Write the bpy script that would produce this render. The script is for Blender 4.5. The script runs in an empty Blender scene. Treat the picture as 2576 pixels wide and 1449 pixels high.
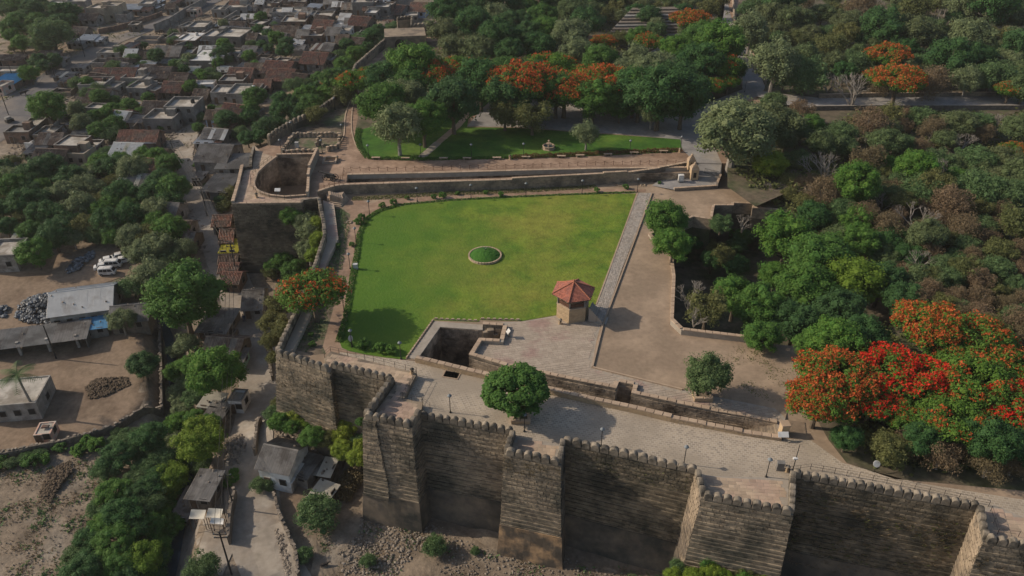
import bpy, bmesh, math, random
import numpy as np
from mathutils import Vector, Matrix, noise
from mathutils.geometry import tessellate_polygon, delaunay_2d_cdt
R = random.Random(7)
C = bpy.context.scene.collection
SC = bpy.context.scene
# ------------------------------------------------------------------ camera, sky, sun, exposure
H = 70.0; TH = math.radians(33); FPX = 2576*28/36
cam = bpy.data.cameras.new('camera'); camo = bpy.data.objects.new('camera', cam); C.objects.link(camo)
camo.location = (0, 0, H); camo.rotation_euler = (math.radians(90)-TH, 0, 0)
cam.sensor_width = 36; cam.lens = 28; cam.clip_end = 3000; SC.camera = camo
world = bpy.data.worlds.new('World'); SC.world = world; world.use_nodes = True
wn = world.node_tree; bg = wn.nodes['Background']
sky = wn.nodes.new('ShaderNodeTexSky'); sky.sky_type = 'NISHITA'; sky.sun_disc = False
SUN_EL = math.radians(31); SUN_AZ = math.atan2(-.985, .17)      # azimuth from +Y towards +X
sky.sun_elevation = SUN_EL; sky.sun_rotation = SUN_AZ % (2*math.pi)
wn.links.new(sky.outputs[0], bg.inputs[0]); bg.inputs[1].default_value = 0.10; sky.dust_density = 2; sky.air_density = 1; sky.ozone_density = .8
sl = bpy.data.lights.new('sun', 'SUN'); sl.energy = 3.4; sl.angle = math.radians(.6); sl.color = (1, .87, .71)
so = bpy.data.objects.new('sun', sl); C.objects.link(so)
sd = Vector((math.sin(SUN_AZ)*math.cos(SUN_EL), math.cos(SUN_AZ)*math.cos(SUN_EL), math.sin(SUN_EL)))
so.rotation_euler = sd.to_track_quat('Z', 'Y').to_euler(); so.location = (-200, 200, 300)
SC.view_settings.view_transform = 'Standard'; SC.view_settings.look = 'None'
SC.view_settings.gamma = 1; SC.view_settings.use_curve_mapping = False; SC.view_settings.exposure = 0.13
SC.cycles.max_bounces = 4; SC.cycles.diffuse_bounces = 2; SC.cycles.glossy_bounces = 1
SC.cycles.transmission_bounces = 2; SC.cycles.volume_bounces = 0; SC.cycles.transparent_max_bounces = 4

# ------------------------------------------------------------------ measuring the place
_s, _c = math.sin(TH), math.cos(TH)
def at(x, y, z=0.0):
    u = (x-1288)/FPX; v = (y-724.5)/FPX; t = (H-z)/(_s+v*_c)
    return Vector((u*t, (_c-v*_s)*t, z))
def scr(p):
    d = p[1]*_c+(H-p[2])*_s
    return 1288+FPX*p[0]/d, 724.5+FPX*((H-p[2])*_c-p[1]*_s)/d
def pxm(y, z=0.0):
    v = (y-724.5)/FPX; return FPX*(_s+v*_c)/(H-z)
def sm(a, b, t):
    t = max(0, min(1, (t-a)/(b-a))); return t*t*(3-2*t)
DITCH = [at(x, y, -15) for x, y in ((400,790),(425,850),(432,960),(440,1060),(470,1150),(450,1230),(430,1340),(400,1460))]
def segdist(x, y, pl):
    best = 1e9
    for a, b in zip(pl, pl[1:]):
        dx, dy = b[0]-a[0], b[1]-a[1]; L = dx*dx+dy*dy
        t = max(0, min(1, ((x-a[0])*dx+(y-a[1])*dy)/L)) if L else 0
        d = math.hypot(x-a[0]-t*dx, y-a[1]-t*dy); best = min(best, d)
    return best
def g(x, y):                                                       # the low ground outside the fort
    z = -15+4.2*sm(85, 150, y)
    z += .25*noise.noise(Vector((x*.06, y*.06, 0)))
    z += 5.8*math.exp(-((x+29.5)/9)**2-((y-88)/4.5)**2)
    if x < -45 and y > 150:
        z += 3.0*sm(-95, -50, x)*sm(150, 190, y)
    if y < 75 and x > -30: z += 1.2*sm(75, 62, y)*(-.2) + .5*noise.noise(Vector((x*.25, y*.25, 3)))
    if x < -35 and 50 < y < 170 and x > -80:
        d = segdist(x, y, DITCH)
        if d < 4: z -= 3.2*sm(4, 1.2, d)
    return z
def lo(x, y, dz=0.0):
    z = -13
    for _ in range(6):
        p = at(x, y, z+dz); z = g(p.x, p.y)
    return at(x, y, z+dz)
# ------------------------------------------------------------------ materials
def mat(name, c1, c2, scale=.5, c3=None, s3=.08, rough=.9, bump=.3, bs=None, vary=0.0, stretch=(1,1,1), edge=(.35,.65), metal=0, detail=6, dist=.05, local=False, e3=(.45,.6), mott=0):
    m = bpy.data.materials.new(name); m.use_nodes = True; t = m.node_tree; N = t.nodes.new; L = t.links.new
    b = t.nodes['Principled BSDF']; b.inputs['Roughness'].default_value = rough; b.inputs['Metallic'].default_value = metal
    b.inputs['Specular IOR Level'].default_value = .25
    if local: geo = N('ShaderNodeTexCoord').outputs['Object']
    else: geo = N('ShaderNodeNewGeometry').outputs['Position']
    mp = N('ShaderNodeMapping'); mp.inputs['Scale'].default_value = stretch; L(geo, mp.inputs[0])
    def nz(s, d=detail):
        n = N('ShaderNodeTexNoise'); n.inputs['Scale'].default_value = s; n.inputs['Detail'].default_value = d
        n.inputs['Roughness'].default_value = .62; L(mp.outputs[0], n.inputs['Vector']); return n
    def ramp(src, a, b2):
        r = N('ShaderNodeMapRange'); r.inputs[1].default_value = a; r.inputs[2].default_value = b2; L(src, r.inputs[0]); return r.outputs[0]
    def mix(f, a, b2):
        x = N('ShaderNodeMix'); x.data_type = 'RGBA'
        if hasattr(f, 'links'): L(f, x.inputs[0])
        else: x.inputs[0].default_value = f
        for i, v in ((6, a), (7, b2)):
            if hasattr(v, 'links'): L(v, x.inputs[i])
            else: x.inputs[i].default_value = (*v, 1)
        return x.outputs[2]
    n1 = nz(scale); col = mix(ramp(n1.outputs[0], *edge), c1, c2)
    if c3:
        n3 = nz(s3, 5); col = mix(ramp(n3.outputs[0], *e3), col, c3)
    if mott:
        nm_ = nz(1.3, 9); nm2 = nz(.35, 3); am = N('ShaderNodeMath'); am.operation = 'ADD'; L(nm_.outputs[0], am.inputs[0]); L(nm2.outputs[0], am.inputs[1]); mm = N('ShaderNodeMapRange'); mm.inputs[1].default_value = .75; mm.inputs[2].default_value = 1.25; mm.inputs[3].default_value = 1-mott; mm.inputs[4].default_value = 1+mott; L(am.outputs[0], mm.inputs[0]); vq = N('ShaderNodeVectorMath'); vq.operation = 'SCALE'; L(col, vq.inputs[0]); L(mm.outputs[0], vq.inputs['Scale']); col = vq.outputs[0]
    if vary:
        ge = N('ShaderNodeNewGeometry'); oi = N('ShaderNodeObjectInfo')
        ad = N('ShaderNodeMath'); ad.operation = 'ADD'; L(ge.outputs['Random Per Island'], ad.inputs[0]); L(oi.outputs['Random'], ad.inputs[1])
        fr = N('ShaderNodeMath'); fr.operation = 'FRACT'; L(ad.outputs[0], fr.inputs[0])
        mr = N('ShaderNodeMapRange'); mr.inputs[3].default_value = 1-vary; mr.inputs[4].default_value = 1+vary; L(fr.outputs[0], mr.inputs[0])
        vm = N('ShaderNodeVectorMath'); vm.operation = 'SCALE'; L(col, vm.inputs[0]); L(mr.outputs[0], vm.inputs['Scale']); col = vm.outputs[0]
    L(col, b.inputs['Base Color'])
    if bump:
        bn = nz(bs or scale*6, 4); bu = N('ShaderNodeBump'); bu.inputs['Strength'].default_value = bump; bu.inputs['Distance'].default_value = dist
        L(bn.outputs[0], bu.inputs['Height']); L(bu.outputs[0], b.inputs['Normal'])
    return m
def leafmat(name, c1, c2, c3=None, tr=.3):
    m = bpy.data.materials.new(name); m.use_nodes = True; t = m.node_tree; N = t.nodes.new; L = t.links.new
    b = t.nodes['Principled BSDF']; b.inputs['Roughness'].default_value = .65; b.inputs['Specular IOR Level'].default_value = .15
    ge = N('ShaderNodeNewGeometry'); oi = N('ShaderNodeObjectInfo')
    mx = N('ShaderNodeMix'); mx.data_type = 'RGBA'; mx.inputs[6].default_value = (*c1, 1); mx.inputs[7].default_value = (*c2, 1)
    L(ge.outputs['Random Per Island'], mx.inputs[0])
    m2 = N('ShaderNodeMix'); m2.data_type = 'RGBA'; L(mx.outputs[2], m2.inputs[6]); m2.inputs[7].default_value = (*(c3 or c1), 1)
    mr = N('ShaderNodeMapRange'); mr.inputs[4].default_value = .75; L(oi.outputs['Random'], mr.inputs[0]); L(mr.outputs[0], m2.inputs[0])
    L(m2.outputs[2], b.inputs['Base Color'])
    tb = N('ShaderNodeBsdfTranslucent'); L(m2.outputs[2], tb.inputs[0])
    ms = N('ShaderNodeMixShader'); ms.inputs[0].default_value = tr
    L(b.outputs[0], ms.inputs[1]); L(tb.outputs[0], ms.inputs[2]); L(ms.outputs[0], t.nodes['Material Output'].inputs[0])
    return m
def brickmat(name, c1, c2, cm, bw, bh, mortar=.02, rot=0, bump=.4, c3=None, warp=.03):
    m = bpy.data.materials.new(name); m.use_nodes = True; t = m.node_tree; N = t.nodes.new; L = t.links.new
    b = t.nodes['Principled BSDF']; b.inputs['Roughness'].default_value = .85; b.inputs['Specular IOR Level'].default_value = .25
    ge = N('ShaderNodeNewGeometry'); mp = N('ShaderNodeMapping'); mp.inputs['Rotation'].default_value = (0, 0, rot); L(ge.outputs['Position'], mp.inputs[0])
    nw = N('ShaderNodeTexNoise'); nw.inputs['Scale'].default_value = 1.5; L(mp.outputs[0], nw.inputs['Vector'])
    vm = N('ShaderNodeVectorMath'); vm.operation = 'MULTIPLY_ADD'; vm.inputs[1].default_value = (warp*4,)*3; L(nw.outputs['Color'], vm.inputs[0]); L(mp.outputs[0], vm.inputs[2])
    k = N('ShaderNodeTexBrick'); k.inputs['Scale'].default_value = 1; k.inputs['Brick Width'].default_value = bw; k.inputs['Row Height'].default_value = bh
    k.inputs['Mortar Size'].default_value = mortar; k.inputs['Color1'].default_value = (*c1, 1); k.inputs['Color2'].default_value = (*c2, 1); k.inputs['Mortar'].default_value = (*cm, 1)
    L(vm.outputs[0], k.inputs['Vector'])
    n = N('ShaderNodeTexNoise'); n.inputs['Scale'].default_value = .16; n.inputs['Detail'].default_value = 6; L(ge.outputs['Position'], n.inputs['Vector'])
    r = N('ShaderNodeMapRange'); r.inputs[1].default_value = .42; r.inputs[2].default_value = .62; r.inputs[4].default_value = .8; L(n.outputs[0], r.inputs[0])
    mx = N('ShaderNodeMix'); mx.data_type = 'RGBA'; L(r.outputs[0], mx.inputs[0]); L(k.outputs[0], mx.inputs[6]); mx.inputs[7].default_value = (*(c3 or cm), 1)
    L(mx.outputs[2], b.inputs['Base Color'])
    bu = N('ShaderNodeBump'); bu.inputs['Strength'].default_value = bump; bu.inputs['Distance'].default_value = .03; bu.invert = True
    L(k.outputs['Fac'], bu.inputs['Height']); L(bu.outputs[0], b.inputs['Normal'])
    return m
M = {}
M['dirt'] = mat('tan_dirt', (.30,.225,.155), (.22,.16,.11), .35, c3=(.35,.26,.18), s3=.12, bump=.5, bs=3, edge=(.3,.75), mott=0.16)
M['lowdirt'] = mat('brown_earth', (.245,.19,.135), (.155,.12,.085), .18, c3=(.26,.225,.18), s3=.07, bump=.9, bs=1.6, dist=.15, edge=(.35,.7), e3=(.5,.7), mott=0.32)
M['yarddirt'] = mat('trodden_yard_earth', (.255,.185,.125), (.20,.145,.10), .35, c3=(.13,.09,.06), s3=.09, bump=.5, bs=2, e3=(.55,.68), mott=0.28)
M['soil'] = mat('dark_soil', (.13,.10,.07), (.20,.155,.11), .8, c3=(.09,.11,.05), s3=.3, bump=.6, bs=4, mott=0.3)
M['forestfloor'] = mat('forest_floor', (.09,.075,.05), (.16,.125,.085), .3, c3=(.06,.07,.03), s3=.12, bump=.8, bs=2, mott=0.3)
M['street'] = mat('lane_surface', (.30,.25,.195), (.22,.18,.14), .3, c3=(.33,.29,.24), s3=.15, bump=.3, bs=3, mott=0.18)
M['concslab'] = mat('worn_concrete_slab', (.36,.31,.25), (.27,.23,.18), .5, bump=.3, mott=0.15)
M['asphalt'] = mat('old_asphalt', (.115,.11,.11), (.145,.135,.13), .25, c3=(.2,.17,.14), s3=.06, bump=.2, mott=0.12)
M['path'] = mat('pink_sand_path', (.37,.255,.18), (.28,.19,.13), .5, c3=(.23,.15,.10), s3=.2, bump=.3, bs=5, mott=0.2)
M['greyroad'] = mat('grey_concrete_road', (.30,.285,.27), (.235,.22,.21), .3, c3=(.33,.29,.24), s3=.1, bump=.25, mott=0.14)
M['cobble'] = brickmat('cobble_paving', (.28,.235,.18), (.44,.36,.265), (.47,.40,.32), .5, .36, .045, rot=.22, c3=(.30,.25,.19))
M['sandstone'] = mat('sandstone_flags', (.46,.35,.245), (.40,.305,.22), .6, vary=.18, bump=.15, c3=(.40,.285,.215), s3=.25)
M['flag'] = mat('terrace_flagstones', (.40,.33,.26), (.35,.285,.22), .4, vary=.10, bump=.15, c3=(.33,.23,.19), s3=.14, e3=(.52,.62))
M['cobpiece'] = mat('path_cobbles', (.30,.27,.235), (.36,.31,.26), .6, vary=.22, bump=.2)
M['mortar'] = mat('pale_mortar', (.38,.33,.27), (.30,.26,.21), 1, bump=.3)
M['coping'] = mat('sandstone_coping', (.45,.34,.24), (.37,.27,.19), .8, vary=.13, bump=.15)
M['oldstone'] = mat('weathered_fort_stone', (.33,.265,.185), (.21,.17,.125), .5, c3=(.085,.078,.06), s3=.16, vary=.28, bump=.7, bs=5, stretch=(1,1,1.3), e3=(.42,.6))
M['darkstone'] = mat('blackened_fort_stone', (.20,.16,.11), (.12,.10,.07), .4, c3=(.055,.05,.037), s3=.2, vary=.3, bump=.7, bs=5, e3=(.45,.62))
M['stonecore'] = mat('wall_joint_mortar', (.10,.085,.065), (.05,.045,.04), .8, bump=.5)
M['plinth'] = mat('rendered_wall_base', (.20,.155,.11), (.10,.085,.07), .35, c3=(.04,.04,.035), s3=.13, bump=.6, bs=2.5, e3=(.42,.62))
M['plinth_tan'] = mat('crumbling_orange_base', (.36,.235,.13), (.27,.18,.11), .5, c3=(.10,.08,.06), s3=.25, bump=.8, bs=2, e3=(.5,.62))
M['merlon'] = mat('merlon_stone', (.30,.25,.19), (.20,.17,.13), 1.2, c3=(.085,.075,.06), s3=.5, vary=.1, bump=.5, bs=6, mott=0.2)
M['drystone'] = mat('lit_wall_stone', (.35,.275,.195), (.26,.205,.145), .8, vary=.16, bump=.5, bs=6, c3=(.16,.13,.10), s3=.3)  # paler copy of the wall stone, sunlit tone put into its colour
M['pitstone'] = mat('pit_wall_stone', (.46,.36,.26), (.33,.26,.19), .5, c3=(.10,.075,.055), s3=.2, vary=.2, bump=.7, bs=4)
M['gazstone'] = mat('gazebo_ashlar', (.46,.34,.21), (.40,.29,.18), 1.2, vary=.1, bump=.2)
M['lawn'] = mat('mown_lawn', (.150,.210,.022), (.080,.150,.014), .22, c3=(.195,.21,.032), s3=.06, bump=1, bs=2.2, dist=.12, edge=(.38,.6), e3=(.45,.62), mott=0.22)
M['lawn2'] = mat('shaded_lawn', (.055,.14,.015), (.035,.10,.012), .2, bump=.9, bs=1.4, dist=.12, c3=(.09,.16,.02), s3=.08, mott=0.22)  # darker copy of the lawn green, shade put into its colour
M['grass'] = mat('rough_grass', (.10,.13,.035), (.16,.15,.06), .4, bump=.8, bs=3)
M['mound'] = mat('planted_mound', (.03,.11,.01), (.05,.14,.015), .6, bump=1, bs=5, dist=.1)
M['metal'] = mat('black_iron', (.02,.02,.022), (.035,.033,.03), 3, rough=.55, bump=0)
M['lampcap'] = mat('grey_lamp_cap', (.16,.18,.19), (.2,.22,.23), 3, rough=.5, bump=0)
M['white'] = mat('white_paint', (.70,.69,.66), (.58,.57,.54), .8, c3=(.42,.40,.37), s3=.4, bump=.05, rough=.6)
M['glass'] = mat('dark_glass', (.03,.035,.04), (.05,.055,.06), 1, rough=.15, bump=0)
M['dark'] = mat('dark_opening', (.03,.026,.022), (.02,.018,.016), 1, bump=0)
M['wood'] = mat('weathered_wood', (.17,.11,.07), (.09,.06,.04), 2, bump=.3, local=True)
M['brownrail'] = mat('brown_railing', (.12,.06,.04), (.09,.045,.03), 2, bump=0)
M['rubber'] = mat('tyre_rubber', (.02,.02,.02), (.03,.03,.03), 2, bump=0)
M['bark'] = mat('tree_bark', (.16,.125,.09), (.09,.07,.05), 2, bump=.5, bs=8, stretch=(1,1,.3))
M['palebark'] = mat('pale_bark', (.32,.29,.25), (.22,.19,.16), 2, bump=.4, bs=8)
M['conc'] = mat('grey_concrete', (.25,.24,.22), (.185,.175,.16), .5, c3=(.15,.14,.125), s3=.25, bump=.25, vary=.08)
M['slabroof'] = mat('pale_slab_roof', (.48,.44,.38), (.38,.35,.30), .5, c3=(.24,.21,.17), s3=.3, bump=.2, mott=0.16)
M['whiteroof'] = mat('white_roof_sheet', (.62,.61,.58), (.52,.51,.48), .5, c3=(.40,.37,.33), s3=.3, bump=.1, rough=.6, e3=(.55,.7))
M['greysheet'] = mat('grey_corrugated_sheet', (.27,.25,.225), (.20,.185,.165), .6, c3=(.13,.115,.10), s3=.4, bump=.15, vary=.14, rough=.7)
M['bluesheet'] = mat('blue_roof_sheet', (.10,.28,.45), (.14,.36,.55), .6, bump=.1, rough=.6, vary=.08)
M['rust'] = mat('rusty_sheet', (.22,.11,.065), (.28,.19,.14), 1, bump=.2, vary=.2)
M['redtile'] = mat('red_clay_tiles', (.33,.17,.12), (.24,.13,.095), 1.2, c3=(.20,.155,.125), s3=.5, vary=.3, bump=.3)
M['browntile'] = mat('brown_clay_tiles', (.17,.12,.09), (.115,.085,.068), 1.2, c3=(.26,.215,.17), s3=.5, vary=.3, bump=.3)
M['gaztile'] = mat('terracotta_gazebo_tiles', (.44,.16,.105), (.36,.13,.09), 1.2, c3=(.30,.13,.10), s3=.8, vary=.22, bump=.1)
M['gazridge'] = mat('gazebo_ridge_tiles', (.42,.17,.10), (.34,.13,.08), 2, bump=.1)
M['brick'] = mat('rough_brick_wall', (.24,.15,.105), (.15,.105,.08), .8, c3=(.10,.08,.065), s3=.4, bump=.5)
M['rubblewall'] = mat('rubble_stone_wall', (.20,.165,.13), (.12,.10,.08), 1.5, bump=.9, bs=3, dist=.15, vary=.15)
M['cream'] = mat('cream_plaster', (.42,.36,.26), (.32,.27,.20), .5, c3=(.28,.23,.18), s3=.35, bump=.15)
M['plaster'] = mat('grimy_white_plaster', (.40,.375,.335), (.26,.24,.21), .5, c3=(.16,.14,.12), s3=.35, bump=.2, mott=0.2)
M['green'] = mat('pale_green_plaster', (.30,.48,.36), (.24,.38,.30), .6, bump=.1)
M['blue'] = mat('pale_blue_plaster', (.38,.46,.60), (.33,.40,.52), .6, bump=.1)
M['pink'] = mat('pink_plaster', (.60,.33,.25), (.52,.36,.28), .8, c3=(.5,.45,.38), s3=1, bump=.1)
M['tarp'] = mat('cream_tarpaulin', (.60,.56,.47), (.50,.46,.38), .8, bump=.1)
M['yellowtarp'] = mat('yellow_tarpaulin', (.50,.46,.06), (.40,.36,.05), .8, bump=.1)
M['bluetarp'] = mat('blue_tarpaulin', (.06,.16,.5), (.08,.22,.6), .8, bump=.1)
M['orangetarp'] = mat('orange_tarpaulin', (.55,.17,.05), (.5,.2,.07), .8, bump=.1)
M['greennet'] = mat('green_netting', (.03,.22,.15), (.04,.28,.2), .8, bump=.1)
M['bag'] = mat('filled_plastic_bags', (.09,.10,.11), (.22,.24,.26), 1, c3=(.05,.055,.06), s3=.5, vary=.6, bump=.2, rough=.5)
M['rock'] = mat('loose_rubble', (.27,.225,.175), (.18,.15,.12), 1, vary=.35, bump=.5)
M['water'] = mat('ditch_water', (.05,.075,.09), (.04,.055,.06), .6, rough=.12, bump=.05)
M['dry'] = mat('dry_brush', (.20,.13,.08), (.14,.095,.06), 2, vary=.3, bump=0)
LB = lambda c: tuple(v*k for v, k in zip(c, (1.6, 1.45, 1.3))) if max(c) < .3 else c
L_ = lambda n, *a, **k: M.__setitem__(n, leafmat(n, *[LB(c) for c in a], **k))
L_('leaf_neem', (.038,.115,.020), (.085,.165,.030), (.045,.105,.030))
L_('leaf_lime', (.10,.16,.02), (.18,.225,.035), (.07,.14,.02))
L_('leaf_dark', (.020,.070,.022), (.045,.110,.032), (.04,.085,.035))
L_('leaf_grey', (.085,.125,.06), (.15,.19,.10), (.10,.14,.075))
L_('leaf_feather', (.05,.11,.045), (.09,.155,.065), (.075,.12,.055))
L_('leaf_olive', (.085,.10,.04), (.14,.15,.06), (.065,.09,.035))
L_('leaf_dry', (.125,.098,.065), (.175,.135,.095), (.10,.095,.055))
L_('leaf_flam', (.045,.125,.018), (.10,.18,.03), (.06,.12,.025))
L_('leaf_forest', (.045,.09,.036), (.085,.13,.055), (.095,.11,.06))
L_('flower_orange', (.46,.11,.03), (.58,.17,.045), (.52,.09,.03), tr=.2)
L_('flower_red', (.62,.028,.018), (.72,.06,.03), (.66,.04,.02), tr=.2)
L_('flower_pink', (.45,.06,.22), (.55,.08,.28), tr=.2)
L_('leaf_redbush', (.12,.035,.03), (.07,.09,.03), (.05,.1,.02))

# ------------------------------------------------------------------ objects
ALL = []
def link(o, parent=None, world_parent=False):
    C.objects.link(o)
    if parent is not None: o.parent = parent
    return o
def tag(o, label, cat, group=None, kind=None):
    o['label'] = label; o['category'] = cat
    if group: o['group'] = group
    if kind: o['kind'] = kind
    ALL.append(o); return o
def thing(name, label, cat, loc=(0,0,0), rz=0, group=None, sc=1.0):
    o = bpy.data.objects.new(name, None); C.objects.link(o); o.location = loc; o.rotation_euler = (0, 0, rz); o.scale = (sc,)*3 if not isinstance(sc, tuple) else sc
    o.empty_display_size = .2
    return tag(o, label, cat, group)
class MB:
    def __init__(s): s.v = []; s.f = []; s.m = []
    def poly(s, pts, m=0):
        n = len(s.v); s.v += [tuple(p) for p in pts]; s.f.append(tuple(range(n, n+len(pts)))); s.m.append(m)
    def hull8(s, p, m=0, bottom=True):                             # 8 points: bottom ring 0-3 ccw, top ring 4-7
        n = len(s.v); s.v += [tuple(q) for q in p]
        fs = [(4,5,6,7),(0,1,5,4),(1,2,6,5),(2,3,7,6),(3,0,4,7)] + ([(3,2,1,0)] if bottom else [])
        s.f += [tuple(n+i for i in f) for f in fs]; s.m += [m]*len(fs)
    def box(s, c, d, rz=0, m=0, top=None, bottom=True):            # c centre of the base, d sizes
        ca, sa = math.cos(rz), math.sin(rz); tx, ty = top or (1, 1)
        def q(x, y, z): return (c[0]+x*ca-y*sa, c[1]+x*sa+y*ca, c[2]+z)
        x, y, z = d[0]/2, d[1]/2, d[2]
        s.hull8([q(-x,-y,0),q(x,-y,0),q(x,y,0),q(-x,y,0),q(-x*tx,-y*ty,z),q(x*tx,-y*ty,z),q(x*tx,y*ty,z),q(-x*tx,y*ty,z)], m, bottom)
    def prism(s, pts, z0, z1, m=0, bottom=False):
        n = len(pts); b = len(s.v); s.v += [(p[0], p[1], z0) for p in pts]+[(p[0], p[1], z1) for p in pts]
        for i in range(n):
            j = (i+1) % n; s.f.append((b+i, b+j, b+n+j, b+n+i)); s.m.append(m)
        for t in tessellate_polygon([[Vector((p[0], p[1], 0)) for p in pts]]):
            a, c2, d = (Vector((pts[i][0], pts[i][1])) for i in t)
            tt = t if (c2-a).cross(d-a) > 0 else t[::-1]
            s.f.append(tuple(b+n+i for i in tt)); s.m.append(m)
    def sheet(s, outer, holes=(), z=None, m=0):
        loops = [outer, *holes]; V = []; E = []
        for l in loops:
            n0 = len(V); V += [Vector((p[0], p[1])) for p in l]; E += [(n0+i, n0+(i+1) % len(l)) for i in range(len(l))]
        ov, _, of, ovi, _, _ = delaunay_2d_cdt(V, E, [], 0, 1e-5)
        flat = [p for l in loops for p in l]; b = len(s.v)
        for v, o in zip(ov, ovi): s.v.append((v.x, v.y, (flat[o[0]][2] if z is None else z) if (z is not None or o) else 0))
        for t in of:
            c = (ov[t[0]]+ov[t[1]]+ov[t[2]])/3
            if not inside(c.x, c.y, outer) or any(inside(c.x, c.y, h) for h in holes): continue
            cr = (ov[t[1]]-ov[t[0]]).cross(ov[t[2]]-ov[t[0]])
            s.f.append(tuple(b+i for i in (t if cr > 0 else t[::-1]))); s.m.append(m)
    def tube(s, pts, r, n=6, m=0, cap=True):
        rs = r if isinstance(r, (list, tuple)) else [r]*len(pts); pts = [Vector(p) for p in pts]; b = len(s.v)
        for i, p in enumerate(pts):
            d = (pts[min(i+1, len(pts)-1)]-pts[max(i-1, 0)]).normalized()
            u = d.cross(Vector((0,0,1)) if abs(d.z) < .9 else Vector((1,0,0))).normalized(); w = d.cross(u)
            s.v += [tuple(p+(u*math.cos(2*math.pi*k/n)+w*math.sin(2*math.pi*k/n))*rs[i]) for k in range(n)]
        for i in range(len(pts)-1):
            for k in range(n):
                k2 = (k+1) % n; s.f.append((b+i*n+k, b+i*n+k2, b+i*n+n+k2, b+i*n+n+k)); s.m.append(m)
        if cap:
            s.f.append(tuple(b+k for k in range(n))[::-1]); s.m.append(m)
            e = b+(len(pts)-1)*n; s.f.append(tuple(e+k for k in range(n))); s.m.append(m)
    def lathe(s, prof, n=12, c=(0,0,0), m=0):
        b = len(s.v)
        for r, z in prof: s.v += [(c[0]+r*math.cos(2*math.pi*k/n), c[1]+r*math.sin(2*math.pi*k/n), c[2]+z) for k in range(n)]
        for i in range(len(prof)-1):
            for k in range(n):
                k2 = (k+1) % n; s.f.append((b+i*n+k, b+i*n+k2, b+i*n+n+k2, b+i*n+n+k)); s.m.append(m)
    def ico(s, c, r, sub=1, jit=.2, m=0, sq=1):
        V, F = ICO[sub]; b = len(s.v)
        for v in V:
            k = r*(1+R.uniform(-jit, jit)); s.v.append((c[0]+v[0]*k, c[1]+v[1]*k, c[2]+v[2]*k*sq))
        s.f += [tuple(b+i for i in f) for f in F]; s.m += [m]*len(F)
    def mesh(s, name, mats):
        me = bpy.data.meshes.new(name); me.from_pydata(s.v, [], s.f)
        for x in (mats if isinstance(mats, (list, tuple)) else [mats]): me.materials.append(x)
        if any(s.m): me.polygons.foreach_set('material_index', s.m)
        me.update(); return me
    def obj(s, name, mats, parent=None, kind=None, smooth=False):
        me = s.mesh(name, mats)
        if smooth: me.polygons.foreach_set('use_smooth', [True]*len(me.polygons))
        o = bpy.data.objects.new(name, me); link(o, parent)
        if kind: o['kind'] = kind
        return o
ICO = {}
for sb in (0, 1, 2):
    bm = bmesh.new(); bmesh.ops.create_icosphere(bm, subdivisions=sb+1, radius=1)
    ICO[sb] = ([tuple(v.co) for v in bm.verts], [tuple(v.index for v in f.verts) for f in bm.faces]); bm.free()
def inst(name, me, parent, loc, rz=0, sc=(1,1,1), label=None, rot=None):
    o = bpy.data.objects.new(name, me); C.objects.link(o); o.location = loc; o.rotation_euler = rot or (0, 0, rz); o.scale = sc
    if parent is not None: o.parent = parent
    return o
def struct(name, mb, m, **k): return mb.obj(name, m, kind='structure', **k)
def inside(x, y, poly):
    c = False; n = len(poly); j = n-1
    for i in range(n):
        xi, yi, xj, yj = poly[i][0], poly[i][1], poly[j][0], poly[j][1]
        if (yi > y) != (yj > y) and x < (xj-xi)*(y-yi)/(yj-yi)+xi: c = not c
        j = i
    return c
def offset(pl, d):                                                 # open polyline pushed to its right; d one distance or one per run
    n = len(pl); ds = d if isinstance(d, (list, tuple)) else [d]*(n-1); L = []
    for i in range(n-1):
        t = Vector((pl[i+1][0]-pl[i][0], pl[i+1][1]-pl[i][1])).normalized(); L.append((t, Vector((t.y, -t.x))))
    out = [Vector(pl[0][:2])+L[0][1]*ds[0]]
    for i in range(1, n-1):
        (t1, n1), (t2, n2) = L[i-1], L[i]; p = Vector(pl[i][:2]); cr = t1.cross(t2)
        if abs(cr) < .08:
            out.append(p+(n1*ds[i-1]+n2*ds[i])/2); continue
        a, b = p+n1*ds[i-1], p+n2*ds[i]; s_ = (b-a).cross(t2)/cr; q = a+t1*s_
        lim = 3*max(abs(ds[i-1]), abs(ds[i]), .01); v = q-p
        if v.length > lim: q = p+v.normalized()*lim
        out.append(q)
    out.append(Vector(pl[-1][:2])+L[-1][1]*ds[-1]); return out
def ribbon(pl, w, zf, step=1.5, dz=.08, cols=4):
    pts = []
    for a, b in zip(pl, pl[1:]):
        n = max(1, int((Vector(b[:2])-Vector(a[:2])).length/step))
        for i in range(n): pts.append(Vector(a[:2]).lerp(Vector(b[:2]), i/n))
    pts.append(Vector(pl[-1][:2]))
    for _ in range(3): pts = [pts[0]]+[(pts[i-1]+pts[i]*2+pts[i+1])/4 for i in range(1, len(pts)-1)]+[pts[-1]]
    mb = MB(); L = len(pts)
    for i, p in enumerate(pts):
        t = (pts[min(i+1, L-1)]-pts[max(i-1, 0)]).normalized(); nn = Vector((t.y, -t.x)); ww = w(i/L) if callable(w) else w
        for k in range(cols+1):
            q = p+nn*(k/cols-.5)*(ww*(1+.12*noise.noise(Vector((p.x*.2, p.y*.2, k//cols))))); mb.v.append((q.x, q.y, zf(q.x, q.y)+dz))
    for i in range(L-1):
        for k in range(cols):
            a = i*(cols+1)+k; mb.f.append((a, a+1, a+cols+2, a+cols+1)); mb.m.append(0)
    return mb
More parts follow.
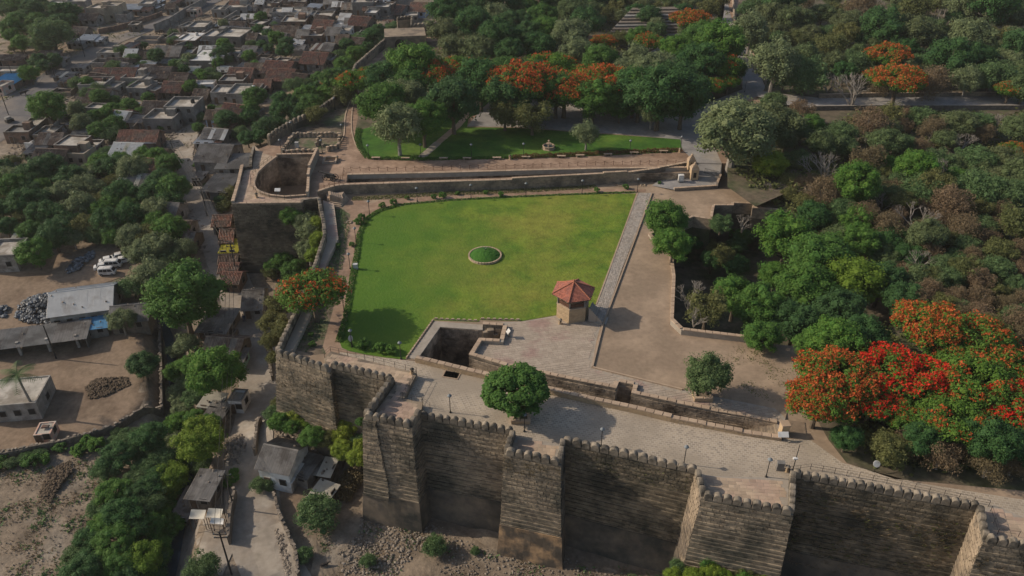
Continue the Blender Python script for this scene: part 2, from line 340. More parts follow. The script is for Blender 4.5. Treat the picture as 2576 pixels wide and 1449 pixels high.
def unit_blocks(name, m, n=5):
    out = []
    for i in range(n):
        b = MB(); j = lambda: R.uniform(-.035, .035)
        b.hull8([(-.5+j(),-.5+j(),0),(.5+j(),-.5+j(),0),(.5+j(),.5+j(),0),(-.5+j(),.5+j(),0),(-.46+j(),-.46+j(),1+j()),(.46+j(),-.46+j(),1+j()),(.46+j(),.46+j(),1),(-.46+j(),.46+j(),1)], 0)
        out.append(b.mesh(name, m))
    return out
def tiles(parent, poly, sx, sy, rz, m, z, holes=(), gap=.02, th=.03, nparts=300, name='flagstone', rnd=.25):
    ca, sa = math.cos(rz), math.sin(rz); um = unit_blocks(name, m, 3)
    us = [(p[0]*ca+p[1]*sa, -p[0]*sa+p[1]*ca) for p in poly]
    u0, u1, v0, v1 = min(u for u, _ in us), max(u for u, _ in us), min(v for _, v in us), max(v for _, v in us)
    cand = []; v = v0; row = 0
    while v < v1:
        h = sy*(1+R.uniform(-rnd, rnd)*.5); u = u0-R.random()*sx
        while u < u1:
            w = sx*(1+R.uniform(-rnd, rnd)); cx, cy = u+w/2, v+h/2
            ok = True
            for du, dv in ((-.5,-.5),(.5,-.5),(.5,.5),(-.5,.5)):
                a, b = cx+du*w, cy+dv*h; x, y = a*ca-b*sa, a*sa+b*ca
                if not inside(x, y, poly) or any(inside(x, y, q) for q in holes): ok = False; break
            if ok:
                x, y = cx*ca-cy*sa, cx*sa+cy*ca; cand.append((x, y, w-gap, h-gap))
            u += w
        v += h
    cand.sort(key=lambda c: c[1]); rest = MB()
    for i, (x, y, w, h) in enumerate(cand):
        t = th+R.uniform(-.006, .008)
        if i < nparts: inst(name, R.choice(um), parent, (x, y, z), rz, (w, h, t))
        else: rest.box((x, y, z), (w, h, t), rz, bottom=False)
    if rest.f: rest.obj(name+'_field', m, parent, kind='stuff')
# the lawn is greener along its left side and yellower where it is trodden
_t = M['lawn'].node_tree; _b = _t.nodes['Principled BSDF']; _src = _b.inputs['Base Color'].links[0].from_socket
_g = _t.nodes.new('ShaderNodeNewGeometry'); _sx = _t.nodes.new('ShaderNodeSeparateXYZ'); _t.links.new(_g.outputs['Position'], _sx.inputs[0])
_n = _t.nodes.new('ShaderNodeTexNoise'); _n.inputs['Scale'].default_value = .07; _n.inputs['Detail'].default_value = 5; _t.links.new(_g.outputs['Position'], _n.inputs['Vector'])
_m = _t.nodes.new('ShaderNodeMath'); _m.operation = 'MULTIPLY_ADD'; _m.inputs[1].default_value = 45; _t.links.new(_n.outputs[0], _m.inputs[0]); _t.links.new(_sx.outputs[0], _m.inputs[2])
_r = _t.nodes.new('ShaderNodeMapRange'); _r.inputs[1].default_value = 0; _r.inputs[2].default_value = 22; _r.inputs[3].default_value = .85; _r.inputs[4].default_value = 0; _t.links.new(_m.outputs[0], _r.inputs[0])
_x = _t.nodes.new('ShaderNodeMix'); _x.data_type = 'RGBA'; _t.links.new(_r.outputs[0], _x.inputs[0]); _t.links.new(_src, _x.inputs[6]); _x.inputs[7].default_value = (.065, .15, .012, 1); _t.links.new(_x.outputs[2], _b.inputs['Base Color'])
# ------------------------------------------------------------------ fort walls
def rebase(t):
    for ch in t.children: ch.matrix_parent_inverse = Matrix.Translation(-Vector(t.location))
WC = []
def wthing(name, label, cat, loc, group=None):
    t = thing(name, label, cat, loc, group=group); WC.append(t); return t
def merlon_mesh(w=.84, h=1.12, d=.56, name='merlon'):
    b = MB(); pr = [(-w/2, 0), (w/2, 0), (w/2, h*.5), (w*.46, h*.7), (w*.34, h*.87), (w*.16, h*.965), (0, h), (-w*.16, h*.965), (-w*.34, h*.87), (-w*.46, h*.7), (-w/2, h*.5)]
    n = len(pr)
    for y, k in ((-d/2, .93), (-d/2+.06, 1), (0, 1.03), (d/2-.06, 1), (d/2, .93)):
        b.v += [(x*k, y, z*(1 if z == 0 else k)) for x, z in pr]
    for r in range(4):
        for i in range(n):
            j = (i+1) % n; b.f.append((r*n+i, r*n+j, r*n+n+j, r*n+n+i)); b.m.append(0)
    b.f.append(tuple(range(n))); b.m.append(0); b.f.append(tuple(range(4*n, 5*n))[::-1]); b.m.append(0)
    return b.mesh(name, M['merlon'])
MER = [merlon_mesh(.93, .98, .66), merlon_mesh(.89, .93, .62), merlon_mesh(.95, 1.02, .66)]
BL = {}
def blocks(m):
    if m not in BL: BL[m] = unit_blocks('stone_'+m, M[m], 5)
    return BL[m]
KS = {3: .02, 15: .03, 17: .07, 19: .015, 21: .05, 23: .10, 25: .02, 27: .01, 13: .05}
def wall_run(chain, segs, k=.13, thick=.5, zb=-10.4, ground=None, plinth='plinth'):
    """chain: points (x,y) of the outer top edge, outside on the right; segs: dict i -> spec for the run i..i+1"""
    CH = .31
    offc = {}
    def off(dep, e=0.0):
        key = (round(dep, 3), round(e, 3))
        if key not in offc: offc[key] = offset(chain, [KS.get(q, k)*dep+e for q in range(len(chain)-1)])
        return offc[key]
    inn = off(0, -thick)
    for i, s in segs.items():
        par = s['t']; ztop = s['z']; zlow = s.get('zb', zb); m = s.get('m', 'oldstone'); np_ = s.get('n', 0); bulge = s.get('bulge'); zf = s.get('zi', ztop-.9)
        stones = []; z = ztop; c = 0
        while z > zlow:
            ch = CH*(1 if c % 4 else .8); z0 = z-ch; dep = ztop-z0
            P_ = off(ztop-z); A, B = P_[i], P_[i+1]; d = (B-A); Lg = d.length; d = d/Lg; nrm = Vector((d.y, -d.x)); rz = math.atan2(d.y, d.x); u = -.1*(c % 2)
            step = (.0, .075, .02, .0, .09, .03, .08)[c % 7]
            while u < Lg:
                w = R.uniform(.38, .85)*s.get('sw', 1); e = min(Lg+.02, u+w); u2 = max(0, u); tb = (.27+.2*min(1, dep/10))*Lg
                if bulge and u2 < tb-.05 < e: e = tb; w = e-u
                if e-u2 > .12:
                    t = (u2+e)/2/Lg; ex = 0
                    if bulge and t < .27+.2*min(1, dep/10): ex = .3
                    p = A+d*((u2+e)/2)+nrm*(R.uniform(-.025, .03)+step+ex-.25)
                    stones.append((p.x, p.y, z0, e-u2-.02, .5, ch-.025, rz))
                u += w
            z = z0; c += 1
        rest = MB(); ms = blocks(m); sel = list(range(len(stones)))
        if np_: sel.sort(key=lambda q: q); 
        stride = max(1, len(stones)//np_) if np_ else 0
        for q, st in enumerate(stones):
            if q < np_: inst('stone', R.choice(ms), par, st[:3], st[6], (st[3], st[4], st[5]))
            else: rest.box(st[:3], (st[3], st[4], st[5]), st[6], bottom=False)
        if rest.f: rest.obj('stone_courses', M[m], par, kind='stuff')
        core = MB(); a0, b0, a1, b1 = off(0, -.12)[i], off(0, -.12)[i+1], off(ztop-zlow, -.12)[i], off(ztop-zlow, -.12)[i+1]
        core.poly([(*a1, zlow), (*b1, zlow), (*b0, ztop), (*a0, ztop)])
        core.poly([(*inn[i], zf-.5), (*inn[i], ztop), (*inn[i+1], ztop), (*inn[i+1], zf-.5)])
        core.obj('wall_core', M['stonecore'], par)
        pp = MB(); o0, o1 = off(0, -.02)[i], off(0, -.02)[i+1]
        pp.hull8([(*o0, zf-.3), (*o1, zf-.3), (*inn[i+1], zf-.3), (*inn[i], zf-.3), (*o0, ztop+.04), (*o1, ztop+.04), (*inn[i+1], ztop+.04), (*inn[i], ztop+.04)])
        pp.obj('parapet', M['merlon'], par)
        gz = s.get('g', ground)
        if gz is not None:
            pb = MB(); K0 = off(ztop-zlow, .12); K1 = off(ztop-gz, .3); n1 = max(4, int((K0[i+1]-K0[i]).length/.8)); n2 = 8
            for r in range(n2+1):
                for q in range(n1+1):
                    t = q/n1; a = K0[i].lerp(K0[i+1], t); b = K1[i].lerp(K1[i+1], t); p = a.lerp(b, r/n2); zz = zlow+.3+(gz-1-zlow)*r/n2
                    j = .0 if q in (0, n1) else .16*noise.noise(Vector((p.x*.6, p.y*.6, zz*.7)))
                    dd = (K0[i+1]-K0[i]).normalized(); pb.v.append((p.x+dd.y*j, p.y-dd.x*j, zz))
            for r in range(n2):
                for q in range(n1):
                    a = r*(n1+1)+q; pb.f.append((a, a+n1+1, a+n1+2, a+1)); pb.m.append(0)
            a, b = off(ztop-zlow, -.3)[i], off(ztop-zlow, -.3)[i+1]
            pb.poly([(*K0[i], zlow+.3), (*K0[i+1], zlow+.3), (*b, zlow+.35), (*a, zlow+.35)])
            pb.obj('plinth', M[s.get('pl', plinth)], par, smooth=False)
        if s.get('mer', True):
            A, B = off(0, -thick*.5)[i], off(0, -thick*.5)[i+1]; d = B-A; Lg = d.length; d = d/Lg; sp = s.get('sp', 1.02); n = max(1, round((Lg-.3)/sp)); rz = math.atan2(d.y, d.x); q = Lg/n
            for j in range(n):
                p = A+d*(q*(j+.5)); inst('merlon', R.choice(MER), par, (p.x, p.y, ztop+.03), rz+R.uniform(-.03, .03), (q/1.02*R.uniform(.95, 1.04), 1, R.uniform(.93, 1.06)))
def pz(lst): return [at(x, y, z).xy for x, y, z in lst]
CHAIN = pz([(634,366,3.2),(628,396,3.0),(627,413,2.9),(607,421,2.6),(583,514,2.3),(757,511,2.3),(765,503,2.1),(799,500,2.0),(812,565,1.2),(815,602,1.2),(793,668,1.2),(752,775,1.2),(694,893,1.5),(829,938,1.5),(837,926,1.5),(981,960,1.5),(914,1053,1.5),(1036,1077,1.5),(1059,1042,1.5),(1285,1093,.7),(1268,1144,.7),(1411,1173,.7),(1421,1117,.7),(1748,1192,.7),(1764,1254,.7),(1995,1298,.7),(1998,1201,.7),(2455,1284,.7),(2472,1364,.7),(2640,1392,.7),(2900,1450,.7)])
def mid(i, z=0): p = (CHAIN[i]+CHAIN[i+1])/2; return (p.x, p.y, z)
tB = wthing('fort_bastion', 'big dark square bastion at the left end with a round pit in its tiled top', 'bastion', mid(4, -10.5))
tW = wthing('rampart_wall', 'overgrown left rampart running down from the big square bastion to the front corner', 'rampart', mid(9, -12))
t0 = wthing('fort_bastion', 'leftmost front bastion with a worn grassy brown face above green bushes', 'bastion', mid(12, -14))
tc0 = wthing('curtain_wall', 'short shaded wall between the leftmost front bastion and the tall tower', 'wall', mid(14, -14))
t1 = wthing('fort_bastion', 'tall tower bastion above the lane with a raised buttress strip and smooth dark base', 'bastion', mid(16, -15))
tc1 = wthing('curtain_wall', 'sunlit banded wall with a diagonal shadow between two front bastions', 'wall', mid(18, -15))
t2 = wthing('fort_bastion', 'middle front bastion with an orange patch of bare plaster at its foot', 'bastion', mid(20, -15))
tc2 = wthing('curtain_wall', 'broad blackened wall right of the orange footed bastion', 'wall', mid(22, -15))
t3 = wthing('fort_bastion', 'wide front bastion with a large sandstone tiled floor and a sunlit narrow side', 'bastion', mid(24, -15))
tc3 = wthing('curtain_wall', 'long wall covered in dry grass tufts near the right edge', 'wall', mid(26, -15))
t4 = wthing('fort_bastion', 'bastion cut by the right edge with a pale sloping side wall', 'bastion', mid(28, -15))
segs = {0: dict(t=tB, z=3.0, m='oldstone', mer=False, zi=2), 1: dict(t=tB, z=2.9, m='oldstone', mer=False, zi=2), 2: dict(t=tB, z=2.6, mer=False, zi=2), 3: dict(t=tB, z=2.3, m='darkstone', mer=False, zi=2), 4: dict(t=tB, z=2.3, m='darkstone', mer=False, n=300, zi=2, g=-12), 5: dict(t=tB, z=2.1, m='darkstone', mer=False, g=-12), 6: dict(t=tB, z=2.1, m='darkstone', mer=False, g=-12),
 7: dict(t=tW, z=1.2, g=-12, sp=.95), 8: dict(t=tW, z=1.2, g=-12, sp=.95), 9: dict(t=tW, z=1.2, g=-12, sp=.95), 10: dict(t=tW, z=1.2, g=-13), 11: dict(t=tW, z=1.4, g=-14),
 12: dict(t=t0, z=1.5, n=280, g=-15), 13: dict(t=tc0, z=1.5, g=-15, mer=False), 14: dict(t=tc0, z=1.5, n=150, g=-15),
 15: dict(t=t1, z=1.5, g=-15.5), 16: dict(t=t1, z=1.5, n=290, g=-15.5, bulge=True), 17: dict(t=t1, z=1.5, g=-15.5, sp=1.0),
 18: dict(t=tc1, z=.7, n=300, g=-15.5), 19: dict(t=t2, z=.7, g=-15.5), 20: dict(t=t2, z=.7, n=290, g=-15.5, pl='plinth_tan'), 21: dict(t=t2, z=.7, g=-15.5),
 22: dict(t=tc2, z=.7, n=300, g=-15.5, m='darkstone', sp=1.12), 23: dict(t=t3, z=.7, g=-15.5, m='drystone', n=80), 24: dict(t=t3, z=.7, n=220, g=-15.5), 25: dict(t=t3, z=.7, g=-15.5, m='darkstone'),  # sunlit left sides of this and the next bastion take the paler stone
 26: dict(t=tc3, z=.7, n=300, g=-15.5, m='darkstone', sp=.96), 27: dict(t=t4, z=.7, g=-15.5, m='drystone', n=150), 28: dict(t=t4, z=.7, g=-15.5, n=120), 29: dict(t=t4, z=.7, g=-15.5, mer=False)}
wall_run(CHAIN, segs)
INN = offset(CHAIN, -.45)
# ------------------------------------------------------------------ low ground, south sheet (z=0) and north terrace (z=2)
def axis(a, b, f0, f1, fine, coarse):
    out = [a]
    while out[-1] < b: out.append(out[-1]+(fine if f0 <= out[-1] < f1 else coarse))
    return out
xs = axis(-600, 520, -112, 8, 1.0, 8); ys = axis(-60, 1200, 50, 172, 1.0, 8)
gm = MB(); gm.v = [(x, y, g(x, y)) for y in ys for x in xs]; nx = len(xs)
gm.f = [(j*nx+i, j*nx+i+1, j*nx+nx+i+1, j*nx+nx+i) for j in range(len(ys)-1) for i in range(nx-1)]; gm.m = [0]*len(gm.f)
struct('ground', gm, M['lowdirt'], smooth=True)
def pp(l, z=0): return [at(x, y, z) for x, y in l]
RIM = pp([(1107,817),(1203,824),(1214,824),(1214,817),(1266,820),(1258,855),(1205,852),(1180,893),(1274,921),(1478,962),(1550,976),(1557,960),(1595,967),(1589,988),(1701,1012),(1786,1028),(1875,1043),(1956,1060),(1966,1094),(1868,1080),(1777,1063),(1690,1047),(1582,1021.5),(1478,1000),(1235,943),(1178,930),(1049,898.6)], .5)
RAV = pp([(1636,592),(1745,548),(1790,556),(1797,520),(1845,520),(1845,514),(1893,516),(1893,526),(1960,532),(2120,560),(2290,640),(2330,760),(2200,850),(2080,880),(1885,858),(1717,838),(1693,815),(1698,700),(1690,640),(1644,602)], 0)
HOLES0 = [RIM, RAV]
north = pp([(800,507),(845,492),(868,489),(1288,476),(1516,464),(1576,461),(1655,450),(1744,433),(1815,433)], 0)
yend = north[-1].y
so_out = [CHAIN[i]+(INN[i]-CHAIN[i])*.6 for i in range(8, len(CHAIN))]
outer0 = [(p.x, p.y) for p in so_out]+[(420, 40), (420, yend+4)]+[(p.x, p.y) for p in reversed(north)]
gs = MB(); gs.sheet(outer0, HOLES0, 0.0); struct('fort_ground', gs, M['dirt'])
# round pit rim on the left bastion
PIT = pp([(695,393),(683,402),(662,418),(645,435),(638,456),(638,469),(644,478),(655,485),(678,492),(716,496),(771,492),(773,477),(774,454),(777,437),(798,391)], 2.3)
CHN = pp([(874,439),(1120,434),(1300,429),(1500,424),(1735,421),(1738,434),(1600,436),(1516,436),(1288,446),(1120,452),(1000,456),(871,460)], 2.0)
left = [CHAIN[i]+(INN[i]-CHAIN[i])*.6 for i in range(0, 8)]
NW = pz([(1440,-40,2),(1290,18,2),(1200,36,2),(1110,66,2),(1045,78,3.2),(1000,78,3.2),(893,172,3.2),(868,232,3.2),(838,256,3.2),(800,283,3.2),(758,303,3.2),(735,313,3.2),(690,340,3.2),(672,352,3.2)])
outer1 = [(p.x, p.y) for p in NW]+[(p.x, p.y) for p in left]+[(p.x, p.y) for p in north]+[(420, yend+14), (420, 1000), (NW[0].x-10, 1000)]
gn = MB(); gn.sheet(outer1, [PIT, CHN], 2.0)
b = len(gn.v); gn.poly([(north[-1].x, north[-1].y, 0), (420, yend+4, 0), (420, yend+14, 2), (north[-1].x+2, north[-1].y+5, 2), (north[-1].x, north[-1].y, 2)])
struct('upper_ground', gn, [M['path'], M['forestfloor']])
fl = MB(); fl.sheet(pp([(1900,150),(1925,230),(1905,300),(1830,430),(1830,470),(1900,505),(1935,540),(1960,700),(1960,830),(2020,895),(2012,980),(2085,1108),(2130,1165),(2250,1205),(2576,1235),(3100,1330),(3100,100),(2600,-60),(1860,-60),(1850,60)], 0), [[p for p in RAV]], .02)
struct('forest_floor', fl, M['forestfloor'])
fl = MB(); fl.sheet(pp([(1830,470),(1900,520),(1990,480),(2200,500),(2500,520),(3100,560),(3100,100),(2600,-60),(1870,-60),(1850,60),(1925,215),(1900,300),(1830,410)], 2), (), 2.02)
fl.sheet(pp([(1480,-60),(1830,-60),(1820,40),(1790,120),(1500,130),(1440,20)], 2), (), 2.02)
struct('forest_floor', fl, M['forestfloor'])
# ravine walls and floor
rv = MB()
rv.sheet([(p.x, p.y) for p in RAV], (), -9)
for i in range(len(RAV)):
    a, b = RAV[i], RAV[(i+1) % len(RAV)]; rv.poly([(a.x, a.y, 0), (b.x, b.y, 0), (b.x, b.y, -9), (a.x, a.y, -9)])
struct('ravine', rv, M['forestfloor'])
def low_wall(t, pl, z0, z1, th, m='gazstone', cap='coping', zg=None, n=0, course=.24, sw=.5, closed=False, side=1):
    """a masonry wall along pl: courses of stones on the right-hand face, coping stones on top, as parts of t"""
    pl = [Vector((p[0], p[1])) for p in pl]
    if closed: pl = pl+[pl[0]]
    inn = offset(pl, -th); ou = offset(pl, .06); rest = MB(); cnt = 0; ms = blocks(m)
    core = MB()
    for i in range(len(pl)-1):
        a, b = pl[i], pl[i+1]; za0 = z0[i] if isinstance(z0, list) else z0; zb0 = z0[i+1] if isinstance(z0, list) else z0
        d = b-a; Lg = d.length
        if Lg < .05: continue
        d = d/Lg; nr = Vector((d.y, -d.x)); rz = math.atan2(d.y, d.x)
        core.hull8([(*(a-nr*.03), za0), (*(b-nr*.03), zb0), (*inn[i+1], zb0), (*inn[i], za0), (*(a-nr*.03), z1), (*(b-nr*.03), z1), (*inn[i+1], z1), (*inn[i], z1)])
        z = z1-.02; c = 0
        while z > min(za0, zb0)+.1:
            u = -.2*(c % 2)
            while u < Lg:
                w = R.uniform(.7, 1.3)*sw; e = min(Lg, u+w); u2 = max(u, 0)
                if e-u2 > .1:
                    p = a+d*((u2+e)/2)-nr*(.1+R.uniform(-.012, .012)); q = (p.x, p.y, z-course)
                    if cnt < n: inst('stone', R.choice(ms), t, q, rz, (e-u2-.015, .25, course-.015))
                    else: rest.box(q, (e-u2-.015, .25, course-.015), rz, bottom=False)
                    cnt += 1
                u += w
            z -= course; c += 1
    core.obj('wall_core', M['mortar' if m != 'pitstone' else 'stonecore'], t)
    if rest.f: rest.obj('stone_courses', M[m], t, kind='stuff')
    if cap:
        cm = unit_blocks('coping_stone', M[cap], 3)
        for i in range(len(pl)-1):
            a, b = pl[i], pl[i+1]; d = b-a; Lg = d.length
            if Lg < .15: continue
            d = d/Lg; nr = Vector((d.y, -d.x)); k = max(1, round(Lg/1.1)); q = Lg/k
            for j in range(k):
                p = a+d*(q*(j+.5))-nr*(th/2); inst('coping_stone', R.choice(cm), t, (p.x, p.y, z1+.003), math.atan2(d.y, d.x), (q-.03, th+.12, .12))
def shaft(name, label, cat, rim, zt, zf, m, fm, ct=(0,0,0)):
    t = wthing(name, label, cat, ct); w = MB(); n = len(rim)
    return t
# big well + trench: retaining walls with their stone courses on the visible faces
tw = wthing('step_well', 'deep square stone well sunk beside the lawn with pale flat kerb', 'well', (-8, 93, -11))
def pitwalls(t, poly, zt, zf, m, course=.34, n=0, kk=None):
    """faces looking into the hole; poly clockwise or not, inward decided by area"""
    A = sum(poly[i][0]*poly[(i+1) % len(poly)][1]-poly[(i+1) % len(poly)][0]*poly[i][1] for i in range(len(poly)))
    sg = 1 if A > 0 else -1; rest = MB(); core = MB(); cnt = 0; ms = blocks(m)
    for i in range(len(poly)):
        a, b = Vector(poly[i][:2]), Vector(poly[(i+1) % len(poly)][:2]); d = b-a; Lg = d.length; d = d/Lg; inw = Vector((-d.y, d.x))*sg; rz = math.atan2(d.y, d.x)
        f = zf(i) if callable(zf) else zf
        if f is None: continue
        core.poly([(*a, zt), (*b, zt), (*b, f), (*a, f)])
        if inw.y > .3 and not kk: continue
        z = zt-.02; c = 0
        while z > f:
            u = -.25*(c % 2); led = .05 if c % 5 == 4 else 0
            while u < Lg:
                w = R.uniform(.4, .8); e = min(Lg, u+w); u2 = max(0, u)
                if e-u2 > .1:
                    p = a+d*((u2+e)/2)+inw*(R.uniform(-.02, .02)+led-.02); q = (p.x, p.y, z-course)
                    if cnt < n: inst('stone', R.choice(ms), t, q, rz, (e-u2-.02, .2, course-.02))
                    else: rest.box(q, (e-u2-.02, .2, course-.02), rz, bottom=False)
                    cnt += 1
                u += w
            z -= course; c += 1
    core.obj('wall_core', M['stonecore'], t); rest.obj('stone_courses', M[m], t, kind='stuff')
pitwalls(tw, [(p.x, p.y) for p in RIM], 0, lambda i: -4.5 if 8 <= i < 24 else (-2.2 if i in (2, 3, 4, 5) else -10), 'pitstone', n=300, kk=True)
f = MB(); f.sheet([RIM[i] for i in (0, 1, 6, 7, 25, 26)], (), -10); f.sheet([RIM[i] for i in (1, 2, 3, 4, 5, 6)], (), -2.2)
tr = [RIM[i] for i in range(7, 26)]
for a, b, c2, d in ((7, 8, 24, 25), (8, 9, 23, 24), (9, 10, 22, 23), (10, 13, 22, 22), (13, 14, 21, 22), (14, 15, 20, 21)):
    f.poly([(RIM[q].x, RIM[q].y, -4.5) for q in (a, b, c2, d)])
f.poly([(RIM[q].x, RIM[q].y, -4.5) for q in (10, 11, 12, 13)])
f.poly([(*RIM[15].xy, -4.5), (*RIM[16].xy, -2.2), (*RIM[19].xy, -2.2), (*RIM[20].xy, -4.5)])
f.poly([(*RIM[7].xy, -4.5), (*RIM[25].xy, -4.5), (*RIM[25].xy, -10), (*RIM[7].xy, -10)])
f.poly([(*RIM[1].xy, -2.2), (*RIM[6].xy, -2.2), (*RIM[6].xy, -10), (*RIM[1].xy, -10)])
f.obj('floor', M['soil'], tw)
# ramp with steps at the right end of the trench
a0, a1, b1, b0 = (RIM[16].xy, RIM[17].xy, RIM[18].xy, RIM[19].xy)
for k in range(11):
    t0_, t1_ = k/11, 1; p, q, r_, s_ = a0.lerp(a1, t0_), a1, b1, b0.lerp(b1, t0_); z = -2.2+2.2*(k+1)/11
    st = MB(); q2 = a0.lerp(a1, (k+1)/11); r2 = b0.lerp(b1, (k+1)/11); st.prism([p, q2, r2, s_] if (q2-p).cross(s_-p) > 0 else [s_, r2, q2, p], -3, z); st.obj('step', M['drystone'], tw)
# parapets round the well and the trench
ti = wthing('parapet', 'low pale parapet between the promenade and the sunken trench', 'parapet', (5, 80, 0))
near = [RIM[i].xy for i in range(18, 27)]      # from right end to left
nearo = offset(near, -.62)                        # towards the camera
for j, (i0, i1, zz) in enumerate(((0, 1, .42), (1, 2, .55), (2, 3, .65), (3, 8, .8))):
    seg = [nearo[q] for q in range(i0, i1+1)][::-1]
    low_wall(ti, seg, 0, zz, .6, 'gazstone', n=75)
tf = wthing('parapet', 'low coping parapet along the terrace edge above the trench wall', 'parapet', (15, 88, 0))
for ids, zz in (((8, 9, 10, 11, 12, 13, 14), .45), ((14, 15), .35), ((15, 16, 17), .22)):
    seg = [RIM[q].xy for q in ids]; low_wall(tf, seg, 0, zz, .5, 'drystone', n=60)
tq = wthing('parapet', 'stepped parapet around the corner of the terrace beside the deep well', 'parapet', (-2, 95, 0))
low_wall(tq, [RIM[q].xy for q in (3, 4, 5, 6, 7, 8)], 0, .55, .55, 'drystone', n=60)
rm = MB()
ap = [RIM[q].xy for q in (26, 0, 1, 2)]; apo = offset(ap, -1.35)
rm.prism([*apo[::-1], *ap] , -.1, .1); rm.obj('apron', M['mortar'], tw)
tiles(tw, [(*p,) for p in [*apo[::-1], *ap]], 1.0, 1.35, math.atan2((ap[1]-ap[0]).y, (ap[1]-ap[0]).x), M['coping'], .1, gap=.04, nparts=80, name='kerb_stone')
tk = wthing('lawn_kerb', 'toothed stone kerb where the lawn meets the well apron', 'kerb', (-14, 95, 0))
kb = unit_blocks('kerb_block', M['coping'], 2)
for pa, pb, n in (((1022,903),(1090,806),15), ((1090,803),(1203,808),8), ((1207,803),(1310,806),7)):
    A, B = at(*pa), at(*pb); d = (B-A).normalized(); rz = math.atan2(d.y, d.x)
    for k in range(n):
        p = A.lerp(B, (k+.5)/n); inst('kerb_block', kb[k % 2], tk, (p.x, p.y, 0), rz, (.5, .22, .28))
    q = MB(); q.tube([(*A.xy, .05), (*B.xy, .05)], .09, 4); q.obj('edging', M['coping'], tk)
# stone blocks in the small chamber
for k, (x, y, w, d, h) in enumerate(((1222, 845, .9, .8, 1.5), (1234, 843, 1.1, .8, 1.7), (1247, 845, .8, .7, 1.0))):
    p = at(x, y, -1); q = MB(); q.box((p.x, p.y, -2.2), (w, d, h+.6), .1, top=(.9, .9)); q.obj('pillar_stump', M['drystone'], tw)
# ------------------------------------------------------------------ paved surfaces
def psheet(name, pts, z, m, holes=(), zz=0):
    s = MB(); s.sheet(pp(pts, zz), holes, z); return struct(name, s, m)
# lawn
LAWN = [(1600,487),(1500,489),(1400,492),(1300,497),(1200,501),(1130,506),(1080,510),(1030,515),(990,520),(965,528),(943,538),(925,552),(914,568),(907,590),(903,620),(899,650),(893,690),(886,735),(878,780),(869,820),(860,845),(855,862),(860,875),(880,884),(920,892),(970,900),(1020,905),(1090,806),(1203,810),(1207,805),(1312,808),(1400,793),(1500,770)]
psheet('lawn', LAWN, .03, M['lawn'])
PATHO = [(1625,476),(1560,474),(1400,477),(1200,484),(1050,494),(965,502),(935,511),(905,503),(880,499),(866,522),(882,540),(880,548),(868,575),(862,600),(856,640),(850,700),(838,780),(822,835),(812,872),(822,890),(835,884)]
psheet('sand_path', PATHO+[(1049,938),(1080,925),(1022,907)]+[(970,902),(920,895),(880,887),(857,877),(852,862),(857,845),(866,820),(875,780),(883,735),(890,690),(896,650),(900,620),(904,588),(911,565),(922,548),(941,534),(963,524),(989,516),(1030,511),(1080,506),(1130,502),(1200,497),(1300,493),(1400,488),(1500,485),(1625,483)], .012, M['path'])
psheet('planting_bed', [(845,600),(868,575),(880,548),(882,540),(850,520),(838,520),(846,560)], .016, M['soil'])
psheet('planting_bed', [(845,602),(862,600),(856,640),(850,700),(838,780),(822,835),(812,872),(820,890),(790,893),(742,880),(760,845),(800,800),(800,672)], .008, M['soil'])
prom = pp([(855,886),(1022,907),(1090,915),(1178,938),(1478,1008),(1690,1054),(1964,1103),(2040,1108),(2120,1165),(2300,1213),(2600,1262),(3000,1340)], 0)
inn = [INN[i] for i in range(len(INN)-1, 12, -1)]
s = MB(); s.sheet([(p.x, p.y) for p in prom]+[(p.x, p.y) for p in inn], (), .020); struct('promenade', s, M['cobble'])
TERR = pp([(1214,812),(1312,809),(1400,794),(1502,790),(1516,800),(1500,860),(1490,925),(1605,953),(1716,981),(1800,998),(1950,1028),(1985,1060),(1960,1095)], 0)
s = MB(); s.sheet([(p.x, p.y) for p in TERR]+[RIM[q].xy for q in range(17, 6, -1)]+[RIM[q].xy for q in (6, 5, 4, 3)], (), .006); tt_ = struct('terrace', s, M['mortar'])
tiles(tt_, [(p.x, p.y) for p in TERR]+[RIM[q].xy for q in range(17, 6, -1)]+[RIM[q].xy for q in (6, 5, 4, 3)], .62, .5, .22, M['flag'], .0, nparts=300, th=.035, rnd=.5)
STRIP = pp([(1604,487),(1640,487),(1560,690),(1516,820),(1492,815),(1478,800),(1500,768)], 0)
s = MB(); s.prism([(p.x, p.y) for p in STRIP][::-1], -.1, .16, 0); st_ = struct('stone_path', s, M['mortar'])
tiles(st_, [(p.x, p.y) for p in STRIP], .42, .34, math.radians(75), M['cobpiece'], .16, nparts=300, th=.02, rnd=.5, name='cobble')
for a_, b_ in (((1640,487),(1516,820)), ((1516,820),(1490,925)), ((1490,925),(1716,981)), ((1604,487),(1500,768))):
    q = MB(); A, B = at(*a_).xy, at(*b_).xy; d = (B-A).normalized(); nr = Vector((d.y, -d.x))*.12
    q.hull8([(*(A-nr), 0), (*(B-nr), 0), (*(B+nr), 0), (*(A+nr), 0), (*(A-nr), .22), (*(B-nr), .22), (*(B+nr), .22), (*(A+nr), .22)]); q.obj('kerb', M['coping'], st_)
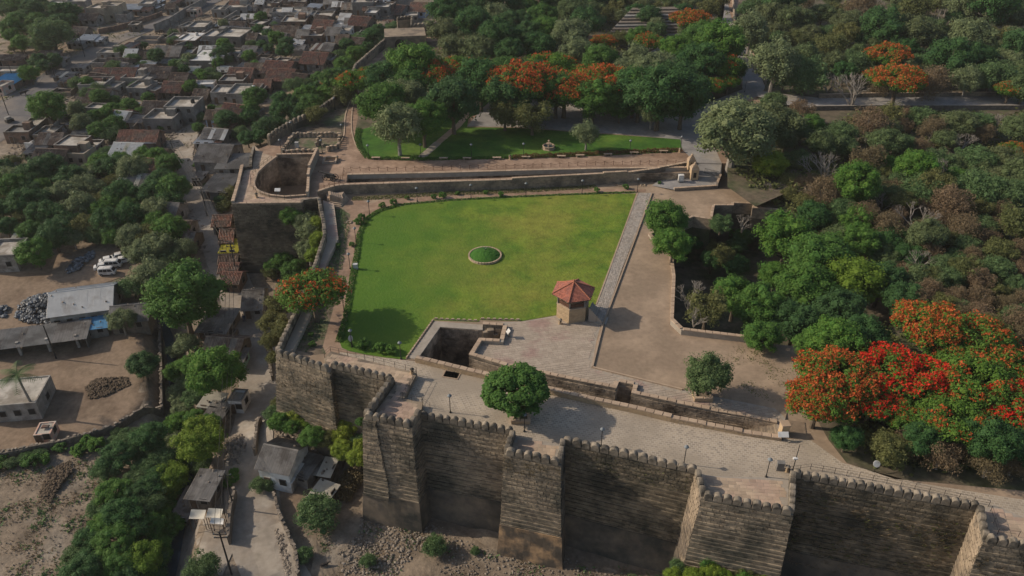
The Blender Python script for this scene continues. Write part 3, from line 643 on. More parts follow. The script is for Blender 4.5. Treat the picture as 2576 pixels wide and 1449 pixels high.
# raised walk on the left front and the bastion floors
wk = [at(x, y, .8).xy for x, y in ((815,902),(832,884),(1049,938),(1016,1003),(1064,1012),(1060,1030))]+[INN[i] for i in (18, 17, 16, 15, 14, 13)]
s = MB(); s.prism(wk if sum(wk[i].x*wk[(i+1) % len(wk)].y-wk[(i+1) % len(wk)].x*wk[i].y for i in range(len(wk))) > 0 else wk[::-1], -.3, .8); tw1 = s.obj('raised_walk', M['drystone'], None, kind='structure')
tiles(tw1, [(*p,) for p in wk], .75, .6, -.25, M['sandstone'], .8, nparts=300, th=.02)
def floor_of(t, ids, z, back, rz):
    pl = [INN[i] for i in ids]+[at(x, y, z).xy for x, y in back]; s = MB(); s.sheet([(*p,) for p in pl], (), z+.035); s.obj('floor', M['mortar'], t)
    tiles(t, [(*p,) for p in pl], .8, .55, rz, M['sandstone'], z+.035, nparts=220, th=.02)
floor_of(t2, (19, 20, 21, 22), 0, [], -.12)
floor_of(t3, (23, 24, 25, 26), 0, [], -.08)
floor_of(t4, (27, 28, 29), 0, [(2640,1330),(2500,1270)], -.1)
# left bastion top, stairs, kerbs
tb_ = [p for p in left]
s = MB(); bt = [(p.x, p.y) for p in left[1:]]+[at(x, y, 2).xy[:] for x, y in ((776,500),(776,493))]+[(p.x, p.y) for p in PIT[10::-1]]+[at(x, y, 2).xy[:] for x, y in ((660,385),(640,366))]
s.sheet(bt, (), 2.03); s.obj('tiled_floor', M['sandstone'], tB)
tiles(tB, bt, .9, .6, .0, M['sandstone'], 2.03, nparts=40, th=.02)
tp = wthing('round_pit', 'horseshoe shaped open pit with rough brown masonry sides in the left bastion', 'pit', (PIT[5].x+7, PIT[5].y+3, -8))
pitwalls(tp, [(p.x, p.y) for p in PIT], 2.0, -6, 'pitstone', kk=False, course=.4, n=280)
s = MB(); s.sheet([(p.x, p.y) for p in PIT], (), -4.5); s.obj('floor', M['dirt'], tp)
low_wall(tp, [p.xy for p in PIT[:11]][::1], 2.0, 2.35, .3, 'drystone', n=40)
for ids, zz in (((10, 11, 12), 3.0), ((12, 13), 3.5), ((13, 14), 4.0)):
    low_wall(tp, [PIT[q].xy for q in ids][::-1], 2.0, zz, .45, 'drystone')
low_wall(tp, [PIT[0].xy, PIT[14].xy], 2.0, 2.6, .5, 'drystone')
low_wall(tB, [at(x, y, 2.3).xy for x, y in ((583,513),(620,513),(700,512),(757,511))], 2, 2.35, .35, 'drystone', n=0)
low_wall(tB, [at(x, y, 2.3).xy for x, y in ((607,421),(597,465),(583,513))], 2, 2.8, .5, 'drystone', n=0)

wwk = [at(x, y, .9).xy for x, y in ((812,503),(840,512),(851,600),(818,668),(802,735),(776,800),(738,878))]+[INN[i] for i in (12, 11, 10, 9, 8)]
s = MB(); s.prism(wwk if sum(wwk[i].x*wwk[(i+1) % len(wwk)].y-wwk[(i+1) % len(wwk)].x*wwk[i].y for i in range(len(wwk))) > 0 else wwk[::-1], -.3, .85); s.obj('raised_walk', M['flag'], None, kind='structure')
# ------------------------------------------------------------------ upper garden, channel, roads
tc = wthing('water_channel', 'long narrow sunken stone channel between the lawn path and the chained promenade', 'channel', (0, 147, 0))
pitwalls(tc, [(p.x, p.y) for p in CHN], 2, -.6, 'conc' if False else 'pitstone', n=260, course=.32, kk=True)
s = MB(); s.sheet([(p.x, p.y) for p in CHN], (), -.5); s.obj('floor', M['greyroad'], tc)
q = [CHN[5], CHN[6], CHN[7]]
s = MB(); pa, pb, pc, pd = at(1655,425,1.4), at(1733,422,1.4), at(1734,433.5,1.4), at(1655,435,1.4)
s.prism([pa.xy, pd.xy, pc.xy, pb.xy], -.6, 1.4); s.obj('landing', M['coping'], tc)
for k in range(7):
    s = MB(); x0, x1 = 1655-(k+1)*5, 1655-k*5; z = 1.4-(k+1)*.26
    s.prism([at(x0,425.5,1.4).xy, at(x0,435.5,1.4).xy, at(x1,435.5,1.4).xy, at(x1,425.5,1.4).xy], -.6, z); s.obj('step', M['coping'], tc)
nb = [p.xy for p in north]
for (i0, i1), zz in (((2, 3), 2.0), ((3, 4), 2.3), ((4, 5), 2.5), ((5, 6), 2.3), ((6, 7), 2.4)):
    low_wall(tc, [nb[q] for q in range(i0, i1+1)], 0, zz, .5, 'drystone', n=60 if i0 in (2, 3) else 20, course=.3)
up = [p.xy for p in CHN[:5]]
low_wall(tc, up[::-1], 1.2, 2.12, .5, 'drystone', n=0)
low_wall(tc, nb[0:3], 0, 2.0, .5, 'drystone')
# stairs beside the cannon terrace
ts_ = wthing('stone_stairs', 'pale stone stairs going down from the cannon terrace to the lawn path', 'stairs', at(850, 505, 0))
for k in range(6):
    s = MB(); y = 512+k*2.0 
    a = [at(838-k*0, 497-k*.2, 0).xy, at(868+(5-k)*0-0, 497, 0).xy]
    d = 6-k
    pl = [(826+0, 523-k*2.2), (858-k*.6, 521-k*2.6), (873-k*1.8, 508-k*1.6), (878-k*2.2, 500-k), (820, 497)]
    s.prism([at(x, yy, 0).xy for x, yy in pl][::1] , -.1, .18*(k+1)); s.obj('step', M['coping'], ts_)
for k in range(6):
    s = MB(); x0 = 826+k*5.4; a, b, c2, d = at(x0,486,1.6), at(x0+5.6,485,1.6), at(x0+9,494,1.6), at(x0+3,495,1.6)
    s.prism([p.xy for p in (d, c2, b, a)], 0, 2.0-.15*k); s.obj('step', M['coping'], ts_)
# pad and grey roads
s = MB(); P3 = [(1640,467,.06),(1695,477,.3),(1806,470,.4),(1815,442,1.0),(1816,408,2.04),(1745,408,2.04),(1744,446,.9),(1655,454,.3)]
s.poly([at(*p) for p in P3[::1]]); s.f[-1] = s.f[-1][::-1]; struct('road_pad', s, M['greyroad'])
lw = wthing('retaining_wall', 'low yellowish capped wall edging the grey pad above the dirt yard', 'wall', at(1750, 476, 0))
low_wall(lw, [at(1696,481,.0).xy, at(1805,474,.0).xy], 0, .55, .4, 'drystone', n=60); low_wall(lw, [at(1805,474,0).xy, at(1815,442,1).xy], 0, 1.3, .4, 'drystone')
psheet('road', [(1745,410),(1816,412),(1802,380),(1790,350),(1800,300),(1850,262),(1912,240),(1925,220),(1908,172),(1880,120),(1850,70),(1835,30),(1826,-30),(1790,-30),(1800,30),(1822,80),(1850,130),(1868,180),(1868,225),(1790,255),(1740,290),(1712,330),(1700,350),(1718,378),(1735,395)], 2.02, M['greyroad'], zz=2)
psheet('road', [(2060,246),(2200,243),(2576,241),(3000,240),(3000,272),(2576,268),(2200,268),(2060,272),(1960,262),(1900,240),(1910,228)], 2.6, M['greyroad'], zz=2.6)
psheet('road', [(1175,318),(1300,320),(1440,330),(1560,338),(1700,350),(1740,290),(1790,255),(1500,250),(1300,250),(1230,252)], 2.012, M['greyroad'], zz=2)
rw = wthing('road_parapet', 'pale parapet along the outer edge of the climbing grey road at the upper right', 'parapet', at(1880, 120, 2))
low_wall(rw, [at(x, y, 2).xy for x, y in ((1843,-20),(1848,60),(1855,90),(1882,122),(1908,168),(1928,212))][::-1], 2, 3.0, .35, 'drystone')
rw = wthing('road_parapet', 'low wall behind the level road crossing the wood at right', 'parapet', at(2300, 243, 2.6))
low_wall(rw, [at(x, y, 2.6).xy for x, y in ((2060,247),(2200,244),(2576,241),(2900,240))], 2.6, 3.5, .35, 'drystone')
rw = wthing('road_parapet', 'dark retaining wall under the near edge of the level road in the wood', 'parapet', at(2300, 268, 2.6))
low_wall(rw, [at(x, y, 2.6).xy for x, y in ((2040,272),(2200,270),(2576,270),(2900,274))], 0, 3.1, .35, 'rubblewall', cap=None)
# upper lawns, stepping paths
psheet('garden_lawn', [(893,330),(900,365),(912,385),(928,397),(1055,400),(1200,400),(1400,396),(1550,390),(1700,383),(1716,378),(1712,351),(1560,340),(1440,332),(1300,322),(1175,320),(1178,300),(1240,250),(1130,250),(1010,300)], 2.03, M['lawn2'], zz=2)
psheet('park_ground', [(893,330),(1010,300),(1130,250),(1240,250),(1790,255),(1868,225),(1850,130),(1790,40),(1500,100),(1300,90),(1000,110),(900,200),(905,250),(900,300)], 2.008, M['forestfloor'], zz=2)
psheet('garden_walk', [(1050,395),(1070,395),(1160,318),(1205,262),(1215,250),(1203,250),(1190,262),(1148,312)], 2.04, M['sandstone'], zz=2)
tiles(psheet('garden_walk', [(1050,396),(1072,396),(1110,362),(1093,357)], 2.043, M['mortar'], zz=2), [at(x, y, 2) for x, y in ((1048,397),(1074,397),(1166,312),(1148,310))], 1.6, .55, -.15, M['sandstone'], 2.045, nparts=60, rnd=.1)
psheet('dirt_bed', [(735,330),(800,290),(850,262),(875,235),(885,250),(868,290),(866,345),(848,372),(810,388),(716,388),(708,384)], 2.01, M['soil'], zz=2)
s = ribbon([at(x, y, 2) for x, y in ((893,252),(886,275),(884,300),(884,330),(893,365),(915,392),(925,400))], .28, lambda x, y: 2, dz=.12, cols=1)
struct('kerb', s, M['coping'])
s = ribbon([at(x, y, 2) for x, y in ((890,235),(878,262),(868,290),(866,345),(848,372),(810,388),(716,389))], .25, lambda x, y: 2, dz=.12, cols=1)
struct('kerb', s, M['coping'])
# far fort walls
tn = wthing('rampart_wall', 'battlemented rampart climbing away at upper left between town and garden', 'rampart', at(800, 283, 0))
NWR = [p for p in NW[4:]]
tn2 = wthing('rampart_wall', 'far battlemented wall behind the trees at the top centre', 'rampart', at(1060, 70, 2))
def free_wall(t, pl, z0, z1, th=.6, m='merlon', sp=1.25, sc=1.15, mer=True):
    inn_ = offset(pl, -th); w = MB()
    for i in range(len(pl)-1):
        w.hull8([(*pl[i], z0), (*pl[i+1], z0), (*inn_[i+1], z0), (*inn_[i], z0), (*pl[i], z1), (*pl[i+1], z1), (*inn_[i+1], z1), (*inn_[i], z1)])
        d = (pl[i+1]-pl[i]); L2 = d.length; n = max(1, round(L2/sp)); rz = math.atan2(d.y, d.x)
        if mer:
            for j in range(n):
                p = pl[i]+d*((j+.5)/n)-Vector((d.y, -d.x)).normalized()*th/2; inst('merlon', R.choice(MER), t, (p.x, p.y, z1), rz, (sp*.97, 1, sc))
    w.obj('wall_body', M[m], t)
free_wall(tn, NWR[1:], -9, 3.4, .6, 'oldstone')
free_wall(tn2, [at(x, y, 3.4).xy for x, y in ((1000,62),(1035,58),(1033,80),(1110,74),(1118,60))][::1], -2, 4.6, .6, 'oldstone')
tn3 = wthing('rampart_wall', 'small battlemented platform wall just right of the top centre town edge', 'rampart', at(1240, 36, 2))
free_wall(tn3, [at(x, y, 3.4).xy for x, y in ((1196,52),(1202,33),(1240,28),(1285,22))], 0, 4.2, .6, 'oldstone')
tn4 = wthing('terrace_platform', 'pale angular platform with a rail at the very top above the park', 'platform', at(1420, 15, 2))
s = MB(); s.prism([at(x, y, 5).xy for x, y in ((1398,34),(1445,26),(1437,10),(1405,-8),(1385,-6))][::1], 0, 5); s.obj('platform_body', M['drystone'], tn4)
s = MB()
for k in range(8):
    a = at(1400+k*6, 33-k, 5); s.tube([(a.x, a.y, 5), (a.x, a.y, 6)], .04, 4)
s.obj('railing', M['metal'], tn4)
tg_ = wthing('gate_block', 'stone gatehouse block with a round arch behind the rampart near the top', 'gatehouse', at(1010, 110, 2))
s = MB(); p = at(1020, 108, 2); s.box((p.x, p.y, 2), (12, 9, 3.2), .15); s.obj('wall_body', M['drystone'], tg_)
s = MB(); q = [(math.cos(a)*1.4, math.sin(a)*1.4+1.1) for a in [math.pi*k/8 for k in range(9)]]; q = [(1.4, 0)]+q+[(-1.4, 0)]
s.poly([(p.x-1+x, p.y-4.9+x*.15, 2+z) for x, z in q]); s.obj('archway', M['dark'], tg_)
# amphitheatre rows
ta = wthing('amphitheatre', 'stepped stone seating rows half hidden among trees at the upper centre right', 'amphitheatre', at(1580, 80, 2))
for k in range(12):
    s = MB(); y0 = 118-k*4.6; xa, xb = 1500+k*7.5, 1760-k*3
    A, B = at(xa, y0, 2), at(xb, y0-3, 2); C2, D2 = at(xb, y0-9, 2), at(xa+6, y0-6, 2)
    s.prism([A.xy, B.xy, C2.xy, D2.xy], 1.9, 2.3+k*.45); s.obj('seating_row', M['rubblewall' if k % 3 else 'conc'], ta)
ta2 = wthing('stage_floor', 'weathered flat stone stage in the trees behind the flame trees', 'stage', at(1660, 140, 2))
s = MB(); s.prism([at(x, y, 2).xy for x, y in ((1590,165),(1720,160),(1730,118),(1590,120))], 1.9, 2.35); s.obj('stage_slab', M['conc'], ta2)
# terrace square in the shade between the lawns: low rails
# ------------------------------------------------------------------ gazebo
gp = at(1441, 803, 0); G0 = (gp.x, gp.y+1.2)
gz = thing('gazebo', 'hexagonal gazebo with a red tiled pointed roof on a tall sandstone base', 'gazebo', (G0[0], G0[1], 0), math.radians(14))
hexp = lambda r, k: (r*math.cos(math.radians(60*k)), r*math.sin(math.radians(60*k)))
GH = 2.6; GR = 2.55
b = MB(); b.prism([hexp(GR-.05, k) for k in range(6)], 0, GH-.05); b.obj('base_core', M['mortar'], gz)
gb = unit_blocks('base_stone', M['gazstone'], 4)
for k in range(6):
    A, B = Vector(hexp(GR, k)), Vector(hexp(GR, k+1)); d = (B-A).normalized(); Lg = (B-A).length; nr = Vector((d.y, -d.x)); rz = math.atan2(d.y, d.x)
    if k in (1,): continue
    z = 0; c = 0
    while z < GH-.3:
        u = -.22*(c % 2)
        while u < Lg:
            e = min(Lg, u+.46); u2 = max(0, u)
            if e-u2 > .08:
                p = A+d*((u2+e)/2)-nr*.07; inst('base_stone', R.choice(gb), gz, (p.x, p.y, z), rz, (e-u2-.012, .16, .235))
            u += .46
        z += .245; c += 1
b = MB(); b.prism([hexp(GR+.06, k) for k in range(6)], GH-.1, GH+.02); b.obj('base_coping', M['coping'], gz)
for k in range(6):
    x, y = hexp(GR-.2, k); b = MB(); b.box((x, y, GH), (.2, .2, 1.95), math.radians(60*k)); b.obj('post', M['conc'], gz)
    if k != 0:
        A, B = Vector(hexp(GR-.2, k)), Vector(hexp(GR-.2, k+1)); b = MB()
        b.hull8([(*A*1.0, GH+.1), (*B, GH+.1), (*B*.985, GH+.1), (*A*.985, GH+.1), (*A, GH+.62), (*B, GH+.62), (*B*.985, GH+.62), (*A*.985, GH+.62)]); b.obj('railing_panel', M['brownrail'], gz)
        b = MB(); b.tube([(*A, GH+.68), (*B, GH+.68)], .05, 5); b.obj('handrail', M['brownrail'], gz)
b = MB(); b.lathe([(0, GH), (.7, GH), (.7, GH+.06), (.12, GH+.08), (.12, GH+.55), (.75, GH+.6), (.75, GH+.66), (0, GH+.66)], 12); b.obj('round_table', M['drystone'], gz)
ER, EZ, AZ = 3.35, GH+1.75, GH+3.35
for k in range(6):
    A, B = Vector((*hexp(ER, k), EZ)), Vector((*hexp(ER, k+1), EZ)); T = Vector((0, 0, AZ)); rf = MB(); n = 15; nrm = (B-A).cross(T-A).normalized()
    for c in range(n):
        f0, f1 = c/n, min(1, (c+1.35)/n); a0_, b0_ = A.lerp(T, f0), B.lerp(T, f0); a1_, b1_ = A.lerp(T, f1), B.lerp(T, f1)
        Lr = (b0_-a0_).length; m_ = max(1, int(Lr/.24))
        for j in range(m_):
            s0, s1 = (j+.04)/m_, (j+.96)/m_; w0, w1, u0, u1 = a0_.lerp(b0_, s0), a0_.lerp(b0_, s1), a1_.lerp(b1_, s0), a1_.lerp(b1_, s1)
            up0, up1 = nrm*.085, nrm*.02; rf.hull8([w0, w1, u1, u0, w0+up0, w1+up0, u1+up1, u0+up1], bottom=False)
    rf.obj('roof_tiles', M['gaztile'], gz, kind='stuff')
    un = MB(); un.poly([A-nrm*.02, B-nrm*.02, T-nrm*.02]); un.poly([B-nrm*.06, A-nrm*.06, T-nrm*.06]); un.obj('roof_board', M['wood'], gz)
    rd = MB(); up_ = Vector((0, 0, .1)); q = 12
    for j in range(q): rd.tube([A.lerp(T, j/q)+up_, A.lerp(T, (j+1.15)/q)+up_*.8], [.12, .09], 6)
    rd.obj('ridge_tiles', M['gazridge'], gz)
    fa = MB(); fa.tube([A-Vector((0,0,.06)), B-Vector((0,0,.06))], .06, 4); fa.obj('eave_beam', M['wood'], gz)
b = MB(); b.lathe([(.16, 0), (.2, .1), (.1, .2), (.13, .3), (0, .5)], 8, (0, 0, AZ)); b.obj('finial', M['gazridge'], gz)
for k in range(10):                                               # steps up to the open side, right-hand face
    b = MB(); b.box((GR+.35+.27*k, -.1, 0), (.28, 1.9, max(.1, GH-.27*(k+1))), 0); o = b.obj('step', M['cobpiece'], gz); o.rotation_euler = (0, 0, math.radians(-32))
# ------------------------------------------------------------------ lamps, benches, fences and other small things
def lamp_proto():
    t = bpy.data.objects.new('garden_lamp', None); b = MB(); b.lathe([(.16, 0), (.16, .12), (.09, .2), (.055, .5), (.05, 2.5), (.07, 2.55), (.04, 2.6)], 8); me1 = b.mesh('post', M['metal'])
    b = MB(); b.lathe([(.1, 2.6), (.17, 2.68), (.2, 2.85), (.2, 2.86)], 8); me2 = b.mesh('lantern', M['glass'])
    b = MB(); b.lathe([(.3, 2.84), (.3, 2.88), (.2, 3.0), (.05, 3.1), (.03, 3.2), (0, 3.24)], 10); me3 = b.mesh('lamp_cap', M['lampcap'])
    return [('post', me1), ('lantern', me2), ('lamp_cap', me3)]
LP = lamp_proto()
LAMPS = [(1133,1038,0,'promenade beside the raised tiled walk'),(1319,1086,0,'in front of the round leafy tree'),(1512,1123,0,'behind the broad blackened wall'),(1720,1168,0,'left of the large tiled bastion floor'),(1927,1200,0,'near the litter bin at the tiled bastion'),
 (896,610,0,'left edge of the large lawn beside the narrow sand path'),(881,676,0,'lawn edge by the small white box'),(866,785,0,'lawn edge under the orange flowering tree'),(886,872,0,'lower left lawn corner beside the oval white sign'),(1009,903,0,'lower lawn edge near the well apron'),(930,541,0,'rounded upper left corner of the lawn'),
 (1050,507,0,'sand path above the lawn, left part'),(1185,499,0,'sand path above the lawn under the channel wall'),(1323,495,0,'sand path above the middle of the lawn'),(1464,488,0,'sand path above the lawn towards the right'),(1603,484,0,'upper right corner of the lawn at the stone strip'),
 (928,398,2,'left end of the hedge on the upper lawn'),(1059,396,2,'stepping path foot on the upper lawn'),(1186,396,2,'hedge in the middle of the upper lawn'),(1317,394,2,'hedge just left of the small fountain'),(1584,386,2,'hedge right of the silvery round bush tree'),(1712,376,2,'right end of the upper lawn hedge'),
 (708,384,2,'stone pillar ring beside the left rampart walk'),(735,339,2,'rampart steps above the pillar ring'),(862,345,2,'curved kerb right of the pillar ring'),(811,385,2,'front of the stone pillar ring'),(843,276,2,'upper left rampart walk under the pale trees'),(1873,232,2,'bend of the grey road at the upper right'),(2345,1172,0,'promenade edge shaded by the flame trees')]
for x, y, z, w in LAMPS:
    p = at(x, y, z); t = thing('garden_lamp', 'black lamp with conical cap, '+w, 'lamp', p, group='garden lamps'); 
    for n, me in LP: inst(n, me, t, (0, 0, 0))
def bench_proto():
    b = MB(); b.box((0, 0, .42), (1.8, .5, .1)); m1 = b.mesh('seat', M['coping']); b = MB(); b.box((0, 0, 0), (.22, .42, .43)); m2 = b.mesh('leg', M['drystone']); return m1, m2
BP = bench_proto()
for k, (x, y) in enumerate(((946,401),(1020,402),(1116,402),(1175,402),(1250,401),(1323,399),(1412,397),(1459,395),(1529,392),(1595,388),(1669,384))):
    w = ['below the leftmost hedge lamp','just left of the stepping path foot','right of the stepping path foot','under the hedge left of the fountain','left of the small waste bin','between the two hedge lamps by the fountain','right of the fountain','under the silvery bush tree','right of the silvery bush tree','under the red leaved hedge','near the right end of the hedge'][k]
    t = thing('stone_bench', 'backless pale stone bench '+w, 'bench', at(x, y, 2), R.uniform(-.05, .05), 'stone benches along the hedge')
    inst('seat', BP[0], t, (0, 0, 0)); inst('leg', BP[1], t, (-.6, 0, 0)); inst('leg', BP[1], t, (.6, 0, 0))
def chain_fence(label, pl, n, z=2.0):
    t = wthing('chain_fence', label, 'chain fence', Vector((*pl[0], z))); pts = []
    Lt = sum((pl[i+1]-pl[i]).length for i in range(len(pl)-1)); q = MB(); q.lathe([(.045, 0), (.045, .85), (.06, .9), (0, .95)], 6); me = q.mesh('post', M['brownrail']); ch = MB()
    for k in range(n+1):
        s_ = Lt*k/n
        for i in range(len(pl)-1):
            l = (pl[i+1]-pl[i]).length
            if s_ <= l+1e-6: p = pl[i].lerp(pl[i+1], s_/l); break
            s_ -= l
        pts.append(p); inst('post', me, t, (p.x, p.y, z))
    for a, b_ in zip(pts, pts[1:]):
        c = MB(); c.tube([(*a.lerp(b_, f), z+.85-.35*4*f*(1-f)) for f in (0, .2, .4, .6, .8, 1)], .025, 4, cap=False); c.obj('chain', M['brownrail'], t)
chain_fence('swagged chain fence on thin posts along the channel promenade', [at(x, y, 2).xy for x, y in ((862,452),(866,430),(1000,430),(1288,423),(1500,416),(1722,412))], 40)
chain_fence('short chain fence between the cannon and the stairs', [at(x, y, 2).xy for x, y in ((816,475),(836,470),(853,468),(858,455))], 5)
def rail_fence(label, pl, z, n, h=.95):
    t = wthing('railing', label, 'railing', Vector((*pl[0], z)))
    ii = []
    for a, b_ in zip(pl, pl[1:]):
        k = max(1, round((b_-a).length/1.5)); ii += [a.lerp(b_, j/k) for j in range(k)]
    ii.append(pl[-1]); q = MB(); q.tube([(0,0,0),(0,0,h)], .03, 5); me = q.mesh('post', M['metal'])
    for p in ii: inst('post', me, t, (p.x, p.y, z))
    for hh in (h, h*.55):
        q = MB(); q.tube([(*p, z+hh) for p in pl], .022, 4); q.obj('rail', M['metal'], t)
rail_fence('thin black railing between the sand path and the raised battlement walk', [at(x, y, .8).xy for x, y in ((817,900),(832,885),(940,910),(1048,938))], .8, 9)
rail_fence('thin railing down the right side of the raised tower walk', [at(x, y, .8).xy for x, y in ((1047,945),(1030,975),(1013,1003),(1036,1008),(1062,1013))], .8, 9)
rail_fence('sloping stair railing beside the tall tower', [at(x, y, .4).xy for x, y in ((1064,1012),(1082,1026))], .3, 3)
rail_fence('long black railing behind the grass tufted wall at the right', [at(x, y, .0).xy for x, y in ((1985,1188),(2038,1181),(2160,1203),(2300,1231),(2486,1274))], 0, 14)
rail_fence('curved railing round the horseshoe pit on the left bastion', [at(x, y, 2.05).xy for x, y in ((684,402),(664,416),(643,433),(632,450),(632,470),(645,485),(678,498),(716,503),(768,498))], 2.05, 14)
rail_fence('railing at the far right bastion floor', [at(x, y, .0).xy for x, y in ((2490,1288),(2508,1345),(2560,1352))], 0, 5)
# raised platform side wall end: small turret bin on the walk
def litter_bin(x, y, z, label, h=1.0):
    t = thing('litter_bin', label, 'litter bin', at(x, y, z), .3); b = MB(); b.lathe([(.3, 0), (.3, .08), (.25, .1), (.25, h*.72), (.3, h*.74), (.3, h*.8)], 8); b.obj('bin_body', M['gazstone'], t)
    b = MB(); b.lathe([(.32, h*.8), (.3, h*.86), (.12, h), (0, h*1.08)], 8); b.obj('bin_cap', M['merlon'], t)
    b = MB(); b.box((0, -.25, h*.5), (.16, .03, .16)); b.obj('slot', M['dark'], t)
for a in ((1409,815,0,'carved stone litter bin at the foot of the gazebo'),(1037,940,.8,'stone litter bin at the top corner of the raised tower walk'),(849,403,2,'stone litter bin left of the upper promenade by the square basin'),(1283,401,2,'stone litter bin between two benches on the promenade'),(1710,383,2,'stone litter bin at the right end of the hedge'),(646,497,2.05,'low round stone bin on the corner of the left bastion'),(1979,1186,0,'round stone litter bin beside the grey cabinet at the tiled bastion')): litter_bin(*a)
def cabinet(x, y, z, label, w=.8, h=1.1, m='white'):
    t = thing('utility_cabinet', label, 'cabinet', at(x, y, z), R.uniform(-.2, .2)); b = MB(); b.box((0, 0, 0), (w, w*.7, .15)); b.obj('plinth', M['conc'], t)
    b = MB(); b.box((0, 0, .15), (w*.92, w*.62, h)); b.obj('case', M[m], t); b = MB(); b.box((0, 0, h+.15), (w, w*.72, .08)); b.obj('lid', M[m], t); b = MB(); b.box((0, -w*.32, .25), (w*.7, .02, h*.8)); b.obj('door', M[m], t)
cabinet(1712,456,.6,'white utility cabinet below the domed gate pillar',1.1,1.2); cabinet(895,677,0,'small white box at the left lawn edge',.8,.8); cabinet(1961,1181,0,'grey electrical cabinet beside the round bin at the tiled bastion',.9,1.0,'conc'); cabinet(748,372,2,'pale cabinet standing inside the ring of stone pillars',.8,1.1)
def board(x, y, z, label, w=1.1, tilt=.6, rz=0):
    t = thing('information_board', label, 'sign', at(x, y, z), rz); b = MB(); b.box((0, .1, 0), (.3, .2, .8), top=(.8, .8)); b.obj('stand', M['merlon'], t)
    b = MB(); ct, st = math.cos(tilt), math.sin(tilt); hw = w/2; q = [(-hw, -.35*ct, .75), (hw, -.35*ct, .75), (hw, .35*ct, .75+.7*st), (-hw, .35*ct, .75+.7*st)]
    b.hull8([*q, *[(p[0], p[1]-.04*st, p[2]+.06) for p in q]]); b.obj('panel', M['white'], t)
board(700,489,2.05,'pale tilted information board at the railing of the horseshoe pit'); board(1279,848,0,'information board leaning beside the small well chamber',.8,.9,-1.2); board(1967,1108,0,'white information board at the right end of the trench parapet',1.3,.7)
t = thing('oval_sign', 'white oval sign on a post under the lamp at the lower left lawn corner', 'sign', at(884, 868, 0)); b = MB(); b.tube([(0,0,0),(0,0,.8)], .04, 5); b.obj('post', M['metal'], t)
b = MB(); b.lathe([(0, 0), (.42, 0), (.42, .06), (0, .06)], 16); o = b.obj('panel', M['white'], t); o.location = (0, 0, 1.2); o.rotation_euler = (math.radians(70), 0, 0); o.scale = (.8, 1.15, 1)
t = thing('oval_sign', 'round white dish sign at the edge of the shaded bushes right of the promenade', 'sign', at(2199, 1185, 0)); b = MB(); b.tube([(0,0,0),(0,0,.8)], .04, 5); b.obj('post', M['metal'], t)
b = MB(); b.lathe([(0, 0), (.42, 0), (.42, .06), (0, .06)], 16); o = b.obj('panel', M['white'], t); o.location = (0, 0, 1.2); o.rotation_euler = (math.radians(60), 0, 0)
# gate pillars (two domed stone kiosks)
for (x, y, w), lab in zip(((1737,425,1.4),(1744,449,1.5)), ('domed stone gate pillar at the end of the chain fence', 'nearer domed gate pillar standing on the channel end wall')):
    t = thing('gate_pillar', lab, 'pillar', at(x, y, 2 if y < 430 else .8), .05); hh = 1.9 if y < 430 else 2.2
    b = MB(); b.box((0, 0, 0), (w, w, hh)); b.obj('shaft', M['gazstone'], t); b = MB()
    for k, (rr, z) in enumerate(((1.15, 0), (1.0, .22), (.82, .44), (.6, .66), (.35, .85))): b.box((0, 0, hh+z), (w*rr, w*rr, .2), top=(.94, .94))
    b.lathe([(.2, hh+1.05), (.28, hh+1.2), (.1, hh+1.4), (0, hh+1.55)], 8); b.obj('stepped_dome', M['coping'], t)
    b = MB(); b.box((0, -w/2-.01, .5), (w*.4, .04, 1.1)); b.obj('niche', M['dark'], t)
# gate leaf lying open, brown
t = thing('metal_gate', 'low curved iron gate between the two domed pillars and the tree', 'gate', at(1772, 436, 1.6), -.6)
b = MB(); 
for k in range(12): b.tube([(k*.28, 0, 0), (k*.28, 0, 1.1)], .03, 4)
b.obj('bars', M['metal'], t); b = MB(); b.tube([(0,0,1.1),(3.1,0,1.1)], .04, 4); b.tube([(0,0,.2),(3.1,0,.2)], .04, 4); b.obj('frame', M['metal'], t)
t = thing('metal_gate', 'dark slatted iron gate half covered by orange blossom at the trench end', 'gate', at(1978, 1090, 0), 1.35)
b = MB()
for k in range(12): b.tube([(k*.22, 0, 0), (k*.22, 0, 1.5)], .03, 4)
b.obj('bars', M['metal'], t); b = MB(); b.tube([(0,0,1.5),(2.4,0,1.5)], .05, 4); b.tube([(0,0,.2),(2.4,0,.2)], .05, 4); b.obj('frame', M['metal'], t)
t = thing('gate_pillar', 'plain sandstone gate post at the right end of the trench', 'pillar', at(1969, 1092, 0), .1); b = MB(); b.box((0,0,0), (.95,.95,1.7)); b.obj('shaft', M['gazstone'], t); b = MB(); b.box((0,0,1.7), (1.1,1.1,.15)); b.obj('cap', M['coping'], t)
# fountain
t = thing('garden_fountain', 'small octagonal stone fountain on the shaded upper lawn', 'fountain', at(1380, 374, 2)); b = MB(); b.lathe([(1.45, 0), (1.45, .12), (1.25, .15), (1.25, .6), (1.4, .65), (1.4, .75), (1.15, .75), (1.15, .3), (0, .3)], 8); b.obj('basin', M['coping'], t)
b = MB(); b.lathe([(.3, .3), (.2, .5), (.16, 1.0), (.55, 1.2), (.55, 1.28), (.14, 1.2), (.1, 1.7), (.28, 1.85), (.08, 1.9), (0, 2.2)], 10); b.obj('spout_column', M['coping'], t); b = MB(); b.lathe([(1.14, .5), (0, .5)], 12); b.obj('basin_water', M['water'], t)
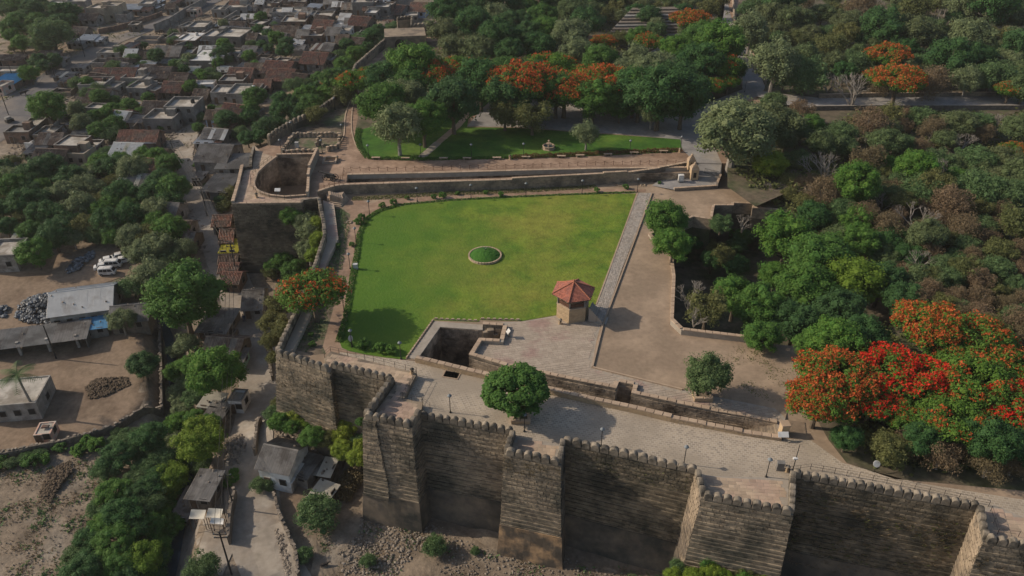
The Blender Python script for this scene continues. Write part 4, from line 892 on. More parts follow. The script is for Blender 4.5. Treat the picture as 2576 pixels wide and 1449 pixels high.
# cannon
t = thing('cannon', 'black iron cannon on a four wheeled carriage on the left terrace', 'cannon', at(829, 452, 2), math.radians(160)); t.scale = (1.15,)*3
b = MB(); b.tube([(-1.1, 0, .98), (-1.0, 0, .98), (-.9, 0, 1.0), (.6, 0, 1.16), (1.9, 0, 1.3), (1.98, 0, 1.31)], [.08, .2, .22, .18, .13, .16], 10); b.obj('barrel', M['metal'], t)
b = MB(); 
for sy in (-.32, .32): b.hull8([(-1.2, sy-.05, .55), (.9, sy-.05, .55), (.9, sy+.05, .55), (-1.2, sy+.05, .55), (-1.2, sy-.05, .75), (.5, sy-.05, 1.05), (.5, sy+.05, 1.05), (-1.2, sy+.05, .75)])
b.box((-.2, 0, .5), (.2, .8, .2)); b.box((-1.0, 0, .5), (.15, .8, .15)); b.box((.6, 0, .5), (.2, .8, .2)); b.obj('carriage', M['metal'], t)
wb = MB()
for k in range(16):
    a0_, a1_ = 2*math.pi*k/16, 2*math.pi*(k+1)/16; wb.tube([(.5*math.cos(a0_), 0, .5*math.sin(a0_)), (.5*math.cos(a1_), 0, .5*math.sin(a1_))], .055, 5)
for k in range(8): a0_ = math.pi*k/4; wb.tube([(0,0,0), (.5*math.cos(a0_), 0, .5*math.sin(a0_))], .03, 4)
wb.tube([(0,-.1,0),(0,.1,0)], .09, 8); wm = wb.mesh('wheel', M['metal'])
for x_, y_ in ((-1.0,-.5),(-1.0,.5),(.6,-.5),(.6,.5)): inst('wheel', wm, t, (x_, y_, .52))
# square basin and signs near cannon
t = wthing('square_basin', 'small rectangular stone basin on the terrace above the cannon', 'basin', at(836, 407, 2)); bs = [at(x, y, 2).xy for x, y in ((821,400),(847,400),(842,411),(815,411))]
low_wall(t, bs, 2, 2.4, .3, 'gazstone', closed=True)
# circular flower bed mound on the lawn
t = thing('round_flower_bed', 'round planted mound with a low stone ring in the middle of the lawn', 'flower bed', at(1220, 645, 0)); RB = 2.75
rb = unit_blocks('ring_stone', M['coping'], 3)
for k in range(34):
    a = 2*math.pi*k/34; inst('ring_stone', rb[k % 3], t, (RB*math.cos(a), RB*math.sin(a), 0), a+math.pi/2, (RB*2*math.pi/34-.03, .25, .38))
b = MB(); n = 24
for r_ in range(9):
    for k in range(n): a = 2*math.pi*k/n; q = r_/8; b.v.append((RB*.96*q*math.cos(a), RB*.96*q*math.sin(a), .28+.75*(1-q*q)+.04*R.uniform(-1, 1)))
b.f = [(r_*n+k, r_*n+n+k, r_*n+n+(k+1) % n, r_*n+(k+1) % n) for r_ in range(8) for k in range(n)]; b.m = [0]*len(b.f); b.obj('planting', M['mound'], t)
b = MB()
for k in range(14): a = R.uniform(0, 6.28); b.tube([(0,.8,.95), (.35*math.cos(a), .8+.35*math.sin(a), 1.25+R.uniform(0,.3))], [.03,.01], 4)
b.obj('sprinkler_head', M['lampcap'], t)
# ring of stone pillar stumps
pm = []
for k in range(4):
    b = MB(); b.lathe([(.34, 0), (.36, .1), (.30, .2), (.29, .75), (.35, .85), (.35, .98), (.2, 1.0), (0, 1.0)], 8); pm.append(b.mesh('pillar_drum', M['coping' if k % 2 else 'merlon']))
PL = [((712,385),(738,346),14),((740,345),(852,344),22),((714,388),(800,386),13),((856,346),(853,370),6),((850,374),(825,381),6)]
for k, (a, b_, n) in enumerate(PL):
    w = ['left side of the ring below the rampart walk', 'back row of the ring below the dry bed', 'front row of the ring by the round pit', 'right side of the ring beside the curved kerb', 'curved front corner of the ring'][k]
    for j in range(n):
        p = at(a[0]+(b_[0]-a[0])*j/(n-1), a[1]+(b_[1]-a[1])*j/(n-1), 2); o = bpy.data.objects.new('stone_pillar', pm[j % 4]); C.objects.link(o); o.location = p; o.scale = (1, 1, R.uniform(.8, 1.2)); o.rotation_euler = (R.uniform(-.05,.05), 0, R.random()*3)
        tag(o, 'short carved stone pillar stump in the '+w, 'pillar', 'carved pillar stumps, '+w.split(' of')[0])
for j, (x, y, h) in enumerate(((796,369,1.0),(800,366,1.6),(804,364,1.9),(808,363,2.0),(812,370,.7))):
    o = bpy.data.objects.new('stone_pillar', pm[j % 4]); C.objects.link(o); o.location = at(x, y, 2); o.scale = (.9, .9, h); tag(o, 'one of the taller pillar stumps standing together inside the ring', 'pillar', 'pillar stumps inside the ring')
# tree planter on the promenade and two other planters
for x, y, z, lab in ((1310,1056,0,'square stone planter around the foot of the round leafy tree'),(1766,1000,0,'square stone planter under the tall dense tree on the terrace')):
    t = wthing('tree_planter', lab, 'planter', at(x, y, z)); p = at(x, y, z)
    low_wall(t, [Vector((p.x+a, p.y+b_)) for a, b_ in ((-1.2,-.9),(1.2,-.9),(1.2,.9),(-1.2,.9))], z, z+.55, .3, 'gazstone', closed=True)
    s = MB(); s.box((p.x, p.y, z), (1.9, 1.3, .4)); s.obj('soil', M['soil'], t)
# drain hatch on the promenade
t = thing('sunken_hatch', 'dark rectangular opening in the promenade beside the well parapet', 'hatch', at(1136, 943, 0), -.25); b = MB(); b.box((0, 0, .0), (2.0, 1.3, .02)); b.obj('opening', M['dark'], t)
b = MB(); 
for k in range(5): b.tube([(-.9+.45*k, -.65, .05), (-.9+.45*k, .65, .05)], .025, 4)
b.obj('grille', M['metal'], t); b = MB(); b.box((0, .75, 0), (2.3, .15, .1)); b.box((0, -.75, 0), (2.3, .15, .1)); b.box((1.1, 0, 0), (.15, 1.4, .1)); b.box((-1.1, 0, 0), (.15, 1.4, .1)); b.obj('rim', M['coping'], t)
# ravine edge walls
tv = wthing('retaining_wall', 'pale stone retaining wall curving round the bushes right of the dirt yard', 'wall', at(1700, 830, 0))
low_wall(tv, [RAV[q].xy for q in (14, 15, 16)][::1], 0, .9, .5, 'drystone', n=150)
tv2 = wthing('retaining_wall', 'thin stone edge wall of the overgrown hollow beside the dirt yard', 'wall', at(1695, 700, 0))
low_wall(tv2, [RAV[q].xy for q in (16, 17, 18, 19, 0)], 0, .35, .45, 'drystone'); low_wall(tv2, [RAV[q].xy for q in (0, 1, 2, 3, 4, 5, 6, 7, 8)], -2, .25, .4, 'drystone')
t = thing('mast', 'slim tall black mast leaning on the promenade near the tiled bastion', 'mast', at(1992, 1190, 0)); b = MB(); b.tube([(0,0,0),(.05,0,4.6)], [.06,.04], 6); b.obj('pole', M['metal'], t); b = MB(); b.box((-.1,-.1,2.4), (.5,.25,.2)); b.obj('camera_box', M['white'], t)
# stone strip planters (bed frames)
for (x, y), wl in zip(((1617,466),(1662,462),(878,560),(1560,466)), ('brick edged plant bed right of the top lawn corner', 'brick edged plant bed at the grey pad edge', 'brick edged plant bed beside the left rampart walk', 'brick edged plant bed below the channel wall')):
    p = at(x, y, 0); t = wthing('bed_frame', 'small square '+wl, 'plant bed', p, 'small framed plant beds'); low_wall(t, [Vector((p.x+a, p.y+b_)) for a, b_ in ((-.5,-.5),(.5,-.5),(.5,.5),(-.5,.5))], 0, .2, .12, 'gazstone', cap=None, closed=True)
# ------------------------------------------------------------------ the town below the walls
def drape(name, pts, m, dz=.07, step=1.6):
    pl = [lo(x, y).xy for x, y in pts]; x0, x1, y0, y1 = min(p.x for p in pl), max(p.x for p in pl), min(p.y for p in pl), max(p.y for p in pl)
    V = [Vector(p) for p in pl]; E = [(i, (i+1) % len(pl)) for i in range(len(pl))]; y = y0
    while y < y1:
        x = x0
        while x < x1:
            if inside(x, y, pl): V.append(Vector((x+R.uniform(-.2,.2), y+R.uniform(-.2,.2))))
            x += step
        y += step
    ov, _, of, _, _, _ = delaunay_2d_cdt(V, E, [], 0, 1e-4); b = MB(); b.v = [(v.x, v.y, g(v.x, v.y)+dz) for v in ov]
    for t in of:
        c = (ov[t[0]]+ov[t[1]]+ov[t[2]])/3
        if inside(c.x, c.y, pl):
            cr = (ov[t[1]]-ov[t[0]]).cross(ov[t[2]]-ov[t[0]]); b.f.append(tuple(t if cr > 0 else t[::-1])); b.m.append(0)
    return struct(name, b, M[m], smooth=True)
LANE = [lo(x, y).xy for x, y in ((715,1500),(690,1449),(664,1380),(640,1300),(625,1200),(634,1100),(655,1000),(655,930),(640,860),(618,800),(600,740),(575,690),(556,640),(540,600),(516,550),(492,510),(472,470),(462,430),(455,395),(470,350),(492,315),(520,280),(535,240),(545,200),(570,165))]
struct('lane', ribbon(LANE, lambda t: 7.5-3.3*t, g, dz=.16), M['street'], smooth=True)
struct('concrete_strip', ribbon([lo(x, y).xy for x, y in ((718,1475),(700,1410),(678,1350),(668,1330))], 5, g, dz=.17), M['concslab'])
ROAD = [lo(x, y).xy for x, y in ((-160,400),(-60,345),(10,300),(60,262),(120,215),(170,175),(215,145),(262,112),(330,88),(400,62),(470,30),(540,0),(600,-25))]
struct('road', ribbon(ROAD, lambda t: 17-10*sm(.1,.6,t), g, dz=.12, step=4), M['asphalt'], smooth=True)
struct('lane', ribbon([lo(x, y).xy for x, y in ((460,395),(430,360),(470,330),(500,300))], 3.5, g, dz=.13), M['street'])
struct('lane', ribbon([lo(x, y).xy for x, y in ((0,18),(60,25),(130,40),(175,52))], 5, g, dz=.13), M['yarddirt'])
drape('yard', [(-60,830),(-60,640),(60,655),(150,640),(230,632),(320,640),(330,690),(240,720),(140,745),(120,800),(40,860)], 'yarddirt')
drape('yard', [(-60,900),(130,880),(280,835),(395,810),(405,900),(408,1040),(280,1075),(100,1120),(-60,1140)], 'yarddirt')
drape('yard', [(440,1320),(470,1300),(575,1295),(590,1380),(560,1449),(400,1470),(410,1400)], 'street', .1)
drape('yard', [(672,1170),(720,1180),(830,1190),(820,1290),(740,1320),(700,1290)], 'yarddirt', .06)
drape('field', [(360,90),(430,88),(480,98),(400,120),(350,112)], 'yarddirt'); drape('field', [(440,100),(560,60),(600,68),(500,128),(440,130)], 'grass'); drape('field', [(680,30),(760,0),(800,-10),(810,20),(720,70)], 'yarddirt'); drape('field', [(600,70),(640,62),(700,80),(660,110),(610,100)], 'yarddirt'); drape('field', [(60,60),(200,60),(190,110),(100,140),(60,120)], 'yarddirt')
drape('rubble_slope', [(905,1290),(1090,1300),(1260,1395),(1420,1400),(1690,1470),(1500,1560),(900,1560),(780,1449),(800,1340)], 'lowdirt', .05)
w_ = ribbon(DITCH, 1.6, lambda x, y: g(x, y), dz=.3, cols=2); struct('ditch_water', w_, M['water'])
PANEL = {}
def panel(m):
    if m not in PANEL:
        b = MB(); n = 9; 
        for k in range(n):
            x0, x1, x2 = k/n, (k+.5)/n, (k+1)/n
            for a, c, za, zc in ((x0, x1, 0, 1), (x1, x2, 1, 0)): b.hull8([(a, 0, -.6), (c, 0, -.6), (c, 1, -.6), (a, 1, -.6), (a, 0, za), (c, 0, zc), (c, 1, zc), (a, 1, za)], bottom=False)
        PANEL[m] = b.mesh('sheet', M[m])
    return PANEL[m]
WINF = {}
def winmesh(name, w, h, m, fm='conc'):
    k = (name, round(w, 1), round(h, 1), m, fm)
    if k not in WINF:
        b = MB(); b.box((0, -.03, 0), (w+.16, .10, h+.12)); b.box((0, -.06, .06), (w, .1, h), m=1); WINF[k] = b.mesh(name, [M[fm], M[m]])
    return WINF[k]
def slope_roof(t, x0, x1, y0, z0, y1, z1, kind, m, pn='roof'):
    """one roof slope from eave (y0,z0) to ridge (y1,z1) in house space"""
    L2 = math.hypot(y1-y0, z1-z0); s_ = 1 if y1 > y0 else -1; ang = math.atan2(z1-z0, abs(y1-y0)); W = x1-x0
    if kind == 'sheet':
        n = max(2, round(W/1.1)); me = panel(m if isinstance(m, str) else m[0]); me2 = panel(m[1]) if not isinstance(m, str) else me
        for k in range(n):
            o = inst('roof_sheet', me2 if R.random() < .22 else me, t, (x0+W*k/n if s_ > 0 else x0+W*(k+1)/n, y0, z0+.03+.012*(k % 2)), sc=(W/n*1.01, L2, .05), rot=(ang, 0, 0 if s_ > 0 else math.pi))
        if R.random() < .8:
            for k in range(R.randint(2, 6)):
                f = R.random()*.9+.05; b = MB(); b.ico((R.uniform(x0+.3, x1-.3), y0+(y1-y0)*f, z0+(z1-z0)*f+.14), R.uniform(.12, .22), 0, .3); b.obj('weight_stone', M['rock'], t)
    else:
        b = MB(); tw_ = .30; n = max(3, round(W/tw_)); rows = max(2, round(L2/.75)); dy, dz = (y1-y0)/rows, (z1-z0)/rows
        for k in range(n):
            for r_ in range(rows):
                if R.random() < .015: continue
                xa = x0+W*(k+.08)/n; xb = x0+W*(k+.92)/n; xm = (xa+xb)/2; jt = R.uniform(-.02, .035)
                ya, yb, za, zb = y0+dy*r_, y0+dy*(r_+1.12), z0+dz*r_+.06+jt, z0+dz*(r_+1.1)+.02+jt
                i = len(b.v); b.v += [(xa, ya, za-.06), (xm, ya, za+.09), (xb, ya, za-.06), (xa, yb, zb-.06), (xm, yb, zb+.07), (xb, yb, zb-.06)]
                for f in ((0, 1, 4, 3), (1, 2, 5, 4)): b.f.append(tuple(i+q for q in (f if s_ > 0 else f[::-1]))); b.m.append(0)
                b.f.append((i, i+2, i+1)); b.m.append(0)
        b.obj('roof_tiles', M[m], t, kind='stuff')
        b = MB(); b.hull8([(x0, y0, z0-.1), (x1, y0, z0-.1), (x1, y1, z1-.1), (x0, y1, z1-.1), (x0, y0, z0), (x1, y0, z0), (x1, y1, z1), (x0, y1, z1)] if s_ > 0 else [(x1, y0, z0-.1), (x0, y0, z0-.1), (x0, y1, z1-.1), (x1, y1, z1-.1), (x1, y0, z0), (x0, y0, z0), (x0, y1, z1), (x1, y1, z1)]); b.obj('roof_deck', M['wood'], t)
HOUSES = []
def house(cx, cy, wpx, dpx, kind, wall='plaster', roof='slabroof', h=3.0, rz=None, label=None, cat='house', tank=0, parapet=.5, win=2, level=False, door=True, name=None):
    h = h*.87
    dz = h+(.8 if kind in ('tile', 'gable') else 0); p = lo(cx, cy, dz); z = p.z-dz; sc_ = pxm(cy, p.z)
    w = max(2.2, wpx/sc_); d = max(2.2, dpx/(sc_*FPX/2003.5*sc_*(H-p.z)/FPX)) if dpx else w*.8
    d = min(d*1.3, 16)
    rz = R.uniform(-.14, .06) if rz is None else rz
    nm = {'flat': 'flat_roofed_house', 'tile': 'tiled_house', 'gable': 'sheet_roofed_house', 'shed': 'shed', 'ruin': 'ruined_house'}[kind]
    col = {'plaster': 'grimy white', 'conc': 'grey concrete', 'brick': 'rough brick', 'rubblewall': 'rubble walled', 'cream': 'cream', 'green': 'pale green', 'blue': 'pale blue', 'pink': 'pink', 'white': 'white', 'drystone': 'stone'}[wall]
    rl = {'slabroof': 'pale flat roof', 'whiteroof': 'white sheet roof', 'greysheet': 'grey corrugated roof', 'redtile': 'red tiled roof', 'browntile': 'brown tiled roof', 'rust': 'rusty sheet roof', 'bluesheet': 'blue sheet roof', 'conc': 'dark flat roof', 'tarp': 'tarpaulin roof', 'greennet': 'green netting roof'}.get(roof if isinstance(roof, str) else roof[0], 'patched roof')
    t = thing(name or nm, label or '%s %s with %s%s' % (col, 'shed' if kind == 'shed' else 'ruin' if kind == 'ruin' else 'house', rl, ' and water tank' if tank else ''), cat if kind != 'shed' else 'shed', (p.x, p.y, z), rz, None if label else 'houses of the town below the fort')
    if not label: t['auto'] = 1; HOUSES.append(t)
    th = .22; X, Y = w/2, d/2; wm = M[wall]; lowz = -.9
    b = MB()
    if kind in ('flat', 'ruin'):
        top = h+(parapet if kind == 'flat' else 0)
        for (x, y, ww, dd) in ((0, -Y+th/2, w, th), (0, Y-th/2, w, th), (-X+th/2, 0, th, d-2*th), (X-th/2, 0, th, d-2*th)):
            tt = top if kind == 'flat' else h*R.uniform(.45, 1)
            b.box((x, y, lowz), (ww, dd, tt-lowz))
        b.obj('wall', wm, t)
        s_ = MB(); s_.box((0, 0, h-.15 if kind == 'flat' else .02), (w-2*th-.01, d-2*th-.01, .12)); s_.obj('roof' if kind == 'flat' else 'earth_floor', M[roof if kind == 'flat' else 'yarddirt'], t)
        if kind == 'flat' and parapet > .2:
            c = MB()
            for (x, y, ww, dd) in ((0, -Y+th/2, w+.1, th+.1), (0, Y-th/2, w+.1, th+.1), (-X+th/2, 0, th+.1, d-2*th-.1), (X-th/2, 0, th+.1, d-2*th-.1)): c.box((x, y, top+.003), (ww, dd, .07))
            c.obj('parapet_cap', M['conc' if wall != 'cream' else 'cream'], t)
            if w > 6 and R.random() < .5:
                c = MB(); c.box((X*.5, Y*.45, h), (w*.3, d*.35, 1.9)); c.obj('stair_room', wm, t)
    elif kind in ('tile', 'gable'):
        rh = min(2.0, d*.28); b.box((0, 0, lowz), (w, d, h-lowz)); i = len(b.v)
        for x in (-X, X): b.v += [(x, -Y, h), (x, Y, h), (x, 0, h+rh-.12)]
        b.f += [(i, i+2, i+1), (i+3, i+4, i+5)]; b.m += [0, 0]; b.obj('wall', wm, t)
        k = 'tile' if kind == 'tile' else 'sheet'
        slope_roof(t, -X-.35, X+.35, -Y-.45, h-.12, 0, h+rh, k, roof); slope_roof(t, -X-.35, X+.35, Y+.45, h-.12, 0, h+rh, k, roof)
        c = MB(); c.tube([(-X-.35, 0, h+rh+.04), (X+.35, 0, h+rh+.04)], .13, 5); c.obj('ridge', M[roof if isinstance(roof, str) else roof[0]], t)
    else:
        b.box((0, Y-.1, lowz), (w, .2, h-.2-lowz)); b.box((-X+.1, 0, lowz), (.2, d-.4, h*.8-lowz)); b.box((X-.1, 0, lowz), (.2, d-.4, h*.8-lowz))
        if door != 'open': b.box((0, -Y+.1, lowz), (w, .2, h*.8-.15-lowz))
        b.obj('wall', wm, t); slope_roof(t, -X-.3, X+.3, -Y-.4, h*.8, Y+.2, h, 'sheet' if not (isinstance(roof, str) and 'tile' in roof) else 'tile', roof)
    if kind != 'ruin':
        n = win if w > 4 and (win != 2 or R.random() < .5) else 1; xs_ = [(-X+w*(k+.5)/(n+1)) for k in range(n+1)]
        for k, x in enumerate(xs_):
            if k == 0 and door is True: inst('door', winmesh('door', .9, 1.9, R.choice(['wood', 'dark', 'wood', 'wood']), 'plaster'), t, (x, -Y-.01, 0))
            elif door != 'open': inst('window', winmesh('window', .9, 1.0, 'dark'), t, (x, -Y-.01, 1.0))
        sx = 1 if cx < 1288 else -1
        for k in range(max(1, int(d/4))): inst('window', winmesh('window', .9, 1.0, 'dark'), t, (sx*X+sx*.01, -Y+d*(k+.6)/max(1, int(d/4))*.9, 1.0), rz=math.pi/2*sx)
        if level: 
            for k, x in enumerate(xs_): inst('window', winmesh('window', .9, 1.0, 'dark'), t, (x, -Y-.01, 3.6))
    if tank:
        c = MB(); c.lathe([(.5, 0), (.55, .1), (.55, .9), (.4, 1.05), (.15, 1.15), (0, 1.15)], 10, (X*.5, Y*.3, h)); c.obj('water_tank', M['white' if tank == 1 else 'metal'], t)
    return t
# far left to right, back to front: centre of the roof, width and depth on the roof, then what it is made of
for a in [(148,7,44,5,'flat','plaster','whiteroof'),(197,3,50,6,'flat','conc','slabroof',4.5),(170,32,60,11,'flat','brick','slabroof'),(226,40,48,8,'tile','plaster','browntile',2.6),(252,18,46,9,'flat','cream','slabroof',5.5),(285,12,42,9,'flat','cream','slabroof',6),(310,28,30,7,'ruin','plaster','slabroof',4),(335,15,44,8,'shed','plaster',('whiteroof','rust')),(372,8,34,8,'flat','plaster','slabroof'),(360,22,40,6,'shed','conc','rust',2.4),
 (204,73,34,8,'gable','rubblewall',('browntile','rust')),(222,92,40,8,'shed','plaster','whiteroof'),(250,97,30,7,'shed','plaster',('greysheet','whiteroof'),2.4),(196,102,40,8,'shed','conc','greysheet',2.6),(25,143,70,9,'shed','brick','browntile',2.6),(120,133,52,10,'shed','brick','browntile',2.8),(148,148,34,9,'shed','conc','greysheet',2.5),(26,195,62,16,'shed','brick','bluesheet',2.9),(18,178,60,9,'flat','plaster','slabroof',3),(6,214,32,12,'flat','pink','slabroof',2.6),
 (374,90,62,8,'ruin','conc','slabroof',2.4),(488,25,26,6,'flat','pink','slabroof',2.4),(503,64,44,12,'flat','conc','slabroof',3.2),(557,22,36,8,'flat','conc','slabroof'),(597,14,60,12,'flat','conc','slabroof',3.2),(478,92,56,16,'flat','brick','whiteroof',2.8,-.05,None,'house',1,.1),(521,93,22,8,'shed','conc','whiteroof',2.4),(545,86,50,14,'flat','conc','slabroof',3),(590,84,66,18,'flat','conc','slabroof',3.6),(572,72,40,10,'shed','conc','greysheet'),
 (427,125,64,18,'gable','rubblewall',('greysheet','browntile'),2.6),(532,139,80,22,'flat','conc','whiteroof',3.4,-.02,None,'house',0,.12),(440,152,100,6,'shed','conc','greysheet',2.6),(280,131,56,9,'flat','plaster','slabroof',2.4),(252,147,40,10,'ruin','plaster','slabroof',2.4),(300,155,52,18,'tile','rubblewall','browntile',2.6),(202,165,34,8,'shed','plaster','greysheet',2.4),(262,178,38,12,'tile','cream','redtile',2.5),(318,180,56,20,'tile','blue','redtile',2.8),(250,202,34,10,'tile','brick','redtile',2.4),
 (243,207,66,16,'flat','conc','slabroof',3.4,0,None,'house',2),(285,216,40,12,'flat','plaster','conc',2.6),(343,192,54,14,'flat','plaster','slabroof',3.2),(376,172,40,14,'tile','green','browntile',3),(358,216,52,15,'flat','conc','slabroof',3.4),(407,177,56,20,'tile','rubblewall','browntile',2.5),(165,186,50,8,'shed','rubblewall',('greysheet','tarp'),2.2),(172,200,44,8,'shed','rubblewall',('greysheet','rust'),2.2),(160,222,52,9,'ruin','rubblewall','slabroof',2),(254,232,56,14,'tile','plaster','browntile',2.5),(220,250,50,12,'tile','rubblewall','browntile',2.4),(245,270,44,10,'flat','conc','slabroof',2.8),
 (310,283,50,14,'tile','brick','redtile',2.6),(397,265,66,20,'tile','brick','browntile',2.6),(463,262,74,20,'flat','conc','slabroof',5.2,-.02,None,'house',2,.7,2,True),(412,293,76,20,'flat','conc','slabroof',3.6,-.05,None,'house',1,.8),(340,296,50,11,'shed','plaster','greysheet',3),(318,312,46,14,'ruin','rubblewall','slabroof',2.6),(335,336,60,18,'tile','plaster',('redtile'),2.5),(372,337,56,18,'tile','brick','redtile',2.8),(327,371,72,30,'gable','rubblewall',('whiteroof','tarp'),3,-.1),
 (183,356,62,20,'flat','brick','slabroof',4.8,-.1,None,'house',0,.3),(190,380,78,16,'flat','cream','slabroof',3.2,-.12),(53,328,62,14,'flat','brick','conc',3),(95,345,44,16,'ruin','white','slabroof',2.6),(133,343,58,18,'gable','conc',('browntile','greysheet'),2.8),(92,371,42,18,'shed','conc','greysheet',2.6),(135,386,80,24,'tile','rubblewall','browntile',2.4,-.1),(208,325,40,14,'shed','brick','greysheet',2.8),(190,314,34,8,'flat','brick','slabroof',2.6),(262,440,46,16,'shed','rubblewall',('tarp','greysheet'),2.2),(345,447,76,24,'gable','plaster',('greysheet','tarp'),2.7,-.12),(373,462,44,14,'shed','conc',('greysheet','whiteroof'),2.5,-.1),
 (517,211,48,9,'flat','white','whiteroof',2.6,.1),(563,228,50,15,'flat','plaster','slabroof',3.2,0,None,'house',0,.6),(617,228,72,20,'flat','plaster','slabroof',3.2,-.02,None,'house',1,.6),(588,200,62,12,'flat','brick','conc',3.4),(610,180,60,14,'tile','plaster','redtile',2.6,-.1),(560,172,34,9,'shed','rubblewall',('tarp','rust'),2.2),(549,283,52,14,'tile','blue','browntile',2.8),(592,272,56,18,'tile','plaster','redtile',2.6,-.3),(578,300,56,18,'shed','rubblewall',('rust','tarp'),2.4,-.3),(546,330,60,16,'gable','plaster',('greysheet','whiteroof'),2.5,-.2),(528,350,66,12,'shed','plaster',('whiteroof','rust'),2.4,-.15),(548,376,82,34,'gable','plaster','greysheet',3.2,-.08),
 (592,402,80,24,'shed','plaster','conc',3.4,.02),(502,440,22,14,'shed','rubblewall','greysheet',2.2),(556,457,66,32,'shed','conc','conc',2.6,-.1),(510,232,36,14,'tile','rubblewall','browntile',2.4),(440,215,50,16,'tile','rubblewall','redtile',2.4),(455,190,44,12,'tile','rubblewall','browntile',2.4),(480,173,36,10,'shed','plaster',('tarp','greysheet'),2.4),
 (730,28,92,10,'flat','plaster','slabroof',3.2),(763,38,34,9,'flat','white','whiteroof',3),(744,50,60,12,'flat','brick','slabroof',2.8),(722,74,62,16,'tile','rubblewall','browntile',2.6),(697,53,30,9,'shed','conc','greysheet'),(816,38,46,10,'flat','rubblewall','slabroof'),(817,59,48,13,'tile','plaster','redtile',2.6),(852,61,50,7,'flat','white','whiteroof',2.8),(790,86,52,12,'flat','brick','slabroof',2.7),(842,76,34,10,'gable','white','greysheet',2.6),(870,75,30,10,'flat','white','slabroof',2.6),(657,86,48,13,'flat','plaster','slabroof',3),(690,62,26,8,'shed','rubblewall','rust',2.2),
 (954,16,54,8,'flat','conc','slabroof',3.2),(1000,20,46,16,'tile','plaster','redtile',2.8,-.3),(1056,14,40,14,'tile','blue','redtile',3,-.1),(1036,38,30,7,'flat','plaster','slabroof',2.4),(937,31,30,8,'flat','conc','whiteroof',2.6),(910,50,52,12,'tile','rubblewall','redtile',2.6,-.3),(914,4,52,8,'flat','conc','slabroof',5),(723,117,34,7,'shed','rubblewall','bluesheet',2.4),(748,118,34,8,'shed','brick','greysheet',2.6),(806,117,36,12,'shed','plaster',('tarp','rust'),2.4),(797,141,62,20,'tile','plaster','redtile',2.6,-.15),(864,96,30,12,'tile','brick','browntile',2.6),
 (706,163,70,22,'tile','rubblewall','redtile',3,-.12),(712,183,66,20,'tile','rubblewall','redtile',3,-.12),(663,206,40,12,'tile','brick','redtile',2.6),(652,222,36,12,'flat','conc','slabroof',2.6),(822,214,58,16,'shed','plaster',('greysheet','orangetarp'),2.8,-.05),(702,310,42,12,'shed','rubblewall',('greysheet','tarp'),2.2,-.3),(645,168,50,16,'tile','conc','browntile',2.6),
 (430,521,46,28,'gable','plaster','greysheet',2.8,-.1),(458,562,50,24,'tile','plaster','browntile',2.7,-.08),(465,597,54,34,'gable','rubblewall',('browntile','greysheet'),2.5,-.05),(561,546,42,20,'tile','plaster','redtile',2.4,.05),(573,584,30,24,'tile','rubblewall','redtile',2.2,.1),(580,616,42,22,'shed','rubblewall','yellowtarp',2.2,.05),(576,643,42,18,'tile','rubblewall','browntile',2.2),(578,664,44,18,'tile','brick','redtile',2.4),(586,688,44,22,'tile','brick','redtile',2.4),(640,742,46,40,'gable','plaster',('greysheet','tarp'),2.4,.1),
 (548,802,74,42,'shed','rubblewall',('conc','greysheet'),2.6,-.08),(552,828,76,16,'ruin','rubblewall','slabroof',2.2,-.08),(568,858,90,36,'gable','rubblewall',('browntile','greysheet'),2.5,-.12),(592,890,50,22,'shed','green','greysheet',2.6,-.05),(600,1000,34,22,'flat','white','slabroof',2.4,-.1),(535,1003,50,24,'shed','plaster','tarp',2.4,-.2),(547,1028,46,26,'shed','rubblewall','greysheet',2.3,-.2),
 (15,627,76,34,'flat','plaster','slabroof',3.4,.1),(50,603,50,26,'shed','brick',('rust','tarp'),2.8,.1),(10,415,60,12,'flat','plaster','slabroof',2.4),(28,400,22,8,'shed','white','tarp',2)]:
    house(*a)

# smaller houses, sheds and broken walls between the ones above
TOWN = [(150,170),(230,130),(300,110),(420,100),(300,60),(380,20),(420,-25),(980,-25),(1040,40),(880,110),(800,180),(740,210),(660,260),(600,330),(500,430),(420,450),(240,440),(40,400),(30,340),(120,280),(200,200)]
cnt = 0; tries = 0; HP = [(h.location.x, h.location.y) for h in HOUSES]
lane_w = [LANE, ROAD]
while cnt < 150 and tries < 9000:
    tries += 1; x, y = R.uniform(30, 1040), R.uniform(-25, 450)
    if not inside(x, y, TOWN): continue
    p = lo(x, y)
    if any(math.hypot(p.x-a, p.y-b_) < 6.3 for a, b_ in HP) or segdist(p.x, p.y, LANE) < 5 or segdist(p.x, p.y, ROAD) < 8: continue
    if inside(x, y, [(440,100),(560,60),(600,68),(500,128),(440,130)]) or inside(p.x, p.y, outer1): continue
    k = R.choice(['shed', 'shed', 'gable', 'gable', 'flat', 'flat', 'ruin', 'tile']); rf = {'shed': R.choice([('greysheet','rust'),('greysheet','whiteroof'),'greysheet',('whiteroof','greysheet'),'whiteroof']), 'tile': R.choice(['browntile', 'browntile', 'redtile']), 'gable': R.choice([('greysheet','browntile'), 'greysheet', ('whiteroof','greysheet')]), 'flat': 'slabroof', 'ruin': 'slabroof'}[k]
    s0 = pxm(y, p.z); house(x, y, R.uniform(3.2, 6)*s0, R.uniform(3.5, 5.5)*s0*s0*(H-p.z)/FPX, k, R.choice(['plaster', 'rubblewall', 'brick', 'conc', 'rubblewall']), rf, R.uniform(2, 2.8), R.uniform(-.35, .1)); HP.append((p.x, p.y)); cnt += 1
deb = MB(); c = 0
